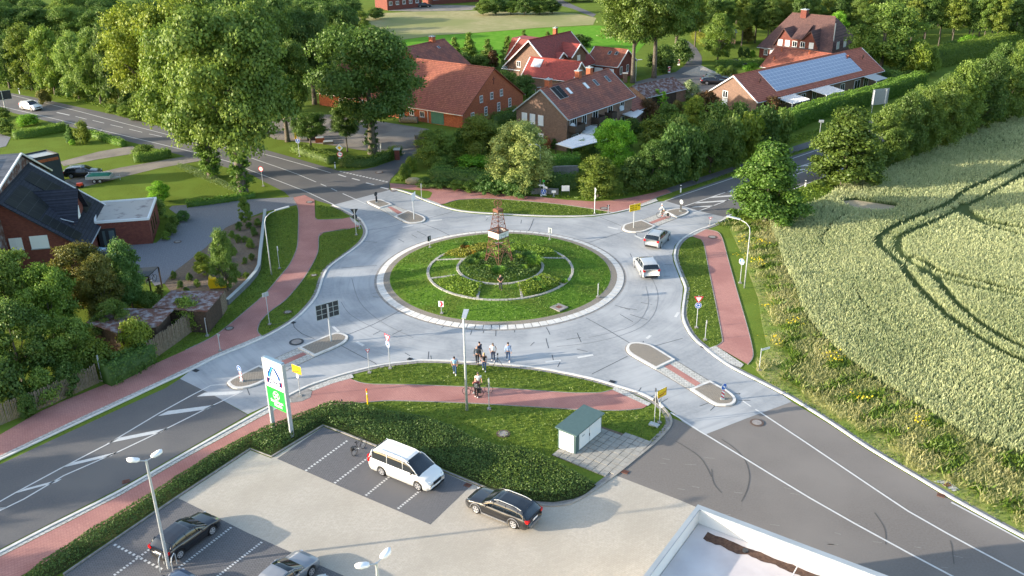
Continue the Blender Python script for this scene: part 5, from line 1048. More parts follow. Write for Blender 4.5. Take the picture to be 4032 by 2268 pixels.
# lamps
def lamp(name,label,bx,by,topy,pts,head,group='curved street lamps',r=.075):
    xy=D(bx,by); t=thing(name,label,'street lamp',(*xy,0),0,group)
    h=hgt(xy,topy)
    P=[Vector((0,0,0)),Vector((0,0,h*.5)),Vector((0,0,h))]+[Vector((x,y,h+z)) for x,y,z in pts]
    b=MB(); b.tube(P,[r,r*.8,r*.62]+[r*.5]*len(pts),8); b.build('pole',M_['steel'],t,True)
    e=P[-1]; d=Vector(head[:3]).normalized(); L=head[3]; w=head[4]
    s=Vector((-d.y,d.x,0)).normalized()*w/2; b=MB(); b.ext([e-s*.8,e+s*.8,e+d*L+s,e+d*L-s],(0,0,.1)); hd=b.build('lamp_head',M_['steel'],t)
    b=MB(); b.add([e-s*.7+Vector((0,0,-.005)),e+s*.7+Vector((0,0,-.005)),e+d*L*.95+s*.8+Vector((0,0,-.005)),e+d*L*.95-s*.8+Vector((0,0,-.005))],[(3,2,1,0)]); b.build('lens',M_['signwhite'],hd)
    return t
lamp('street_lamp','curved street lamp on the lawn beside the west red path',683,691,560,[(.12,.1,.5),(.5,.4,.85),(1.0,.75,1.0)],(1,.55,.12,1.5,.3))
lamp('street_lamp','curved street lamp on the east verge leaning over the red path',1872.5,724.5,585,[(-.05,.15,.5),(-.35,.45,.85),(-.8,.9,1.0)],(-1,.6,.1,1.4,.3))
lamp('street_lamp','tall straight street lamp in front of the group of people',1174.5,1032,804.7,[(.02,.05,.05)],(.12,1,.1,1.25,.4),r=.11)
lamp('street_lamp','curved street lamp in front of the blooming chestnut',1359,490,372,[(-.1,-.1,.3),(-.4,-.3,.5)],(-1,-.25,.05,1.1,.3))
lamp('street_lamp','white street lamp beside the tall tree at the village road',1598.7,208.3,152,[(.2,0,.1)],(1,-.1,.05,.9,.3),'straight village lamps')
lamp('street_lamp','white street lamp behind the gable of the terraced house',1347,235,222,[(.2,0,.1)],(1,-.1,.05,.9,.3),'straight village lamps')
def twin(xy,h,label,heads,guard=False):
    t=thing('car_park_lamp',label,'street lamp',(*xy,0),0,'twin headed car park lamps'); b=MB(); b.tube([(0,0,0),(0,0,h)],[.11,.07],10); b.build('pole',M_['steel'],t)
    for (dx,dy) in heads:
        d=Vector((dx,dy,.12)).normalized(); e=Vector((0,0,h-.05)); b=MB(); b.tube([e,e+d*.35],.035,6); ar=b.build('arm',M_['steel'],t)
        b=MB(); s=Vector((-d.y,d.x,0)).normalized(); c=e+d*.35
        ring=[(0,.08),(.12,.19),(.45,.22),(.62,.15),(.7,.04)]
        vs=[];
        for u,wd in ring: vs+= [c+d*u-s*wd,c+d*u+s*wd,c+d*u+s*wd*.7+Vector((0,0,.13)),c+d*u-s*wd*.7+Vector((0,0,.13))]
        fs=[(0,3,2,1),(16,17,18,19)]
        for i in range(4):
            o_=i*4; fs+=[(o_,o_+1,o_+5,o_+4),(o_+1,o_+2,o_+6,o_+5),(o_+2,o_+3,o_+7,o_+6),(o_+3,o_,o_+4,o_+7)]
        b.add(vs,fs); b.build('lamp_head',M_['signwhite'],t,True)
    if guard:
        for s in (-.38,.38):
            b=MB(); b.tube([(s,-.35,0),(s,-.35,.75),(s,-.2,.95),(s,.2,.95),(s,.35,.75),(s,.35,0)],.035,7); b.build('guard_hoop',M_['steel'],t)
twin(G(665,2237),7.84,'twin headed car park lamp with guard hoops in front of the black hatchback',[(-.95,-.1),(.75,.95)],True)
twin(G(1344+265*.52174,1512+1350*.52174,7.84),7.84,'twin headed car park lamp cut off by the bottom edge left of the shop roof',[(-.9,-.35),(.55,.85)])
# supermarket pylon
A=Vector(D(688,1076)); B=Vector(D(735,1099)); d=(B-A); an=math.degrees(math.atan2(d.y,d.x)); W=d.length; t=thing('pylon_sign','tall sign pylon with a white supermarket panel over a green market panel','pylon sign',(A.x,A.y,0),R(an)); h=6.15
for x in (0,W): b=MB(); b.box((x,0,h/2),(.15,.3,h)); b.build('post',M_['steel'],t)
n0=-90
pw=W-.17; cx=W/2
def pl(name,z0,z1,m,y=-.13,w=pw,th=.26): b=MB(); b.box((cx,0,(z0+z1)/2),(w,th,z1-z0)); return b.build(name,m,t)
z1t,z0t,z0b=h-.02,h-2.35,h-4.05
top=pl('white_panel',z0t+.03,z1t,M_['signwhite']); pl('panel_frame',z0t-.03,z0t+.028,M_['signback']); grn=pl('green_panel',z0b,z0t-.032,M_['signgreen'])
b=MB(); b.box((cx,.06,z1t+.04),(pw,.3,.06)); b.build('top_cover',mat('blue_grey_sheet',(.2,.3,.38),rough=.4),t)
Y=-.14
def pm(par,polys,m,y=Y,name='logo_mark'):
    b=MB()
    for q in polys: b.add([(cx+x*(1.12 if name!='white_cross' and name!='white_ring' else 1),y,z) for x,z in q],[tuple(range(len(q)))])
    return b.build(name,m,par)
zc=(z0t+z1t)/2+.02; hw=(pw/2-.12)/1.12; hh=(z1t-z0t)/2-.14
pm(top,[[(-hw,zc-hh),(hw,zc-hh),(hw,zc-hh+.05),(-hw,zc-hh+.05)],[(-hw,zc+hh-.05),(hw,zc+hh-.05),(hw,zc+hh),(-hw,zc+hh)],[(-hw,zc-hh),(-hw+.05,zc-hh),(-hw+.05,zc+hh),(-hw,zc+hh)],[(hw-.05,zc-hh),(hw,zc-hh),(hw,zc+hh),(hw-.05,zc+hh)]],M_['signred'],name='red_border')
navy=mat('navy',(.006,.012,.09),rough=.4); mid=mat('logo_blue',(.02,.2,.62),rough=.4); cy_=mat('logo_cyan',(.08,.5,.75),rough=.4)
b0=zc-.32
for m,o0,w0 in ((navy,0,.075),(mid,.09,.06),(cy_,.165,.05),(navy,.235,.05)):
    pm(top,[[(-.62+o0,b0),(-.62+o0+w0,b0),(-.56+o0+w0,b0+.3),(-.2+o0+w0,b0+.98),(-.2+o0,b0+.98),(-.62+o0,b0+.3)]],m,name='logo_stripe')
for m,o0,w0 in ((navy,0,.05),(mid,-.07,.05),(navy,-.14,.04)):
    pm(top,[[(.62+o0,b0),(.62+o0-w0,b0),(.58+o0-w0,b0+.25),(.2+o0-w0,b0+.9),(.2+o0+.02,b0+.96),(.62+o0,b0+.28)]],m,name='logo_stripe')
pm(top,[[(-.3,b0+.18),(.3,b0+.18),(.27,b0+.22),(-.28,b0+.22)],[(-.27,b0+.27),(.25,b0+.27),(.23,b0+.31),(-.25,b0+.31)]],mid,name='logo_bar')
pm(top,[[(-.72,b0-.08),(-.72,b0-.5),(.72,b0-.5),(.72,b0-.08)]],navy,name='name_field')
text3(top,'ALDI',.46,b0-.29,-90,M_['signwhite'],-Y+.004,cx=cx,bold=.018,sx=1.15)
zg=(z0b+z0t)/2
rg=[[(.36*math.cos(a),zg+.3+.36*math.sin(a)),(.36*math.cos(a+.27),zg+.3+.36*math.sin(a+.27)),(.32*math.cos(a+.27),zg+.3+.32*math.sin(a+.27)),(.32*math.cos(a),zg+.3+.32*math.sin(a))] for a in [i*.2618 for i in range(24)]]
pm(grn,rg,M_['signwhite'],name='white_ring'); c7=.7071; pm(grn,[[(x*c7-s*z*c7,zg+.3+s*x*c7+z*c7) for x,z in ((-.27,-.055),(.27,-.055),(.27,.055),(-.27,.055))] for s in (-1,1)],M_['signwhite'],y=Y-.003,name='white_cross')
text3(grn,'Raiffeisen',.36,zg-.24,-90,M_['signwhite'],-Y+.004,cx=cx,bold=.008); text3(grn,'Markt',.36,zg-.55,-90,M_['signwhite'],-Y+.004,cx=cx+.1,bold=.008)
# transformer cabinet
A=Vector(G(2150+370/3.22,1500+935/3.22)); an=math.degrees(math.atan2(57.75-55.04,6.46-4.39)); t=thing('transformer_cabinet','white and dark green transformer cabinet with an overhanging green roof','electrical cabinet',(A.x,A.y,0),R(an)); L,W,H=3.5,1.5,1.62
gm=mat('cabinet_green',(.07,.12,.115),(.08,.135,.13),scale=4,rough=.6); wm=mat('cabinet_white',(.72,.74,.74),rough=.5); b=MB(); b.box((L/2,W/2,H/2),(L,W,H)); body=b.build('body',gm,t)
b=MB(); b.ext([(-.15,-.18,H+.02),(L+.15,-.18,H+.02),(L+.15,W+.18,H+.1),(-.15,W+.18,H+.1)],(0,0,.09)); b.build('roof',gm,t)
b=MB(); b.box((-.02,W/2,H/2),(.05,W-.26,H-.16)); e=b.build('door',wm,t); b=MB(); b.box((-.055,W/2,H*.78),(.02,.35,.12)); b.build('vent',M_['signbackgrey'],e); b=MB(); b.box((-.055,.24,H*.5),(.03,.04,.2)); b.build('handle',M_['black'],e)
for x0,x1 in ((.12+.35,1.75),(1.82,L-.12)):
    b=MB(); b.box(((x0+x1)/2,-.02,H/2+.02),(x1-x0,.05,H-.3)); e=b.build('side_door',wm,t)
b=MB(); b.box((1.78,-.06,H*.5),(.05,.04,.22)); b.build('handle',M_['black'],t); b=MB(); b.box((.95,-.06,H*.72),(.3,.02,.1)); b.build('vent',M_['signbackgrey'],t)
# concrete slabs before it
b=MB(); o=Vector(G(2150+75/3.22,1500+940/3.22)); u=Vector(G(2150+745/3.22,1500+1215/3.22))-o; v=Vector(G(2150+700/3.22,1500+580/3.22))-Vector(G(2150+75/3.22,1500+940/3.22))
e1=u.normalized(); n1=int(u.length/.52); v=v-e1*v.dot(e1); e2=v.normalized(); n2=9; rd=random.Random(4); bd=GP([(1389,1145),(1525,1197),(1545,1196),(1597,1155),(1640,1116),(1620,1110),(1510,1073)])
for i in range(-1,n1+9):
    for j in range(-1,16):
        c=o+e1*(i+.5)*.56+e2*(j+.5)*.56
        if inpoly(np.array([[c.x,c.y]]),bd)[0]: b.box((c.x,c.y,.02+rd.uniform(-.01,.01)),(.52,.52,.08),math.atan2(e1.y,e1.x)+rd.uniform(-.02,.02))
o=structure('concrete_slab_paving',b,mat('slab',(.27,.26,.23),(.34,.325,.29),scale=1.5,det=8,rough=.9))
sheet('slab_joint_soil',[(1387,1145),(1525,1199),(1547,1197),(1599,1156),(1643,1116),(1620,1108),(1508,1071)],.012,M_['soil'])
# island tower
T0=(-1.33,88.4); zb=.93; t=thing('derrick_tower','rusty lattice drilling tower with white boards and a wheel emblem on the island','tower',(T0[0],T0[1],zb),R(45))
hb=1.52; H1=6.9-zb
def leg(sx,sy,z): k=hb*(1-z/H1)+.42*(z/H1); return Vector((sx*k*.7071,sy*k*.7071,z))
S=[(-1,-1),(1,-1),(1,1),(-1,1)]
rs=M_['rust']
for s in S:
    b=MB(); b.tube([leg(*s,0),leg(*s,H1)],.042,6); b.build('leg',rs,t)
lv=[1.15,1.9,2.6,3.2,3.95,4.5,5.0,5.45]
b=MB()
for i,z in enumerate(lv):
    for k in range(4):
        a,c=S[k],S[(k+1)%4]; b.tube([leg(*a,z),leg(*c,z)],.02,5)
        if i<len(lv)-1: b.tube([leg(*a,z),leg(*c,lv[i+1])],.016,5); b.tube([leg(*c,z),leg(*a,lv[i+1])],.016,5)
for k in range(4):
    a,c=S[k],S[(k+1)%4]; m=(leg(*a,1.9)+leg(*c,1.9))/2; b.tube([leg(*a,.1),m],.03,5); b.tube([leg(*c,.1),m],.03,5)
    q=leg(*a,0); b.tube([leg(*a,1.1),Vector((q.x*.8,q.y*.8,0))],.035,5)
b.build('lattice',rs,t)
z0,z1=4.07-zb,4.68-zb; k0=leg(1,1,z0).x+.07
for k,(sx,sy) in enumerate([(0,-1),(1,0),(0,1),(-1,0)]):
    b=MB(); c=(sx*k0,sy*k0,(z0+z1)/2); b.box(c,(2*k0+.0 if sy else .03,2*k0 if sx else .03,z1-z0)); o=b.build('white_board',mat('aged_white',(.75,.74,.7),(.62,.6,.56),scale=3,rough=.6),t)
    b=MB()
    for zz in (z0-.03,z1+.03): b.box((sx*(k0+.0),sy*(k0+.0),zz),(2*k0+.08 if sy else .07,2*k0+.08 if sx else .07,.07))
    b.build('board_frame',rs,o)
# hammer style winged emblem on the right board, faint lettering on the left one
b=MB(); y=-k0-.02
for s in (-1,1):
    for i in range(4): b.add([(s*.1,y,(z0+z1)/2+.1-i*.03),(s*.5,y,(z0+z1)/2+.2-i*.08),(s*.46,y,(z0+z1)/2+.17-i*.08),(s*.1,y,(z0+z1)/2+.06-i*.03)],[(0,1,2,3)])
b.disc((0,y+.005,(z0+z1)/2),.11,(0,1,0),12,.01); b.disc((-.3,y+.005,(z0+z1)/2-.2),.1,(0,1,0),12,.01); b.disc((.3,y+.005,(z0+z1)/2-.2),.1,(0,1,0),12,.01)
o=b.build('winged_emblem',M_['signbackgrey'],t)
b=MB(); b.box((0,0,H1+.02),(.74,.74,.3)); b.build('crown_platform',mat('rust_light',(.2,.09,.06),(.15,.065,.04),scale=4,rough=.9),t)
b=MB(); b.tube([(0,0,H1),(0,0,H1+.5)],.04,6); b.build('mast',rs,t)
b=MB(); zc=H1+.78; r=.38; e=Vector((.7071,-.7071,0))
P=[e*r*math.cos(a)+Vector((0,0,zc+r*math.sin(a))) for a in [i*2*math.pi/20 for i in range(21)]]; b.tube(P,.035,6,False)
for a in (0,.785,1.57,2.356): v=e*r*math.cos(a)+Vector((0,0,r*math.sin(a))); c=Vector((0,0,zc)); b.tube([c-v,c+v],.025,5)
b.build('wheel_emblem',rs,t)
t=thing('stone_marker','small white stone plate lying under the tower legs','stone',(-1.25,87.4,.98)); b=MB(); b.box((0,0,.08),(.5,.35,.16),.3); b.build('stone',M_['kerb'],t)
# manholes and grates
def manhole(x,y,label,r=.33,ring=True,native=False,z=.02):
    xy=D(x,y); t=thing('manhole_cover',label,'manhole cover',(*xy,z),0,'manhole covers')
    if ring: b=MB(); b.tube([(0,0,0),(0,0,.012)],r*1.45,24); b.build('frame',M_['crack'] if r>.4 else mat('cast_iron',(.09,.06,.05),(.13,.09,.07),scale=8),t)
    b=MB(); b.tube([(0,0,.002),(0,0,.022)],r,20); b.build('lid',mat('lid_concrete',(.3,.28,.26),(.22,.2,.19),scale=9,det=5),t)
for a in [(746,861,'large dark ringed manhole cover in the south west concrete lane',.45),(1904,1064,'manhole cover in the dark asphalt below the south east splitter island',.36),(1266,1092,'manhole cover in the lawn left of the transformer cabinet',.36),(577,827,'manhole cover in the west red path by the palisade',.3),(447,609,'brown manhole cover in the left driveway',.3),(1792,597,'manhole cover near the north end of the east red path',.36),(1520,525,'oval looking cover in the north red path',.4),(954,434,'manhole cover in the farm side road',.4),(990,480,'cover at the start of the north red path',.3),(790,693,'pale manhole cover in the west verge',.25),(724,786,'dark manhole cover in the west verge grass',.28),(779,509,'cover in the red path at the driveway mouth',.33),(1022,1259,'small dark cover on the right asphalt' ,.2)][:12]: manhole(a[0],a[1],a[2],a[3],z=.042)
for x,y,lb,w_ in [(1177,1221,'rusty drain grate at the corner of the north parking bays',.5),(1572,1188,'rusty drain grate where car park and asphalt meet',.5),(2367,1247,'drain grate in the gutter beside the concrete inlet',.5),(317,1212,'drain grate in the gutter of the south west road',.5),(493,933,'dark drain grate in the west gutter',.5),(738,812,'dark drain grate in the west kerb below the large sign back',.4),(1031,904,'dark drain grate in the south gutter',.4),(1540,961,'dark drain grate at the right end of the south gutter',.5),(1768,873,'dark drain grate at the east gutter',.4)]:
    t=thing('drain_grate',lb,'drain grate',(*D(x,y),.02),R(25 if x<1100 and y>1100 else -30),'drain grates'); b=MB()
    for i in range(6): b.box((-w_/2+w_*(i+.5)/6,0,.02),(w_/10,.34,.03))
    b.box((0,.17,.018),(w_,.03,.03)); b.box((0,-.17,.018),(w_,.03,.03)); b.build('grate',rs if y>1000 else M_['signback'],t)
b=MB(); q=GP([(2389,1213),(2414,1233),(2398,1237),(2366,1218),(2347,1212),(2368,1207)]); b.sheet(q,.03); structure('inlet_slab',b,M_['paver_pale'])
t=thing('drain_grate','drain grate in the pale slab on the lower right verge','drain grate',(*D(2383,1221),.035),.4,'drain grates'); b=MB(); 
for i in range(6): b.box((-.25+.5*(i+.5)/6,0,.01),(.05,.34,.03))
b.build('grate',rs,t)
t=thing('access_hatch','square pale concrete slab with a rusty grate in the island lawn','hatch',(*D(1406,774,.25),.27),R(-45)); b=MB(); b.box((0,0,0),(1.25,1.25,.12)); b.build('slab',M_['gutter'],t); b=MB(); b.box((0,0,.065),(.5,.5,.02)); b.build('grate',rs,t)
# farmyard items
for x,y,lb,c,d_ in [(765,347,'white upright tank beside the yard trees','white',(1.2,1,1.7)),(786,351,'dark grey box stack in the farmyard','signback',(1.6,1,1.0)),(805,357,'reddish stacked bricks on a pallet in the farmyard','brick',(1.4,.9,.7)),(826,361,'low pile of pale boards in the farmyard','wood',(1.6,1,.35)),(744,349,'short yellow brown post board at the yard edge','signyellow',(.3,.2,1.2))]:
    t=thing('yard_item',lb,'yard item',(*D(x,y),0),.2); b=MB(); b.box((0,0,d_[2]/2),d_); b.build('block',M_[c],t); b=MB(); b.box((0,0,d_[2]+.03),(d_[0]*.9,d_[1]*.9,.06)); b.build('cover',M_['signbackgrey'],t)
t=thing('log_roll','round brown log roll lying at the barn wall','log',(*D(1576/3+475,308),0)); t.location=(*D(1006,308),0); b=MB()
for i in range(5): b.tube([(i*.62,-i*.14,.55),(i*.62+.58,-i*.14-.13,.55)],.55,12)
b.build('logs',M_['wood'],t)
t=thing('wood_stack','stack of pale firewood logs under the shrubs at the farm entrance','wood stack',(*D(1046,370),0),.4); b=MB(); rd=random.Random(1)
for i in range(5):
    for j in range(6): b.tube([(i*.33,0,.18+j*.33),(i*.33+rd.uniform(-.05,.05),-1.1,.18+j*.33)],.155,7)
b.build('logs',M_['wood'],t)
t=thing('brick_pillar','brick gate pillar with a cap at the end of the farm hedge','pillar',(*D(1000,401),0)); b=MB(); b.box((0,0,.75),(.7,.7,1.5)); b.build('shaft',M_['brickred'],t); b=MB(); b.box((0,0,1.58),(.95,.95,.16)); b.build('cap',M_['signbackgrey'],t)
t=thing('brick_pillar','brick gate pillar beside the tall tree of the village road','pillar',(*D(1572,207),0)); b=MB(); b.box((0,0,.9),(.8,.8,1.8)); b.build('shaft',M_['bricktan'],t); b=MB(); b.box((0,0,1.85),(1,1,.12)); b.build('cap',M_['kerb'],t)
t=thing('boulder','large pale sandstone block below the shrubs at the north corner','boulder',(*D(1040,462),0),.1); b=MB(); b.sphere((0,0,.35),.75,10,6,(1.5,.6,.75)); b.build('stone',mat('sandstone',(.45,.36,.2),(.34,.27,.16),scale=2,rough=1,bump=.6),t)
t=thing('low_wall','pale low garden wall under the dark hedge','wall',(0,0,0)); b=MB(); b.band(GP([(1335,488),(1372,487),(1405,489)]),.3,0,.75); b.build('wall',M_['gutter'],t)
t=thing('garden_wall','grey panel wall between the two dark hedges by the chestnut','wall',(0,0,0)); b=MB(); b.band(GP([(1375,458),(1440,456),(1455,456)]),.3,0,2.2); b.build('panel',M_['gutter'],t)
t=thing('bike_shelter','small flat bicycle shelter roof on dark posts behind the shrubs','shelter',(0,0,0)); q=[tuple(ZL(x,y,2.2)) for x,y in ((1040,580),(1195,568),(1120,640),(1030,650))]; b=MB(); b.prism(q,2.2,2.3); b.build('roof',M_['signback'],t)
b=MB()
for p in (q[1],q[2]): b.box((p[0],p[1],1.1),(.12,.12,2.2))
b.build('post',M_['wooddark'],t)
t=thing('yellow_slide','bright yellow plastic slide lying behind the mossy shed','play slide',(*D(547,727),0),.1); b=MB(); b.ext([(-.7,0,.35),(-.55,0,.95),(-.35,0,.75),(-.1,0,.75),(.05,0,.5),(.3,0,.5),(.45,0,.3),(.8,0,.22),(.8,0,.05),(-.6,0,.05)],(0,.5,0)); b.v=[(x*1.25,y,z*1.5) for x,y,z in b.v]; b.build('slide',mat('yellow_plastic',(.85,.55,.01),rough=.4),t); b=MB(); b.box((0,.25,.03),(.9,.5,.06)); b.build('support',M_['wooddark'],t)
t=thing('gravel_heap','pale grey gravel heap beside the parked cars','gravel heap',(*D(1762,185),0)); b=MB(); vs=[(0,0,1.7)]; 
for k in range(14): vs.append((3.6*math.cos(k*.4488)*(1+.12*math.sin(k*2.1)),2.4*math.sin(k*.4488),0))
b.add(vs,[(0,1+k,1+(k+1)%14) for k in range(14)]); b.build('heap',mat('heap',(.5,.44,.36),(.42,.37,.3),scale=3,rough=1,bump=.7),t,True)
t=thing('small_shed','small white and tan outbuilding behind the conifers near the big brown house','shed',(*D(1828,112),0),R(-10)); b=MB(); b.box((0,2,1.4),(4,4,2.8)); b.build('wall',M_['bricktan'],t); b=MB(); b.box((0,2,2.9),(4.5,4.5,.2)); b.build('roof',M_['signbackgrey'],t); b=MB(); b.box((.2,-.04,1.1),(1.5,.06,2.1)); b.build('door',M_['white'],t)
# ---------------- vehicles ----------------
PAINT={}
def paint(n,c,metal=.0,rough=.3): return mat('paint_'+n,c,rough=rough,metal=metal,coat=1.0,spec=.5)
carglass=mat('car_glass',(.008,.012,.016),rough=.05,spec=.9)
def lerp(a,x): return float(np.interp(x,[p[0] for p in a],[p[1] for p in a]))
# side profile knots along x (front = +): fractions of length; heights in m
TYPES={
'wagon':dict(L=4.9,W=1.87,H=1.47,wb=2.9,fo=.93,hood=[(0,.62),(.02,.72),(.08,.84),(.26,.97),(.30,1.0)],belt=[(.30,1.0),(.6,.97),(.95,1.0),(1,.98)],roof=[(.27,.99),(.42,1.38),(.52,1.46),(.75,1.45),(.9,1.36),(.985,.98)],tail=[(.985,.98),(1,.75)],wr=.35,rails=1),
'hatch':dict(L=4.29,W=1.77,H=1.42,wb=2.58,fo=.86,hood=[(0,.6),(.02,.7),(.09,.82),(.25,.93),(.3,.96)],belt=[(.3,.96),(.6,.97),(.9,1.02),(1,.98)],roof=[(.26,.94),(.44,1.34),(.56,1.42),(.74,1.4),(.88,1.3),(.985,.98)],wr=.32,rails=0),
'sedan':dict(L=4.7,W=1.82,H=1.43,wb=2.8,fo=.88,hood=[(0,.6),(.02,.7),(.09,.82),(.27,.94),(.3,.96)],belt=[(.3,.96),(.6,.95),(.9,1.0),(1,.96)],roof=[(.27,.95),(.44,1.36),(.55,1.43),(.7,1.38),(.88,1.02),(.985,.98)],wr=.33,rails=0),
'suv':dict(L=4.4,W=1.84,H=1.62,wb=2.64,fo=.9,hood=[(0,.7),(.02,.82),(.09,.95),(.25,1.06),(.28,1.08)],belt=[(.28,1.08),(.6,1.08),(.95,1.14),(1,1.1)],roof=[(.25,1.06),(.4,1.5),(.52,1.6),(.76,1.59),(.9,1.5),(.985,1.12)],wr=.36,rails=1),
'van':dict(L=5.37,W=1.93,H=1.9,wb=3.2,fo=.95,hood=[(0,.68),(.02,.82),(.07,1.0),(.16,1.14),(.2,1.2)],belt=[(.2,1.2),(.5,1.18),(.95,1.18),(1,1.15)],roof=[(.16,1.14),(.31,1.74),(.4,1.87),(.8,1.88),(.93,1.83),(.99,1.2)],wr=.35,rails=1)}
def car(kind,label,center,ang,col,colname,group,z=.012,glass_roof=False,rails=None,cladding=None,windows=1,cat='car',plate=True,name='parked_car',partial=False):
    T=TYPES[kind]; L,W,H,wb,wr=T['L'],T['W'],T['H'],T['wb'],T['wr']; xf=L/2; pm_=paint(colname,col)
    t=thing(name,label,cat,(center[0],center[1],z),R(ang),group)
    wx=[xf-T['fo'],xf-T['fo']-wb]; ar=wr+.055
    N=110; xs=[i/N for i in range(N+1)]
    def top(s):
        if s<=T['belt'][0][0]: return lerp(T['hood'],s)
        return lerp(T['belt'],s)
    def halfw(s): return W/2*(1-.16*max(0,(.09-s)/.09)**1.6-.10*max(0,(s-.93)/.07)**1.8)
    vs=[];fs=[];n=12
    for s in xs:
        x=xf-s*L; zt=top(s); 
        if s<.012: zt=T['hood'][0][1]
        zb=.2+.12*max(0,(.04-s)/.04)+.14*max(0,(s-.95)/.05)
        for w_ in wx:
            d=abs(x-w_)
            if d<ar: zb=max(zb,wr+math.sqrt(ar*ar-d*d)-.0)
        hw=halfw(s); zb=min(zb,zt-.12); zm=zb+(zt-zb)*.5
        sec=[(hw*.86,zb),(hw*.985,zb+.03),(hw,max(zb+.04,min(zt-.1,.62))),(hw*.975,zt-.05),(hw*.9,zt),(hw*.45,zt+.035)]
        row=[(x,y,zz) for y,zz in sec]+[(x,-y,zz) for y,zz in sec[::-1]]; vs+=row
    for i in range(N):
        for k in range(n-1): a=i*n+k; fs.append((a,a+1,a+n+1,a+n))
        fs.append((i*n+n-1,i*n,i*n+n,i*n+2*n-1))
    fs.append(tuple(range(n))); fs.append(tuple(N*n+k for k in range(n))[::-1])
    b=MB(); b.add(vs,fs); b.build('body',pm_,t,True)
    # greenhouse
    def ghalf(s,zf): return halfw(s)*(.93-.17*zf)
    rp=T['roof']; s0,s1=rp[0][0],rp[-1][0]; ss=[s0+(s1-s0)*i/26 for i in range(27)]; vs=[];fs=[]
    for s in ss:
        x=xf-s*L; zr=max(lerp(rp,s),top(s)+.005); zb=top(s)-.02; f=(zr-zb)/(H-1.0)
        for y,zz in ((ghalf(s,0),zb),(ghalf(s,.55*f),zb+(zr-zb)*.55),(ghalf(s,f)*.985,zr-.03),(ghalf(s,f)*.9,zr),(ghalf(s,f)*.4,zr+.02)): vs.append((x,y,zz))
        for y,zz in ((-ghalf(s,f)*.4,zr+.02),(-ghalf(s,f)*.9,zr),(-ghalf(s,f)*.985,zr-.03),(-ghalf(s,.55*f),zb+(zr-zb)*.55),(-ghalf(s,0),zb)): vs.append((x,y,zz))
    m=10
    for i in range(26):
        for k in range(m-1): a=i*m+k; fs.append((a,a+1,a+m+1,a+m))
    b=MB(); b.add(vs,fs); b.build('windows',carglass,t,True)
    # painted roof and pillars
    r0=rp[2][0]-.03; r1=rp[-2][0]+.005; b=MB(); q=[]
    for i in range(15):
        s=r0+(r1-r0)*i/14; x=xf-s*L; zr=lerp(rp,s); f=(zr-top(s))/(H-1.0); g_=ghalf(s,f)
        q.append([(x,g_*1.0,zr-.045),(x,g_*.93,zr+.012),(x,g_*.4,zr+.032),(x,-g_*.4,zr+.032),(x,-g_*.93,zr+.012),(x,-g_*1.0,zr-.045)])
    for i in range(14):
        for k in range(5): b.add([q[i][k],q[i][k+1],q[i+1][k+1],q[i+1][k]],[(0,1,2,3)])
    rf=b.build('roof',pm_,t,True)
    b=MB()
    def P(s,f,sd,o=.012):
        x=xf-s*L; zr=lerp(rp,s); zb=top(s); return (x,sd*(ghalf(s,f*(zr-zb)/(H-1.0))+o),zb+(zr-zb)*f-.01)
    def pil(pts,r): b=MB(); b.tube(pts,r,5); b.build('pillar',pm_,t,True)
    for sd in (-1,1):
        pil([P(s0+.01,0,sd),P((s0+rp[1][0])/2,.98,sd,-.0),P(rp[1][0],.97,sd),P(r0,.97,sd)],.035)
        for s in ((.45,.63,.82) if kind!='van' else (.42,.68,.93)):
            if s<.6 or kind=='van': pil([P(s,0,sd,.0),P(s+.006,.5,sd,.004),P(s+.012,.96,sd,.0)],[.028]*3)
            else: pil([P(s,0,sd,-.005),P(s+.012,.96,sd,-.005)],[.02]*2)
        pil([P(rp[-2][0]+.05,0,sd),P(rp[-2][0]+.03,.5,sd),P(rp[-2][0]+.0,.95,sd)],[.09,.07,.05])
    if rails if rails is not None else T['rails']:
        for sd in (-1,1):
            b=MB(); P0=[];
            for i in range(7):
                s=rp[1][0]+.03+(rp[-2][0]-rp[1][0]-.06)*i/6; x=xf-s*L; zr=lerp(rp,s); P0.append((x,sd*ghalf(s,(zr-top(s))/(H-1))*.86,zr+(.075 if 0<i<6 else .02)))
            b.tube(P0,.026,6); b.build('roof_rail',M_['steel'],t)
    # wheels
    for w_ in wx:
        for sd in (-1,1):
            c=Vector((w_,sd*(W/2-.13),wr)); b=MB(); b.tube([c-Vector((0,.12,0)),c-Vector((0,.09,0)),c+Vector((0,.09,0)),c+Vector((0,.12,0))],[wr*.93,wr,wr,wr*.93],22); wh=b.build('wheel',M_['black'],t,True)
            b=MB(); o=c+Vector((0,sd*.118,0)); b.disc(o,wr*.66,(0,1,0),18,.012)
            r_=b.build('rim',M_['signback'],wh); b=MB()
            for k in range(5):
                a=k*1.2566+.3; v=Vector((math.cos(a),0,math.sin(a))); pv=Vector((-v.z,0,v.x)); y=Vector((0,sd*.012,0))
                b.ext([o+y-pv*.035,o+y+pv*.035,o+y+v*wr*.63+pv*.05,o+y+v*wr*.63-pv*.05],(0,sd*.01,0))
            b.tube([o+Vector((0,sd*.01,0))+Vector((math.cos(a),0,math.sin(a)))*wr*.65 for a in [i*.4189 for i in range(16)]],.022,4,False); b.build('spokes',mat('alloy',(.6,.6,.62),rough=.3,metal=.6),wh)
    b=MB()
    for w_ in wx: b.box((w_,0,wr+.02),(ar*1.7,W*.86,ar*1.5))
    b.build('wheel_housing',M_['black'],t)
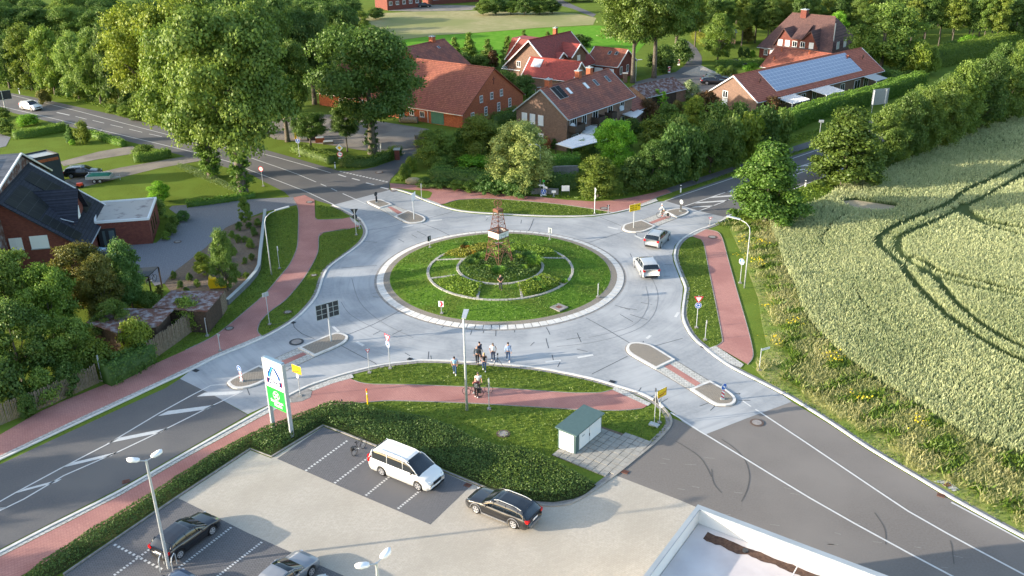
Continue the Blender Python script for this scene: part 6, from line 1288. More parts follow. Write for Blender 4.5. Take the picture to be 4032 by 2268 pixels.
    if cladding:
        b=MB()
        for w_ in wx:
            for sd in (-1,1): b.tube([(w_+math.cos(a)*(ar+.03),sd*(W/2+.0),wr+math.sin(a)*(ar+.03)) for a in [i*math.pi/10 for i in range(11)]],.04,5,False)
        for sd in (-1,1): b.box(((wx[0]+wx[1])/2,sd*(W/2-.01),.26),(wb-2*ar,.05,.1))
        b.build('cladding',cladding,t)
    # lights, plates, mirrors, grille
    hl=mat('headlight',(.75,.78,.8),rough=.1,spec=.8); tl=mat('taillight',(.5,.005,.005),rough=.25)
    for sd in (-1,1):
        zt=top(.05); b=MB(); s=.035; y=halfw(s)
        b.ext([(xf-.06*L*.3,sd*y*.62,zt-.16),(xf-.05,sd*y*.72,zt-.04),(xf-.1*L*.9,sd*y*1.02,zt-.03),(xf-.08*L*.8,sd*y*1.03,zt-.14)],(.03,0,.01)); b.build('headlight',hl,t)
        zt=top(.97); b=MB(); y=halfw(.99); b.box((-xf+.1,sd*(y*.9),zt-.12 if kind!='van' else 1.05),(.26,.24,.2 if kind!='van' else .55)); b.build('taillight',tl,t)
        b=MB(); s=rp[1][0]-.05; x=xf-s*L; b.sphere((x,sd*(W/2+.07),top(s)+.07),.1,8,6,(.7,1.1,.8)); b.build('mirror',pm_ if kind!='van' else M_['black'],t,True)
    b=MB(); b.box((xf-.005,0,top(.02)-.2),(.06,W*.42,.2)); b.build('grille',M_['black'],t); b=MB(); b.box((xf-.0,0,.3),(.09,W*.7,.12)); b.build('front_bumper',M_['black'],t)
    b=MB(); b.box((-xf+.01,0,.36),(.09,W*.72,.2)); b.build('rear_bumper',cladding or M_['black'],t)
    if plate: 
        for sx,zz in ((xf+.035,.45),(-xf-.02,.72 if kind!='van' else .85)): b=MB(); b.box((sx,0,zz),(.02,.52,.12)); b.build('number_plate',M_['signwhite'],t)
    return t
silver=(.45,.47,.48)
car('van','white people carrier van with silver roof rails parked across the north bays',(-7.49,52.72),-33.3,(.72,.72,.7),'van_white',None,z=.014,cat='van',name='parked_van')
car('wagon','black estate car with silver rails and grey wheel arches on the beige car park',(-.78,48.41),146.8,(.009,.009,.01),'black','cars in the car park',cladding=mat('arch_grey',(.16,.16,.165),rough=.6))
car('hatch','black hatchback parked beside the twin lamp',(-20.63,46.04),59.1,(.01,.01,.013),'blackblue','cars in the car park',z=.016)
gx=Vector((-12.2,42.81)); f=Vector((math.cos(R(58)),math.sin(R(58)))); nn=Vector((-f.y,f.x)); c=gx-f*(4.7/2-.88)+nn*.85
car('sedan','grey metallic saloon cut off by the bottom edge',c,58,(.2,.215,.24),'grey','cars in the car park',z=.016)
c=Vector((-19.7,41.7))-f*1.3; car('hatch','dark blue car of which only the roof shows below the lamp foot',c+f*.1,58,(.05,.07,.12),'darkblue','cars in the car park',z=.016)
c=Vector(G(1344-70,2270,1.35))-f*1.4; car('hatch','pale blue car whose roof edge just shows at the bottom edge',c,58,(.35,.45,.5),'paleblue','cars in the car park',z=.016)
car('suv','silver sport utility car driving away near the north east exit',(16.49,96.15),62,(.33,.35,.36),'silver','cars driving round the roundabout',z=.012,name='moving_car')
m=(Vector((13.53,86.39))+Vector((14.97,86.18)))/2; car('suv','white silver compact car driving away on the right side of the island',m+Vector((math.cos(R(97)),math.sin(R(97))))*1.75,97,(.4,.42,.43),'pearl','cars driving round the roundabout',z=.012,name='moving_car',rails=0)
car('suv','white sport utility car driving on the main road at the top left',(-87.63,166.75),-30,(.8,.8,.8),'white','cars driving round the roundabout',z=.008,name='moving_car',rails=0)
p=Vector(ZE(845,492)); a=R(8); car('wagon','black estate car parked on the gravel behind the slate roofed house',p+Vector((math.cos(a),math.sin(a)))*1.45+Vector((-math.sin(a),math.cos(a)))*.85,8,(.009,.009,.012),'black','cars parked at the houses',z=.01)
p=Vector(ZD(105,1078)); q=Vector(ZD(215,1078)); a=0
for dx,dy,lb in ((0,0,'black estate car in front of a second one by the gravel heap'),(1.2,2.6,'dark blue estate car behind the black one by the gravel heap')):
    car('wagon',lb,p+Vector((1.45+dx,.9+dy)),-3,(.01,.011,.016),'blackblue','cars parked at the houses',z=.01)
car('hatch','black car half hidden behind the hedge of the big brown house',ZD(490,840),-10,(.01,.011,.013),'black','cars parked at the houses',z=.01)
car('hatch','white and blue car half hidden behind the bushes on the left driveway',ZL(800,530),-20,(.3,.5,.6),'bluewhite','cars parked at the houses',z=.02)
car('hatch','dark car under the carport at the top edge',D(1068,18),0,(.01,.011,.013),'black','cars parked at the houses',z=.01)
# trailer
p=ZE(1130,548); a=R(6); t=thing('trailer','twin axle trailer with white tail board and a green tarpaulin','trailer',(p.x,p.y,0),a)
b=MB(); b.box((.55,.75,.75),(3.2,1.6,.4)); b.build('bed',M_['steel'],t); b=MB(); b.box((-1.08,.75,.8),(.06,1.7,.5)); b.build('tail_board',M_['signwhite'],t)
b=MB(); vs=[];
for i in range(9):
    x=-.95+i*.375; hh=[.0,.28,.34,.3,.33,.3,.28,.26,0][i]; vs+=[(x,0,.95),(x,.15,.98+hh*.7),(x,.75,1.0+hh),(x,1.35,.98+hh*.7),(x,1.5,.95)]
b.add(vs,[(i*5+k,i*5+k+1,i*5+k+6,i*5+k+5) for i in range(8) for k in range(4)]); tp=b.build('tarpaulin',mat('green_tarp',(.01,.14,.09),(.02,.18,.12),scale=2,rough=.5),t,True)
b=MB(); b.tube([(-.9,.75,1.36),(2,.75,1.32)],.03,5); b.build('strap',M_['signwhite'],tp)
for x in (0,.75):
    for y in (-.08,1.58): b=MB(); c=Vector((x,y,.3)); b.tube([c-Vector((0,.09,0)),c+Vector((0,.09,0))],.3,16); wh=b.build('wheel',M_['black'],t); b=MB(); b.disc(c+Vector((0,-.095 if y<0 else .095,0)),.17,(0,1,0),12,.01); b.build('rim',M_['steel'],wh)
b=MB(); b.tube([(2.1,.3,.55),(3.3,.75,.55)],.04,6); b.tube([(2.1,1.2,.55),(3.3,.75,.55)],.04,6); b.tube([(3.2,.75,.1),(3.2,.75,.9)],.04,6); b.build('drawbar',M_['steel'],t)
t=thing('red_mower','small red garden machine standing at the roof edge of the left house','garden machine',(*ZE(955,600),0),.3); b=MB(); b.box((0,0,.45),(.9,.6,.4),0,.8); b.build('body',mat('red_plastic',(.6,.06,.02),rough=.4),t); b=MB(); b.tube([(-.4,.2,.4),(-1.2,.2,1.0),(-1.2,-.2,1.0),(-.4,-.2,.4)],.025,5); b.build('handle',M_['signback'],t)
for x in (-.3,.3): b=MB(); b.tube([(x,-.35,.2),(x,.35,.2)],.2,12); b.build('wheel',M_['black'],t)
# ---------------- bicycles ----------------
def bike(label,loc,ang,col=(.02,.02,.022),lean=0,bag=True,name='bicycle',z=.02,group='bicycles'):
    t=thing(name,label,'bicycle',(loc[0],loc[1],z),R(ang),group); t.rotation_euler=(R(lean),0,R(ang)); fm=mat('frame_%d'%int(col[0]*100),col,rough=.4)
    for x in (-.53,.53):
        b=MB(); b.tube([(x+.34*math.cos(a),0,.35+.34*math.sin(a)) for a in [i*2*math.pi/20 for i in range(21)]],.022,6,False); wh=b.build('wheel',M_['black'],t,True)
        b=MB()
        for k in range(6): v=Vector((math.cos(k*.5236),0,math.sin(k*.5236)))*.33; c=Vector((x,0,.35)); b.tube([c-v,c+v],.004,3)
        b.tube([(x,-.04,.35),(x,.04,.35)],.03,6); b.build('spokes',M_['steel'],wh)
    b=MB(); bb_=Vector((-.08,0,.3)); st=Vector((-.22,0,.78)); hd=Vector((.36,0,.82)); hb_=Vector((.4,0,.66))
    for p,q in ((bb_,st),(st,hd),(bb_,hb_),(hd,hb_),(bb_,(-.53,0,.35)),(st,(-.53,0,.35)),(hb_,(.53,0,.35))): b.tube([p,q],.022,6)
    b.build('frame',fm,t)
    b=MB(); b.tube([hd,(.33,0,1.02)],.016,6); b.tube([(.2,-.3,1.05),(.33,-.15,1.04),(.33,.15,1.04),(.2,.3,1.05)],.015,6); b.build('handlebar',fm,t); b=MB(); b.sphere((-.25,0,.95),.11,8,5,(1.3,.7,.35)); b.tube([(-.22,0,.78),(-.25,0,.93)],.014,5); b.build('saddle',M_['black'],t)
    b=MB(); b.tube([(-.08,-.08,.3),(-.08,.08,.3)],.07,10); b.tube([(.06,.1,.22),(-.22,.1,.38)],.012,4); b.build('crank',M_['steel'],t)
    if bag: b=MB(); b.box((-.56,0,.72),(.36,.12,.02)); b.build('carrier',M_['signback'],t); b=MB(); b.box((-.56,.14,.55),(.32,.12,.3),0,.9); b.build('pannier',M_['black'],t)
    return t
bike('black bicycle with panniers parked at the low hedge in the first bay',(lambda a,b:((a[0]+b[0])/2,(a[1]+b[1])/2))(D(898.7,1148.7),D(911,1125)),62,lean=-4)
b1=D(1190,996); b2=D(1213,994)
bike('dark touring bicycle with yellow green grips held on the red path, pointing left',b1,168,col=(.03,.03,.03),z=.022)
bike('dark bicycle held on the red path, pointing right',(b2[0],b2[1]+.35),-8,z=.022)
bk=bike('white framed bicycle ridden over the north east splitter crossing',D(1668.5,549.5),158,col=(.7,.7,.68),z=.03)
bike('dark bicycle standing under the small shelter on the left driveway',D(383,712),75,z=.02)
# ---------------- people ----------------
skin=mat('skin',(.5,.28,.2),rough=.6)
def skinmesh(name,V,E,Rad,par,m,sub=1):
    me=bpy.data.meshes.new(name); me.from_pydata([tuple(v) for v in V],E,[]); o=bpy.data.objects.new(name,me); COL.objects.link(o); me.materials.append(m)
    md=o.modifiers.new('skin','SKIN'); sv=me.skin_vertices[0].data
    for i,r in enumerate(Rad): sv[i].radius=(r if isinstance(r,tuple) else (r,r))
    sv[0].use_root=True; md.use_smooth_shade=True
    if sub: s=o.modifiers.new('sub','SUBSURF'); s.levels=sub; s.render_levels=sub
    bpy.context.view_layer.update()
    dg=bpy.context.evaluated_depsgraph_get(); nm=bpy.data.meshes.new_from_object(o.evaluated_get(dg)); bpy.data.objects.remove(o); bpy.data.meshes.remove(me); nm.name=name
    if not nm.materials: nm.materials.append(m)
    q=bpy.data.objects.new(name,nm); COL.objects.link(q); q.parent=par; return q
def person(label,loc,ang,shirt,trou,shoe,hair,hcol=(.05,.03,.02),z=.02,H=1.76,step=.18,arms='down',head=0.0,lean=0.0,sleeve='short',fem=False,seat=None,group='people on the roundabout',bald=False,extra=None):
    """front faces +x in local space"""
    t=thing('person',label,'person',(loc[0],loc[1],z),R(ang),group); k=H/1.76
    hip=Vector((0,0,.92)); ch=Vector((lean*.35,0,1.38)); nk=Vector((lean*.5,0,1.5)); hc=Vector((lean*.55+head*.1,0,1.63-abs(head)*.05)); hw=.095 if not fem else .1; sw=.19 if not fem else .165
    if seat: hip=Vector((-.12,0,1.02)); ch=Vector((.12,0,1.42)); nk=Vector((.18,0,1.53)); hc=Vector((.24,0,1.67))
    V=[hip,hip+(ch-hip)*.5,ch,nk,hc-Vector((0,0,.06)),hc+Vector((.012,0,.06))]; E=[(0,1),(1,2),(2,3),(3,4),(4,5)]; Rd=[(.13,.1),(.125,.1),(.15,.11),.055,.078,.082]
    W_={'hip':0,'mid':1,'ch':2}
    def add(p,par,r): V.append(Vector(p)); E.append((par,len(V)-1)); Rd.append(r); return len(V)-1
    legs=[];arm=[]
    for s in (-1,1):
        st=step*s
        if seat: kn=Vector((.26,s*.12,.78 if s>0 else .95)); an=Vector((.05,s*.12,.38 if s>0 else .58))
        else: kn=Vector((st*.55+.03,s*hw,.5)); an=Vector((st-(.06 if s<0 else 0),s*hw,.09))
        a=add(hip+Vector((0,s*hw,-.06)),0,.085); b_=add(kn,a,.056); c=add(an,b_,.038); d=add(an+Vector((.13,0,-.05)),c,.035); legs.append((a,b_,c,d))
        sh=ch+Vector((0,s*sw,.06))
        if seat: el=sh+Vector((.2,s*.05,-.2)); wr=sh+Vector((.38,s*.06,-.34))
        elif arms=='down': el=sh+Vector((-.03*s*1.5,s*.05,-.29)); wr=el+Vector((.05+.06*s,.01*s,-.25))
        elif arms=='front': el=sh+Vector((.02,s*.08,-.28)); wr=el+Vector((.22,-s*.14,-.02))
        elif arms=='pocket': el=sh+Vector((-.08,s*.1,-.27)); wr=el+Vector((.1,-s*.06,-.22))
        elif arms=='hold': el=sh+Vector((.1,s*.08,-.26)); wr=el+Vector((.22,s*.02,-.06))
        a=add(sh,2,.055); b_=add(el,a,.042); c=add(wr,b_,.028); dr=(wr-el).normalized(); hnd=add(wr+dr*.07,c,(.036,.018)); arm.append((a,b_,c,hnd))
        sd=Vector((0,1,0)) if abs(dr.y)<.8 else Vector((1,0,0)); sd=(sd-dr*sd.dot(dr)).normalized()
        for q in range(4):
            o_=sd*(-.027+.018*q); L_=[.06,.07,.066,.052][q]; f1=add(wr+dr*.09+o_,hnd,.009); f2=add(wr+dr*(.09+L_*.6)+o_+Vector((.006,0,-.006)),f1,.0085); add(wr+dr*(.09+L_)+o_+Vector((.016,0,-.012)),f2,.007)
        th=add(wr+dr*.05+sd*.04+Vector((.015,0,0)),hnd,.0095); add(wr+dr*.085+sd*.055+Vector((.02,0,0)),th,.008)
    for v in V: v*=k
    Rd=[tuple(x*k for x in r) if isinstance(r,tuple) else r*k for r in Rd]
    skinmesh('body',V,E,Rd,t,skin,1)
    def cloth(name,chains,grow,col,nm_):
        mp={};vv=[];ee=[];rr=[]
        for ch_ in chains:
            for i in range(len(ch_)-1):
                idx=[]
                for it in (ch_[i],ch_[i+1]):
                    key=it if isinstance(it,int) else tuple(it)
                    if key not in mp:
                        if isinstance(it,int): p=V[it]; r=Rd[it]
                        else: i0,i1,f=it; p=V[i0].lerp(V[i1],f); r0=Rd[i0] if isinstance(Rd[i0],tuple) else (Rd[i0],)*2; r1=Rd[i1] if isinstance(Rd[i1],tuple) else (Rd[i1],)*2; r=(r0[0]+(r1[0]-r0[0])*f,r0[1]+(r1[1]-r0[1])*f)
                        mp[key]=len(vv); vv.append(p); rr.append(tuple(x+grow for x in r) if isinstance(r,tuple) else r+grow)
                    idx.append(mp[key])
                if tuple(idx) not in ee: ee.append(tuple(idx))
        return skinmesh(name,vv,ee,rr,t,mat('cloth_'+nm_,col,rough=.9),1)
    se=.55 if sleeve=='short' else .98
    cloth('shirt',[[(0,1,.15),1,2,(2,3,.55)]]+[([2,a[0],(a[0],a[1],se)] if sleeve=='short' else [2,a[0],a[1],(a[1],a[2],.95)]) for a in arm],.02,shirt[1],shirt[0])
    cloth('trousers',[[(0,1,.3),0]]+[[0,l[0],l[1],(l[1],l[2],.93)] for l in legs],.017,trou[1],trou[0])
    for l in legs:
        p=V[l[2]];q=V[l[3]]; b=MB(); b.tube([p+Vector((-.06,0,-.045))*k,p+Vector((0,0,-.03))*k,q+Vector((0,0,.0))*k,q+Vector((.05,0,-.01))*k],[.03,.052,.045,.025],8); b.build('shoe',mat('shoe_'+shoe[0],shoe[1],rough=.7),t,True)
    hp=V[5]; hb_=V[4]
    if not bald:
        b=MB(); b.sphere(hp+Vector((-.022,0,.022)),.098*k,12,8,(1.0,.9,.85)); 
        if fem: b.sphere(hp+Vector((-.06,0,-.11)),.1*k,10,8,(.65,1.05,1.5))
        b.build('hair',mat('hair_'+hair,hcol,rough=.9),t,True)
    b=MB(); b.sphere(hp+Vector((.098,0,-.045)),.017,6,5,(1,.8,1.5)); b.build('nose',skin,t,True)
    b=MB()
    for s in (-1,1): b.sphere(hp+Vector((.088,s*.032,-.018)),.011,6,4)
    b.build('eyes',M_['black'],t); b=MB(); b.box(hp+Vector((.088,0,-.088)),(.012,.045,.01)); b.build('mouth',mat('lips',(.35,.1,.09)),t)
    b=MB()
    for s in (-1,1): b.sphere(hp+Vector((0,s*.086,-.03)),.024,6,5,(.7,.4,1.2))
    b.build('ears',skin,t)
    return t,V,k
N5=lambda x,y:D((1700+x/4.83)/SC,(1250+y/4.83)/SC)
jeans=('jeans',(.045,.09,.19)); djeans=('dark_jeans',(.02,.035,.085)); blk=('black',(.012,.012,.014)); wsh=('white',(.75,.75,.74))
person('man in a pale blue polo shirt and jeans looking down, leftmost of the walking group',N5(441,1082),-92,('paleblue',(.3,.52,.72)),jeans,wsh,'dark',(.02,.015,.012),head=.8,arms='pocket',lean=.12)
person('bald man in a dark grey jacket and black trousers walking on the kerb',N5(868,882),-95,('greyjacket',(.06,.075,.095)),blk,('dark',(.02,.02,.02)),'none',bald=True,sleeve='long')
person('man in dark clothes half hidden behind the bald man, looking right',N5(915,815),-40,('navy',(.03,.04,.07)),blk,wsh,'dark',(.03,.02,.015),sleeve='long',step=.05)
person('woman with long blonde hair in a black top and blue jeans on the grass edge',N5(1000,1015),-90,('blacktop',(.012,.012,.014)),jeans,wsh,'blonde',(.5,.33,.14),fem=True,H=1.68,arms='pocket')
person('man in a white shirt and dark jeans standing left of the tripod',N5(1168,832),-88,('white',(.8,.8,.8)),djeans,wsh,'grey',(.12,.1,.08),arms='pocket',step=.04,head=.5)
person('man in a light blue long sleeved shirt walking rightmost of the group',N5(1455,828),-85,('lightblue',(.38,.5,.72)),jeans,wsh,'dark',(.03,.02,.015),sleeve='long')
person('bald man in black standing on the island lawn operating a remote control',D(1259.7,730.9,.62),-90,('black',(.01,.01,.012)),('dark_grey',(.03,.035,.045)),('dark',(.02,.02,.02)),'none',bald=True,arms='front',z=.62,step=.1)
person('grey haired man in a white shirt behind the two held bicycles',(lambda p:(p[0]+.1,p[1]+.65))(D(1200,997)),-88,('white',(.8,.8,.8)),('dark_grey',(.03,.035,.045)),wsh,'grey',(.3,.28,.26),z=.05,arms='hold',step=.04,sleeve='short')
t,V,k=person('bald cyclist in a dark red top and backpack seen from behind',D(1198.7,1000),88,('darkred',(.2,.02,.03)),blk,wsh,'none',bald=True,z=.022,arms='hold',step=.05)
b=MB(); b.box((-.2,0,1.2),(.2,.32,.48),0,.8); bp=b.build('backpack',mat('backpack',(.03,.03,.03),rough=.8),t); b=MB()
for z in (1.1,1.22,1.34): b.tube([(-.31,-.12,z),(-.31,.12,z+.06)],.014,4)
b.build('reflective_straps',M_['signwhite'],bp)
p=D(1668.5,549.5); person('white haired cyclist in a white jacket riding on the splitter crossing',(p[0],p[1]),158,('whitejacket',(.75,.74,.72)),('olive',(.12,.09,.06)),('red',(.4,.03,.03)),'white',(.75,.74,.72),z=.03,seat=True,sleeve='long')
# tripod
xy=N5(1258,940); t=thing('tripod','black photo tripod standing between the people and the kerb','tripod',(*xy,.03)); h=hgt(xy,(1250+690/4.83)/SC)-.05
for k_,a in enumerate((200,-20,90)):
    b=MB(); v=Vector((math.cos(R(a)),math.sin(R(a)),0))*.55; b.tube([v,(0,0,h*.68)],[.014,.024],6); b.build('leg',M_['black'],t)
b=MB(); b.tube([(0,0,h*.35),(0,0,h*.95)],.022,6); b.build('column',M_['black'],t); b=MB(); b.box((0,0,h),(.12,.1,.14)); b.tube([(0,0,h-.05),(-.25,.05,h-.2)],.012,5); b.build('head',M_['black'],t)
# ---------------- planting ----------------
STRAW=leafmat('straw_grass',(.26,.29,.09),(.54,.5,.24),.45)
for i,(x,y,h,r) in enumerate([(-66,46,11,4),(-72,55,12,4.5),(-60,38.5,8.5,3.2)]): tree('round',(x,y),h,r,f'{["nearest","middle","farthest"][i]} of three roadside trees beyond the left picture edge','mid',group='trees beyond the left edge')
ORD=['first','second','third','fourth','fifth','sixth','seventh','eighth','ninth','tenth','eleventh','twelfth','thirteenth','fourteenth','fifteenth','sixteenth','seventeenth','eighteenth','nineteenth','twentieth']
def row(kind,items,desc,tints,group,**kw):
    for i,(bx,by,top,hw) in enumerate(items):
        o=ORD[i] if i<20 else '%dth'%(i+1)
        dtree(kind if isinstance(kind,str) else kind[i%len(kind)],bx,by,top,hw,f'{o} {desc}',tints[i%len(tints)],group=group,**kw)
gw='roadside trees behind the main road'
dtree('round',25,222,88,46,'dark round tree at the left edge behind the main road','dark',group=gw)
dtree('egg',82,228,66,44,'olive tree behind the two leftmost marker posts','olive',group=gw)
dtree('round',140,240,72,46,'yellow green tree right of the olive one behind the main road','light',group=gw)
dtree('egg',200,250,80,42,'silvery grey green tree behind the main road','grey',group=gw)
dtree('round',255,262,78,48,'mid green tree at the road bend left of the bright oak','mid',group=gw)
dtree('round',305,268,66,42,'dark tree in front of the wood beside the bright oak','dark',group=gw)
dtree('bush',113,262,225,18,'low pinkish brown bush at the second marker post','brown',name='shrub',cat='shrub')
for i,(x,y,tp,hw) in enumerate([(285,285,262,18),(315,293,268,20),(350,302,275,22),(385,307,280,22)]): dtree('bush',x,y,tp,hw,f'{ORD[i]} bush from the left on the grass strip under the bright oak','light',name='shrub',cat='shrub',group='bushes along the north road edge')
dtree('oak',392,300,12,100,'large bright yellow green oak left of the ivy clad pair','yellow')
dtree('oak2',533,446,52,125,'broad oak on the left ivy clad trunk','light')
dtree('oak',612,491,26,150,'huge oak on the right ivy clad trunk beside the lavender bed','mid')
dtree('oak2',505,345,-12,110,'tall bright oak behind the ivy clad pair','yellow')
dtree('oak',652,335,-8,95,'tall dark green oak behind the right ivy clad trunk','mid')
dtree('oak2',724,356,95,72,'leaning oak at the farmyard edge','mid')
dtree('oak',938,386,66,128,'big dark oak standing alone in front of the barn','dark')
dtree('tall',783,377,283,44,'slim young tree in the yard hedge beside the white tank','dark',group='young yard trees')
dtree('tall',874,381,270,36,'slim young tree between the yard hedge and the big dark oak','dark',group='young yard trees')
dtree('oak',792,262,30,68,'dark oak behind the farmyard left of the barn','dark'); dtree('oak2',705,270,-10,70,'dark oak behind the leaning one','dark'); dtree('oak',860,215,10,60,'dark tree behind the left end of the barn','dark')
for k,(b_,hh,tt_) in enumerate(((160,145,'front'),(108,110,'middle'),(66,72,'rear'))):
    n=[9,10,11][k]; rd=random.Random(k)
    row(['oak','oak2'],[(15+i*(700+80*k)/(n-1)+rd.uniform(-14,14),b_+rd.uniform(-8,8),b_-hh+rd.uniform(-12,12),58-6*k) for i in range(n)],f'dark tree from the left in the {tt_} line of the far left wood',['dark','dark','mid'],'trees of the far left wood')
# ivy on trunks
for x,y,tp,r_,lb in [(533,446,335,1.5,'left'),(612,491,330,1.35,'right')]:
    xy=D(x,y); h=hgt(xy,tp); me=crown_mesh('ivy',r_,0,h,5200,.24,26,'column',LEAF,.62,seed=5+int(x)); t=[o for o in COL.objects if o.get('label') and 'on the '+lb+' ivy clad' in o['label']][0]
    i=objm('ivy',me,None,(xy[0],xy[1],0),(.8,.95,.8)); i.parent=t; i.matrix_parent_inverse=Matrix.Identity(4); i.location=(0,0,0)
xy=D(938,386); t=[o for o in COL.objects if o.get('label') and 'big dark oak standing alone' in o['label']][0]; me=crown_mesh('ivy',1.0,0,hgt(xy,290),2200,.24,22,'column',LEAFD,.6,seed=9); i=objm('ivy',me,t,color=(.7,.8,.8))
# middle distance
dtree('round',905,78,28,26,'grey green tree at the left end of the mown field','olive'); dtree('round',945,48,18,22,'dark tree beside the far red farm building','dark'); dtree('round',870,100,20,34,'dark tree left of the mown field','dark')
row('round',[(1215,38,0,22),(1248,37,-8,26),(1285,36,2,24),(1320,38,-10,24),(1358,36,0,24),(1390,34,-4,22),(1235,12,-30,30),(1300,10,-30,30),(1365,8,-30,30),(1440,5,-35,30),(1490,3,-35,30),(1400,-5,-50,40)],'tree from the left behind the mown field at the top edge',['mid','dark','light','dark'],'trees behind the mown field')
gc='conifers between meadow and houses'
for x,y,tp,hw,lb,ti in [(1145,168,88,24,'first conifer right of the farmhouse roof','light'),(1182,168,76,28,'tallest conifer of the garden row behind the barn','light'),(1228,170,93,27,'third conifer from the farmhouse in the garden row','mid'),(1278,168,86,24,'fourth conifer from the farmhouse, before the white gable','light'),(1318,124,72,18,'small conifer behind the left verge of the red roofed house','mid'),(1378,112,76,16,'small conifer behind the chimney of the red roofed house','mid'),(1000,126,104,14,'little bright conifer left of the farmhouse ridge','yellow')]: dtree('cone',x,y,tp,hw,lb,ti,group=gc)
for x,y,tp,hw,lb,ti in [(1240,172,128,18,'dark purple shrub among the garden conifers','purple'),(1295,178,122,34,'dense dark bush before the white gabled house','dark'),(1165,176,135,30,'dark bush behind the barn ridge','dark'),(1205,178,140,28,'dark green bush right of it behind the barn ridge','mid'),(1455,122,84,34,'round bush on the bright meadow beside the red roofed house','dark'),(1272,232,176,34,'shrub in the garden between barn and garage, left','mid'),(1318,246,190,34,'shrub in the garden between barn and garage, middle','dark'),(1352,222,186,20,'shrub in the garden close to the red garage wall','mid')]: dtree('bush',x,y,tp,hw,lb,ti,name='shrub',cat='shrub',group='garden shrubs by the houses')
dtree('tall',1591,208,-80,92,'tall tree with a pale bare trunk beside the village lamp','mid',group='tall village trees'); dtree('tall',1645,196,-100,98,'tall tree with a forked trunk beside the village road','mid',group='tall village trees')
dtree('oak',1700,128,-20,55,'dark tree right of the forked tall tree','dark'); dtree('oak2',1540,30,-60,60,'tree behind the far lane','dark'); dtree('bush',1665,178,118,40,'dark bush under the forked tall tree','dark',name='shrub',cat='shrub'); dtree('bush',1712,160,100,34,'dark bush at the village road bend','dark',name='shrub',cat='shrub'); dtree('bush',1740,80,52,18,'bright bush at the far end of the village road','bright',name='shrub',cat='shrub')
gp='pines of the wood behind the houses'
pi=[]
for r_,(by,hh,st) in enumerate(((112,122,36),(86,100,35),(60,82,34),(34,62,36))):
    x=1752+r_*13
    while x<2600:
        rd=random.Random(int(x)+r_); pi.append((x+rd.uniform(-8,8),by+rd.uniform(-6,6)+(6 if x>2300 else 0),by-hh+rd.uniform(-10,10),27+rd.uniform(-4,5))); x+=st
rows_=['front','second','third','rear']
c=0;last=None
for i,(x,by,tp,hw) in enumerate(pi):
    if last is not None and x<last: c+=1; k=0
    k=0 if last is None or x<last else k+1; last=x
    dtree('pine',x,by,tp,hw,f'{ORD[k] if k<20 else str(k+1)+"th"} pine from the left in the {rows_[c]} line of the pine wood',['olive','dark','mid'][i%3],group=gp)
for x,y,tp,hw,kd,ti,lb in [(1805,152,38,38,'egg','light','bright green tree with hanging branches by the hedge near the brown house'),(1812,110,12,17,'cone','yellow','slim yellow tipped conifer behind the hanging tree'),(1880,108,44,22,'cone','brown','brownish conifer left of the big brown house'),(2098,120,30,27,'round','bright','vivid green small tree at the right end of the brown house'),(2215,176,4,88,'round','mid','large round tree right of the brown house'),(2234,172,110,30,'bush','yellow','yellow green shrub under the large round tree'),(2304,190,116,36,'bush','yellow','larger yellow green shrub behind the solar house'),(2340,186,122,24,'bush','light','light shrub right of the dark spruce'),(2268,186,134,18,'cone','blue','small dark blue spruce behind the solar house'),(2436,122,90,28,'bush','bright','bright shrub before the pine wood at the right'),(2390,150,100,30,'bush','dark','dark shrub under the pines at the right'),(2180,150,95,26,'bush','dark','dark shrub left below the large round tree'),(2120,150,100,26,'round','dark','dark small tree at the brown house corner')]:
    dtree(kd,x,y,tp,hw,lb,ti,cat='shrub' if kd=='bush' else 'tree')
for x,y,tp,hw,ti,lb in [(1812,193,165,16,'light','left one of the two clipped round bushes by the courtyard'),(1836,193,166,18,'mid','right one of the two clipped round bushes by the courtyard'),(1889,186,157,22,'bright','bright round clipped bush beside the gravel heap yard'),(1893,145,127,9,'bright','small bright bush at the wall of the brown house'),(1862,147,120,8,'dark','small dark bush left of the bright one at the brown house'),(1878,146,122,9,'dark','small dark bush beside the bright one at the brown house')]: dtree('bush2',x,y,tp,hw,lb,ti,cat='shrub')
# right side rows
BR=[(2190+i*34,432-i*12.6-(6 if i>6 else 0)) for i in range(13)]
for i,(x,y) in enumerate(BR): dtree('bush',x,y,y-62,30,f'{ORD[i]} low bush from the left under the tree row at the corn field edge',['mid','dark','olive'][i%3],cat='shrub',name='shrub',group='bushes along the corn field edge')
for i in range(17): x=8+i*26; dtree('bush',x,212+i*4.6,212+i*4.6-34,22,f'{ORD[i]} bush from the left along the edge of the roadside wood',['dark','mid','olive'][i%3],cat='shrub',name='shrub',group='bushes along the wood edge')
gr='bushy trees between the north east road and the corn field'
row('egg',[(2218,418,262,50),(2264,400,236,50),(2312,385,216,50),(2362,366,194,52),(2414,346,164,54),(2466,326,143,54),(2520,304,134,54),(2574,282,120,56),(2632,262,96,60)],'bushy tree from the left in the row along the corn field',['mid','dark','mid','mid'],gr)
row('round',[(2300,345,214,40),(2368,325,188,42),(2440,290,150,44),(2510,255,112,46),(2570,235,96,46),(2640,215,80,50)],'tree from the left behind the row along the corn field',['mid','dark'],gr)
dtree('firm',2120,464,262,104,'olive green bushy tree between road and corn field behind the single tree',(.75,.78,.75)); dtree('firm',1925,556,352,102,'dense green single tree at the corner of the corn field',(.62,.82,.7))
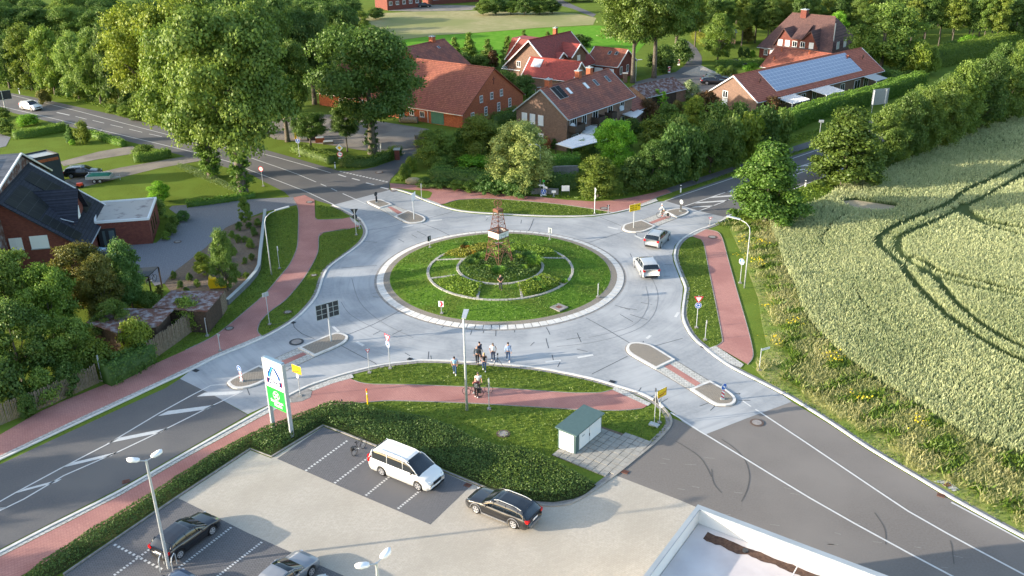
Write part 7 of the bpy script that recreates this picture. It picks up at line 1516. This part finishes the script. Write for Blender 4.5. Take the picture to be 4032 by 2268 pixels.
# shrub belt
gs_='shrub belt along the north red path'
belt=[(1095,414,322,50,'round','mid','mid green tree shrub right of the farm entrance'),(1210,402,290,60,'egg','olive','tall olive yellow shrub in front of the barn gable'),(1165,400,325,35,'bush','mid','green shrub between the two tall ones by the barn'),(1192,420,384,46,'bush','bright','low bright green shrub behind the dark hedge'),(1115,425,392,32,'bush','mid','low shrub behind the left end of the dark hedge'),(1035,432,397,16,'bush','yellow','yellow shrub on the farm entrance corner'),(1020,452,416,18,'bush','light','light ivy shrub above the sandstone block'),(1070,470,446,24,'bush','dark','dark low bush right of the sandstone block'),(1108,473,446,26,'bush','dark','second dark low bush right of the sandstone block'),(1150,477,452,24,'bush','light','yellow green low bush in front of the dark hedge'),(1185,481,455,22,'bush','light','small light bush beside the juniper'),(1226,489,438,29,'bush','blue','left blue green juniper below the chestnut'),(1268,492,440,31,'bush','blue','middle blue green juniper below the chestnut'),(1310,494,448,33,'bush','blue','right blue green juniper below the chestnut'),
(1505,496,396,56,'egg','olive','broad olive shrub right of the notice board'),(1545,442,298,52,'round','bright','bright green tree before the white patio roof'),(1465,398,356,22,'bush','grey','small grey green shrub at the white patio roof'),(1500,400,368,24,'bush','dark','dark shrub behind the white patio roof corner'),(1590,352,296,30,'bush','dark','dark shrub under the far white fabric roof'),(1650,374,298,48,'bush','olive','brownish olive shrub in the gardens'),(1592,484,398,45,'bush','dark','first dark shrub right of the olive one above the path'),(1640,474,352,50,'egg','dark','tall dark shrub behind the yellow direction sign'),(1690,464,332,46,'bush','blue','blue green shrub of the belt'),(1738,450,322,46,'bush','dark','dark shrub of the belt above the grey path'),(1786,434,306,46,'egg','dark','taller dark shrub of the belt'),(1832,420,292,46,'bush','mid','mid green shrub of the belt below the purple bush'),(1876,404,284,44,'bush','yellow','yellow green spreading shrub of the belt'),(1920,388,278,42,'bush','dark','dark shrub near the right end of the belt'),(1960,372,272,38,'bush','mid','last shrub at the right end of the belt'),(1703,402,292,46,'bush','mid','shrub behind the belt below the small cypresses'),(1745,322,240,28,'egg','yellow','yellow green tree left of the solar house gable'),(1777,302,228,38,'bush','purple','dark purple bush at the solar house gable'),(1942,294,247,34,'bush','purple','dark red bush at the near eave of the solar house'),(1800,350,264,46,'bush','mid','green bush below the solar house gable'),(1855,350,262,42,'bush','dark','dark bush below the solar house wall'),(1900,345,275,34,'bush','mid','bush at the right below the solar house wall'),(1628,306,254,28,'bush','purple','purple bush beside the far white fabric roof'),(1702,292,254,20,'bush','brown','red brown bush right of the small cypresses'),(1680,304,262,30,'bush','mid','green bush below the small cypresses'),(1640,340,300,30,'bush','dark','dark bush right of the fabric roof'),(1385,455,405,20,'bush','mid','green bush at the right foot of the chestnut'),(1440,395,372,22,'bush','dark','dark bush left under the white patio roof'),(1560,380,330,34,'bush','dark','dark bush right of the bright tree'),(1745,410,330,40,'bush','dark','dark bush behind the belt above the grey path')]
for x,y,tp,hw,kd,ti,lb in belt: dtree(kd,x,y,tp,hw,lb,ti,cat='shrub' if kd=='bush' else 'tree',name='shrub' if kd=='bush' else 'tree',group=gs_)
for x,y,tp,lb in [(1652,270,224,'left bright small cypress'),(1668,276,230,'right bright small cypress'),(1394,376,348,'small dark cypress at the terraced house corner'),(1424,372,338,'slim dark cypress at the balcony of the terraced house')]: dtree('column',x,y,tp,10,lb,'bright' if 'bright' in lb else 'dark',cat='conifer',name='cypress')
dtree('bush2',1732,250,204,26,'white flowering shrub left of the solar house',(1.2,1.3,1.6),m=PETAL,cat='shrub',name='flowering_shrub'); dtree('bush2',1376,378,345,11,'pink flowering shrub at the terraced house gable',(1.6,.5,.6),m=PETAL,cat='shrub',name='flowering_shrub')
# blooming chestnut
xy=D(1308,480); h=hgt(xy,305); t=thing('chestnut_tree','round tree thick with pale yellow blossom in front of the terraced house','tree',(*xy,0)); rr_=abs(D(1388,480)[0]-D(1228,480)[0])/2
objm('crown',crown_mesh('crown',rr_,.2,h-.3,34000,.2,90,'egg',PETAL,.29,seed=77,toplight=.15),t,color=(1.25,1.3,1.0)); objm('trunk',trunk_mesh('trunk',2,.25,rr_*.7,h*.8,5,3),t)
# gardens left
gl='shrubs in the left gardens'
for x,y,tp,hw,kd,ti,lb in [(15,337,298,26,'bush','mid','round dark green bush at the left edge below the main road'),(4,298,272,22,'bush','mid','bush at the left edge under the direction sign'),(72,314,288,28,'bush','bright','bright feathery bush below the white moving car'),(180,360,310,15,'cone','blue','blue green conifer on the upper left lawn'),(212,360,310,22,'bush','olive','olive bush beside the blue conifer on the upper left lawn'),(183,365,352,8,'bush','bright','tiny round bush in front of the blue conifer'),(362,392,362,28,'bush','mid','round bush behind the short clipped hedge'),(405,508,456,27,'round','bright','small bright tree behind the flat annex'),(404,550,503,20,'bush','grey','whitish grey shrub at the annex corner'),(461,556,532,19,'bush','blue','round blue green bush right of the annex'),(432,592,560,14,'bush','mid','small bush at the annex flank, upper'),(418,604,582,11,'bush','light','small bush at the annex flank, lower'),(440,572,545,12,'bush','mid','small bush between annex and driveway'),(515,695,633,22,'egg','yellow','small glowing yellow green tree in the planting bed'),(573,731,584,32,'egg','mid','tallest slim tree in the planting bed'),(620,565,498,16,'egg','light','thin sapling with a stake at the top of the planting bed'),(405,752,716,10,'column','brown','narrow brown green conifer beside the bicycle shelter')]:
    dtree(kd,x,y,tp,hw,lb,ti,cat='shrub' if kd=='bush' else 'tree',name='shrub' if kd=='bush' else 'tree',group=gl)
sm=[(640,594),(617,609),(631,624),(634,654),(617,664),(600,610),(603,580),(590,640),(575,655),(477,706),(438,702),(497,722),(455,725),(600,700),(620,700),(555,690),(470,740),(585,600),(628,575),(650,570),(560,660)]
for i,(x,y) in enumerate(sm): rd=random.Random(i); dtree('bush2',x,y,y-rd.uniform(14,24),rd.uniform(7,10),f'{ORD[i] if i<20 else str(i+1)+"th"} small round shrub of the planting bed',['dark','mid','light'][i%3],cat='shrub',name='shrub',group='small shrubs in the planting bed')
gb2='dense trees and shrubs at the left edge'
for x,y,tp,hw,kd,ti,lb in [(335,778,612,44,'egg','blue','blue green conical tree beside the bicycle shelter'),(372,772,733,36,'bush','mid','low green bush behind the mossy shed'),(205,775,618,78,'round','brown','broad bronze brown tree under the slate roof'),(268,805,642,52,'egg','brown','bronze brown tree left of the conical tree'),(40,845,628,80,'round','mid','large green tree at the left edge under the brick gable'),(140,852,668,74,'round','light','light green tree in front of the bronze one'),(60,965,765,84,'round','dark','dark tree at the left edge above the stake fence'),(185,935,800,64,'round','mid','green tree left of the mossy shed'),(245,935,852,50,'bush','olive','olive shrub behind the leaning post'),(350,897,806,48,'bush2','yellow','round yellow green clipped bush before the left shed'),(478,822,750,46,'bush2','light','round green clipped bush between the shed roofs'),(20,1020,905,66,'bush','dark','dark shrub at the left edge behind the stake fence'),(115,1008,932,44,'bush','mid','green shrub behind the stake fence'),(180,985,915,40,'bush','dark','dark shrub at the right end of the stake fence'),(73,1046,996,24,'bush','dark','dark bush growing in front of the stake fence'),(290,860,760,46,'round','mid','green tree behind the left mossy shed'),(-60,900,700,80,'round','mid','tree cut by the left edge')]:
    dtree(kd,x,y,tp,hw,lb,ti,cat='tree' if kd in('egg','round') else 'shrub',name='tree' if kd in('egg','round') else 'shrub',group=gb2)
# hedges
HG=[('clipped green hedge along the upper left lawn',[(35,349),(90,343),(165,328)],1.4,1.3,(1.1,1.2,1)),('low hedge along the main road at the left lawn',[(225,342),(270,355),(312,369)],1.2,1.0,(1.1,1.3,1)),('short clipped hedge in front of the round bush on the left lawn',[(338,407),(385,402),(428,393)],1.6,1.2,(1,1.1,1)),('hedge around the farmyard lawn along the main road',[(742,380),(790,396),(836,412)],1.7,1.3,(.9,.9,.9)),('clipped hedge at the farm entrance with the brick pillar',[(858,418),(915,418),(960,408),(1002,389)],1.8,1.3,(.75,.8,.9)),('dark clipped hedge left of the chestnut',[(1088,452),(1150,460),(1255,474)],2.4,2.0,(.7,.85,.9)),('bright hedge above the grey panel wall',[(1388,436),(1455,430)],2.5,2.4,(1,1.3,1)),('dark hedge in front of the grey panel wall',[(1380,474),(1425,474),(1458,474)],2.0,2.0,(.7,.85,.9)),('long tall hedge with a bright top in front of the solar house',[(1965,335),(2031,305),(2100,284),(2194,258),(2317,218)],2.4,2.9,(.9,1.1,.9)),('dark short hedge behind the far end of the solar house',[(2200,200),(2262,215)],2.5,2.4,(.7,.85,.9)),('high hedge running to the right edge in front of the pine wood',[(2350,170),(2420,152),(2494,134),(2600,108)],3,3.8,(1,1,.8)),('brown hedge beside the village road',[(1747,96),(1784,120)],2,1.8,(1.4,1,.8)),('clipped hedge before the courtyard of the brown house',[(1800,170),(1860,168),(1918,164)],1.6,1.5,(.9,1,.9)),('hedge below the gable of the barn',[(1243,314),(1305,292)],2,1.7,(.8,.9,.9)),('ivy hedge between the palisade and the stake fence',[(270,968),(330,938),(383,908)],1.6,1.9,(.6,.75,.9)),('low garden hedge behind the driveway',[(470,520),(560,508),(640,495)],1.2,.7,(.9,1.1,.9))]
for i,(lb,ln,w_,h_,cl) in enumerate(HG): hedge('hedge',GP(ln,0,3),w_,h_,lb,seed=20+i,color=cl,leaf=.2 if h_>2.2 else .17,dens=45)
# low shrub masses
lav=GP([(443,414),(470,418),(520,436),(560,455),(605,478),(590,484),(540,466),(490,445),(448,424)]); carpet('lavender_bed',lav,.4,120,.12,LEAF,3,solid=False,color=(1.15,1.05,2.6),label='grey blue lavender bed along the lawn beside the ivy clad oaks',cat='flower bed')
low=[(803,1026),(833,1018),(873,1018),(892,1017),(926,1028),(962,1039),(1009,1043),(1075,1056),(1142,1079),(1192,1106),(1259,1129),(1309,1131),(1359,1147),(1425,1180),(1470,1205),(1500,1222),(1470,1245),(1442,1256),(1392,1264),(1342,1261),(1270,1241),(1192,1210),(1105,1174),(939,1114),(859,1082),(813,1065),(683,1144),(630,1124),(448,1243),(160,1437),(60,1500),(-20,1520),(100,1424),(233,1337),(383,1247),(533,1147),(617,1104),(733,1056)]
b=MB(); b.sheet(inset(GP(low),.12) if 0 else GP(low),.024); structure('shrub_bed_soil',b,mat('bed_soil',(.035,.055,.018),(.06,.07,.03),scale=4,rough=1,spec=.05))
carpet('low_hedge_shrubs',GP(low),.58,300,.105,LEAFD,4,bumpy=.22,bs=1.6,color=(1.05,1.12,.95),tone0=.1,tone1=.9,solid=False,label='dense low evergreen shrubs filling the bank between car park and cycle path',cat='ground cover',kind='stuff')
hl=[(1215,1205),(1259,1140),(1309,1132),(1359,1148),(1425,1181),(1465,1205),(1440,1235),(1392,1250),(1300,1243)]
carpet('sunlit_shrubs',GP(hl),.72,60,.11,LEAF,5,bumpy=.3,bs=1.4,color=(.85,.85,.8),solid=False,label='looser leaves coloured as a sunlit patch of the low bank behind the black estate car',cat='ground cover',kind='stuff')  # lighter leaf colour stands for sun falling on this patch of shrubs
# island planting
def sec(r0,r1,a0,a1,n=14): return [(IC[0]+r0*math.cos(R(a0+(a1-a0)*i/n)),IC[1]+r0*math.sin(R(a0+(a1-a0)*i/n))) for i in range(n+1)]+[(IC[0]+r1*math.cos(R(a1+(a0-a1)*i/n)),IC[1]+r1*math.sin(R(a1+(a0-a1)*i/n))) for i in range(n+1)]
izf=lambda Q: np.interp(np.linalg.norm(Q-np.array(IC),axis=1),[0,1.5,4.5,7.6,11.6],[1.0,.98,.82,.5,.15])
for k,(r0,r1,a0,a1,cl,lb) in enumerate([(4.7,7.3,207,251,(1.25,1.25,.9),'yellow green leafy bed at the front left of the island'),(4.7,7.3,289,333,(1.3,1.2,.9),'yellow green leafy bed at the front right of the island'),(4.4,7.3,32,88,(1.2,1.25,.9),'yellow green leafy bed at the rear right of the island'),(4.4,7.3,95,148,(1.6,1.1,.9),'yellow and reddish leafy bed at the rear left of the island')]):
    carpet('leafy_bed',sec(r0,r1,a0,a1),.42,130,.17,LEAF,30+k,color=cl,z0=izf,solid=False,bumpy=.3,bs=2.5,tone0=.25,tone1=1,label=lb,cat='flower bed')
carpet('centre_planting',c2(4.2,40)[:-1],.4,110,.16,LEAFD,40,color=(1.2,1.25,1),z0=izf,solid=False,bumpy=.3,bs=2.2,label='dark low planting around the tower legs inside the small stone ring',cat='flower bed')
def grassclump(x,y,r,h,lb,cl,z):
    global rng; rng=np.random.default_rng(int(abs(x*37+y*11))); n=420; a=rng.uniform(0,2*math.pi,n); q=np.sqrt(rng.random(n))*r*.35
    t=thing('ornamental_grass',lb,'ornamental grass',(x,y,z),0,'ornamental grasses on the island'); vs=np.empty((n,4,3),np.float32)
    bx,by=q*np.cos(a),q*np.sin(a); ox=r*rng.uniform(.4,1,n); hh=h*rng.uniform(.6,1.05,n); px,py=-np.sin(a)*.03,np.cos(a)*.03
    vs[:,0]=np.c_[bx,by,np.zeros(n)]; vs[:,1]=np.c_[bx+np.cos(a)*ox*.5+px,by+np.sin(a)*ox*.5+py,hh]; vs[:,2]=np.c_[bx+np.cos(a)*ox,by+np.sin(a)*ox,hh*.75]; vs[:,3]=np.c_[bx+np.cos(a)*ox*.5-px,by+np.sin(a)*ox*.5-py,hh]
    objm('blades',leafmesh('blades',vs.reshape(-1,3),np.repeat(rng.random(n),4),LEAF),t,color=cl)
GCL=[(1205,655,'dark green grass clump at the left of the inner ring',.8,(1,1.2,1)),(1190,668,'low green grass clump at the far left of the inner ring',.7,(.8,1,.9)),(1238,648,'pale feathery grass clump under the left tower leg',.95,(2.0,2.2,2.2)),(1275,640,'pale feathery grass clump behind the tower',.8,(1.8,2.0,1.8)),(1345,668,'large bright grass clump at the right of the inner ring',1.0,(1.4,1.7,1.2)),(1332,652,'green grass clump at the right rear of the inner ring',.8,(.8,1.1,1)),(1300,655,'yellow green upright clump right of the tower',.6,(1.8,1.8,1)),(1255,690,'green grass clump behind the man on the island',.8,(.9,1.3,1)),(1285,672,'small yellow green clump before the tower',.5,(1.6,1.7,1)),(1222,680,'small green clump at the front left inside the ring',.55,(1.5,1.7,1)),(1315,680,'small clump at the front right inside the ring',.55,(1.3,1.5,1)),(1185,640,'orange brown grass clump at the rear left of the ring',.6,(2.2,1.0,.7)),(1170,622,'reddish clump in the rear left bed',.5,(2.8,1.0,.9)),(1175,618,'green upright clump in the rear left bed',.6,(1,1.3,1.1)),(1348,706,'green tall weed in the front right bed',.55,(1,1.6,1.4)),(1362,722,'small weed in the front right bed',.4,(1,1.5,1.3)),(1421,706,'single green weed at the right end of the stone ring',.35,(1.2,1.6,1))]
for x,y,lb,r_,cl in GCL: p=D(x,y,.85); grassclump(p[0],p[1],r_,r_*1.05,lb,cl,.8 if math.hypot(p[0]-IC[0],p[1]-IC[1])<4.5 else .6)
# grass stuff
def multi(polys,dens,cap=200000): return np.concatenate([scatter(GP(p) if p[0][0]>50 or True else p,dens,cap) for p in polys])
ver_=[[(891,950),(962,922),(1065,914),(1172,918),(1252,922),(1359,934),(1459,952),(1535,972),(1512,984),(1475,986),(1425,984),(1292,975),(1159,969),(1025,964),(942,963),(908,959)],
[(926,1020),(962,1012),(1025,1012),(1172,1017),(1292,1024),(1409,1031),(1459,1034),(1559,1036),(1632,1026),(1675,1030),(1684,1052),(1672,1082),(1640,1113),(1510,1072),(1480,1090),(1390,1142),(1420,1170),(1359,1145),(1309,1127),(1259,1126),(1192,1102),(1142,1076),(1075,1053),(1009,1040),(962,1036)],
[(815,588),(902,572),(903,605),(860,645),(822,670),(805,696),(793,735),(776,760),(738,798),(680,834),(660,842),(652,812),(683,785),(720,757),(760,711),(786,671),(803,634),(804,600)],
[(1722,608),(1762,604),(1768,617),(1781,684),(1798,767),(1814,850),(1802,868),(1775,868),(1748,842),(1735,820),(1724,790),(1728,745),(1730,722),(1716,690),(1706,658),(1708,625)],
[(1125,514),(1155,505),(1205,503),(1259,504),(1359,512),(1425,519),(1492,529),(1540,536),(1492,541),(1425,543),(1359,541),(1275,537),(1192,531),(1142,523)],
[(670,537),(745,520),(748,583),(744,624),(727,664),(697,701),(660,744),(614,784),(575,815),(480,875),(400,905),(300,955),(255,968),(390,905),(440,874),(520,820),(575,780),(648,698),(660,645)],
[(796,515),(835,520),(860,530),(872,545),(800,549)],[(1690,480),(1720,478),(1817,450),(1960,402),(2050,370),(2050,368),(1960,392),(1817,440),(1717,477)]]
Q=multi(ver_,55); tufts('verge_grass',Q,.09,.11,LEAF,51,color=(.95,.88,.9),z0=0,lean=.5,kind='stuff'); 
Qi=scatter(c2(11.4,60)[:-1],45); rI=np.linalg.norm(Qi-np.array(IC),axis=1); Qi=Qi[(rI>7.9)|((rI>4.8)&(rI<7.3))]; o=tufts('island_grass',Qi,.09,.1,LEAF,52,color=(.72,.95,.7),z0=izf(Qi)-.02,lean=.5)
for o in COL.objects:
    if o.name in('verge_grass','island_grass'): o['label']='short mown grass on the verges' if o.name[0]=='v' else 'short mown grass on the roundabout island'; o['category']='grass'
def zone(pts): return GP(pts)
mead=[(1800,568),(1835,575),(1841,583),(1867,643),(1884,683),(1907,750),(1917,816),(1930,873),(1900,930),(1930,962),(1996,1000),(2084,1055),(2184,1122),(2317,1200),(2345,1208),(2401,1250),(2576,1345),(2760,1440),(2900,1500),(2900,1330),(2700,1232),(2576,1158),(2451,1119),(2317,1036),(2204,966),(2117,903),(2051,835),(2017,784),(2001,731),(1971,671),(1957,617),(1935,562),(1860,562)]
MZ=zone(mead); Q=scatter(MZ,80); ed=distline(Q,GP([(2017,784),(2117,903),(2204,966),(2317,1036),(2451,1119),(2576,1158),(2900,1330)])+[]); 
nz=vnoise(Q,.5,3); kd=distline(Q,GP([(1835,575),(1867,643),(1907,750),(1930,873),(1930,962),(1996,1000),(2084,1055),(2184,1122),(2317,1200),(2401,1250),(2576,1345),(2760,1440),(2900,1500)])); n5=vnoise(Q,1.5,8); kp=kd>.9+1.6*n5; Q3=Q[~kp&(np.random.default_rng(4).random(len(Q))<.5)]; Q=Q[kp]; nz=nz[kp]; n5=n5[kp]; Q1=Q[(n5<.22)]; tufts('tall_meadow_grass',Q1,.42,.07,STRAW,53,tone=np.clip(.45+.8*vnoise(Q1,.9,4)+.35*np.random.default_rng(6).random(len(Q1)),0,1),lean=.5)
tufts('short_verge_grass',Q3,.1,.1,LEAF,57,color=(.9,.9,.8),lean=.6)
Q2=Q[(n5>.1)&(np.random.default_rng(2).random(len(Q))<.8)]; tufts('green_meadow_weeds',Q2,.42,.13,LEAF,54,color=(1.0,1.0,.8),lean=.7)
rng=np.random.default_rng(9); Cn=[(1926,624),(1913,620),(1862,612),(1870,625),(1903,668),(1910,672),(1928,783),(1995,825),(2092,912),(2105,915),(1945,870),(1860,655),(2158,1010),(2310,1075)]
FQ=np.concatenate([np.array(D(*c))+rng.normal(size=(26,2))*.45 for c in Cn]); vs,tn=quads(np.c_[FQ,rng.uniform(.5,.85,len(FQ))],*orient(rng.normal(size=(len(FQ),3))*.4+np.array([0,0,1]),len(FQ),.16),rng.random(len(FQ))); o=objm('yellow_wildflowers',leafmesh('yellow_wildflowers',vs,tn,FLOW))
for nm,lb in [('tall_meadow_grass','tall yellow seeding grass on the strip beside the corn field'),('green_meadow_weeds','green weeds on the strip beside the corn field'),('short_verge_grass','short green grass along the kerb of the rough strip'),('yellow_wildflowers','patches of yellow wildflowers on the rough strip')]: o=bpy.data.objects[nm]; o['label']=lb; o['category']='wild plants'; o['kind']='stuff'
# grass along the north road edges and lawns
Q=multi([[(0,219),(60,225),(187,255),(293,278),(410,306),(560,335),(540,330),(400,290),(280,258),(150,235),(60,213),(0,205)],[(1690,474),(1717,458),(1884,402),(2060,340),(2060,325),(1990,345),(1870,395),(1717,452)],[(2000,480),(2065,455),(2120,470),(2080,490),(1960,530),(1850,556),(1800,566),(1860,536)],[(984,455),(1005,438),(1020,450),(1086,466),(1192,476),(1292,488),(1425,500),(1492,504),(1590,492),(1680,472),(1590,486),(1492,497),(1400,494),(1300,490),(1200,474)]],22); o=tufts('roadside_grass',Q,.2,.22,LEAF,55,color=(1.1,1.1,.8),lean=.5); o['label']='rough grass along the road edges'; o['category']='grass'
# corn field
fld=[(1931,560),(1957,613),(1971,668),(2001,728),(2017,780),(2051,830),(2117,897),(2204,960),(2317,1030),(2451,1113),(2576,1150),(2900,1320),(2900,180),(2700,225),(2576,285),(2500,312),(2400,356),(2300,398),(2210,438),(2150,452),(2115,475),(2060,510),(2000,530)]
FP=GP(fld); b=MB(); b.sheet(FP,.003); structure('corn_field_ground',b,M_['wheatbase'])
TL=[[(2880,215),(2760,292),(2640,370),(2576,413),(2484,460),(2427,486),(2381,520),(2317,546),(2251,576),(2214,600),(2207,613),(2217,633),(2264,673),(2284,703),(2351,776),(2417,830),(2517,893),(2576,920),(2700,985),(2900,1090)],[(2890,243),(2770,322),(2650,400),(2586,438),(2497,489),(2401,539),(2327,573),(2268,600),(2257,620),(2263,645),(2301,676),(2340,695),(2396,763),(2463,822),(2529,862),(2588,892),(2712,956),(2900,1055)],[(2417,520),(2440,545),(2484,563),(2576,583),(2700,600),(2900,625)],[(2395,530),(2430,550),(2500,580),(2600,605)],[(2290,655),(2317,663),(2367,693),(2450,715),(2576,743),(2700,765),(2900,800)],[(2320,690),(2337,700),(2451,730),(2576,756),(2700,785),(2900,825)]]
TW=[.5,.48,.6,.55,.5,.5]
bald=GP([(2108,507),(2150,503),(2184,508),(2251,518),(2262,526),(2237,534),(2190,536),(2150,530),(2125,520)]); tram=GP([(2214,600),(2251,590),(2258,640),(2300,690),(2270,680),(2225,635)])
def wheat(poly,dens,wd,seed,lim):
    Q=scatter(poly,dens,1500000); Q=Q[~inpoly(Q,bald)]; keep=np.ones(len(Q),bool)
    for tl,tw in zip(TL,TW): keep&=distline(Q,smooth_poly([D(*p) for p in tl],3))>tw
    for tl,tw in (([(2070,600),(2090,570),(2125,545)],.2),([(2144,733),(2200,805),(2255,850)],.14),([(2070,625),(2064,600)],.18)): keep&=distline(Q,GP(tl))>tw
    it=inpoly(Q,tram); keep&=~(it&(np.random.default_rng(1).random(len(Q))<.65)); Q=Q[keep]; d=np.hypot(Q[:,0],Q[:,1]); Q=Q[(d>lim[0])&(d<=lim[1])]
    return Q
Qa=wheat(FP,105,0,61,(0,108)); Qb=wheat(FP,62,0,62,(108,150)); Qc=wheat(FP,34,0,63,(150,400))
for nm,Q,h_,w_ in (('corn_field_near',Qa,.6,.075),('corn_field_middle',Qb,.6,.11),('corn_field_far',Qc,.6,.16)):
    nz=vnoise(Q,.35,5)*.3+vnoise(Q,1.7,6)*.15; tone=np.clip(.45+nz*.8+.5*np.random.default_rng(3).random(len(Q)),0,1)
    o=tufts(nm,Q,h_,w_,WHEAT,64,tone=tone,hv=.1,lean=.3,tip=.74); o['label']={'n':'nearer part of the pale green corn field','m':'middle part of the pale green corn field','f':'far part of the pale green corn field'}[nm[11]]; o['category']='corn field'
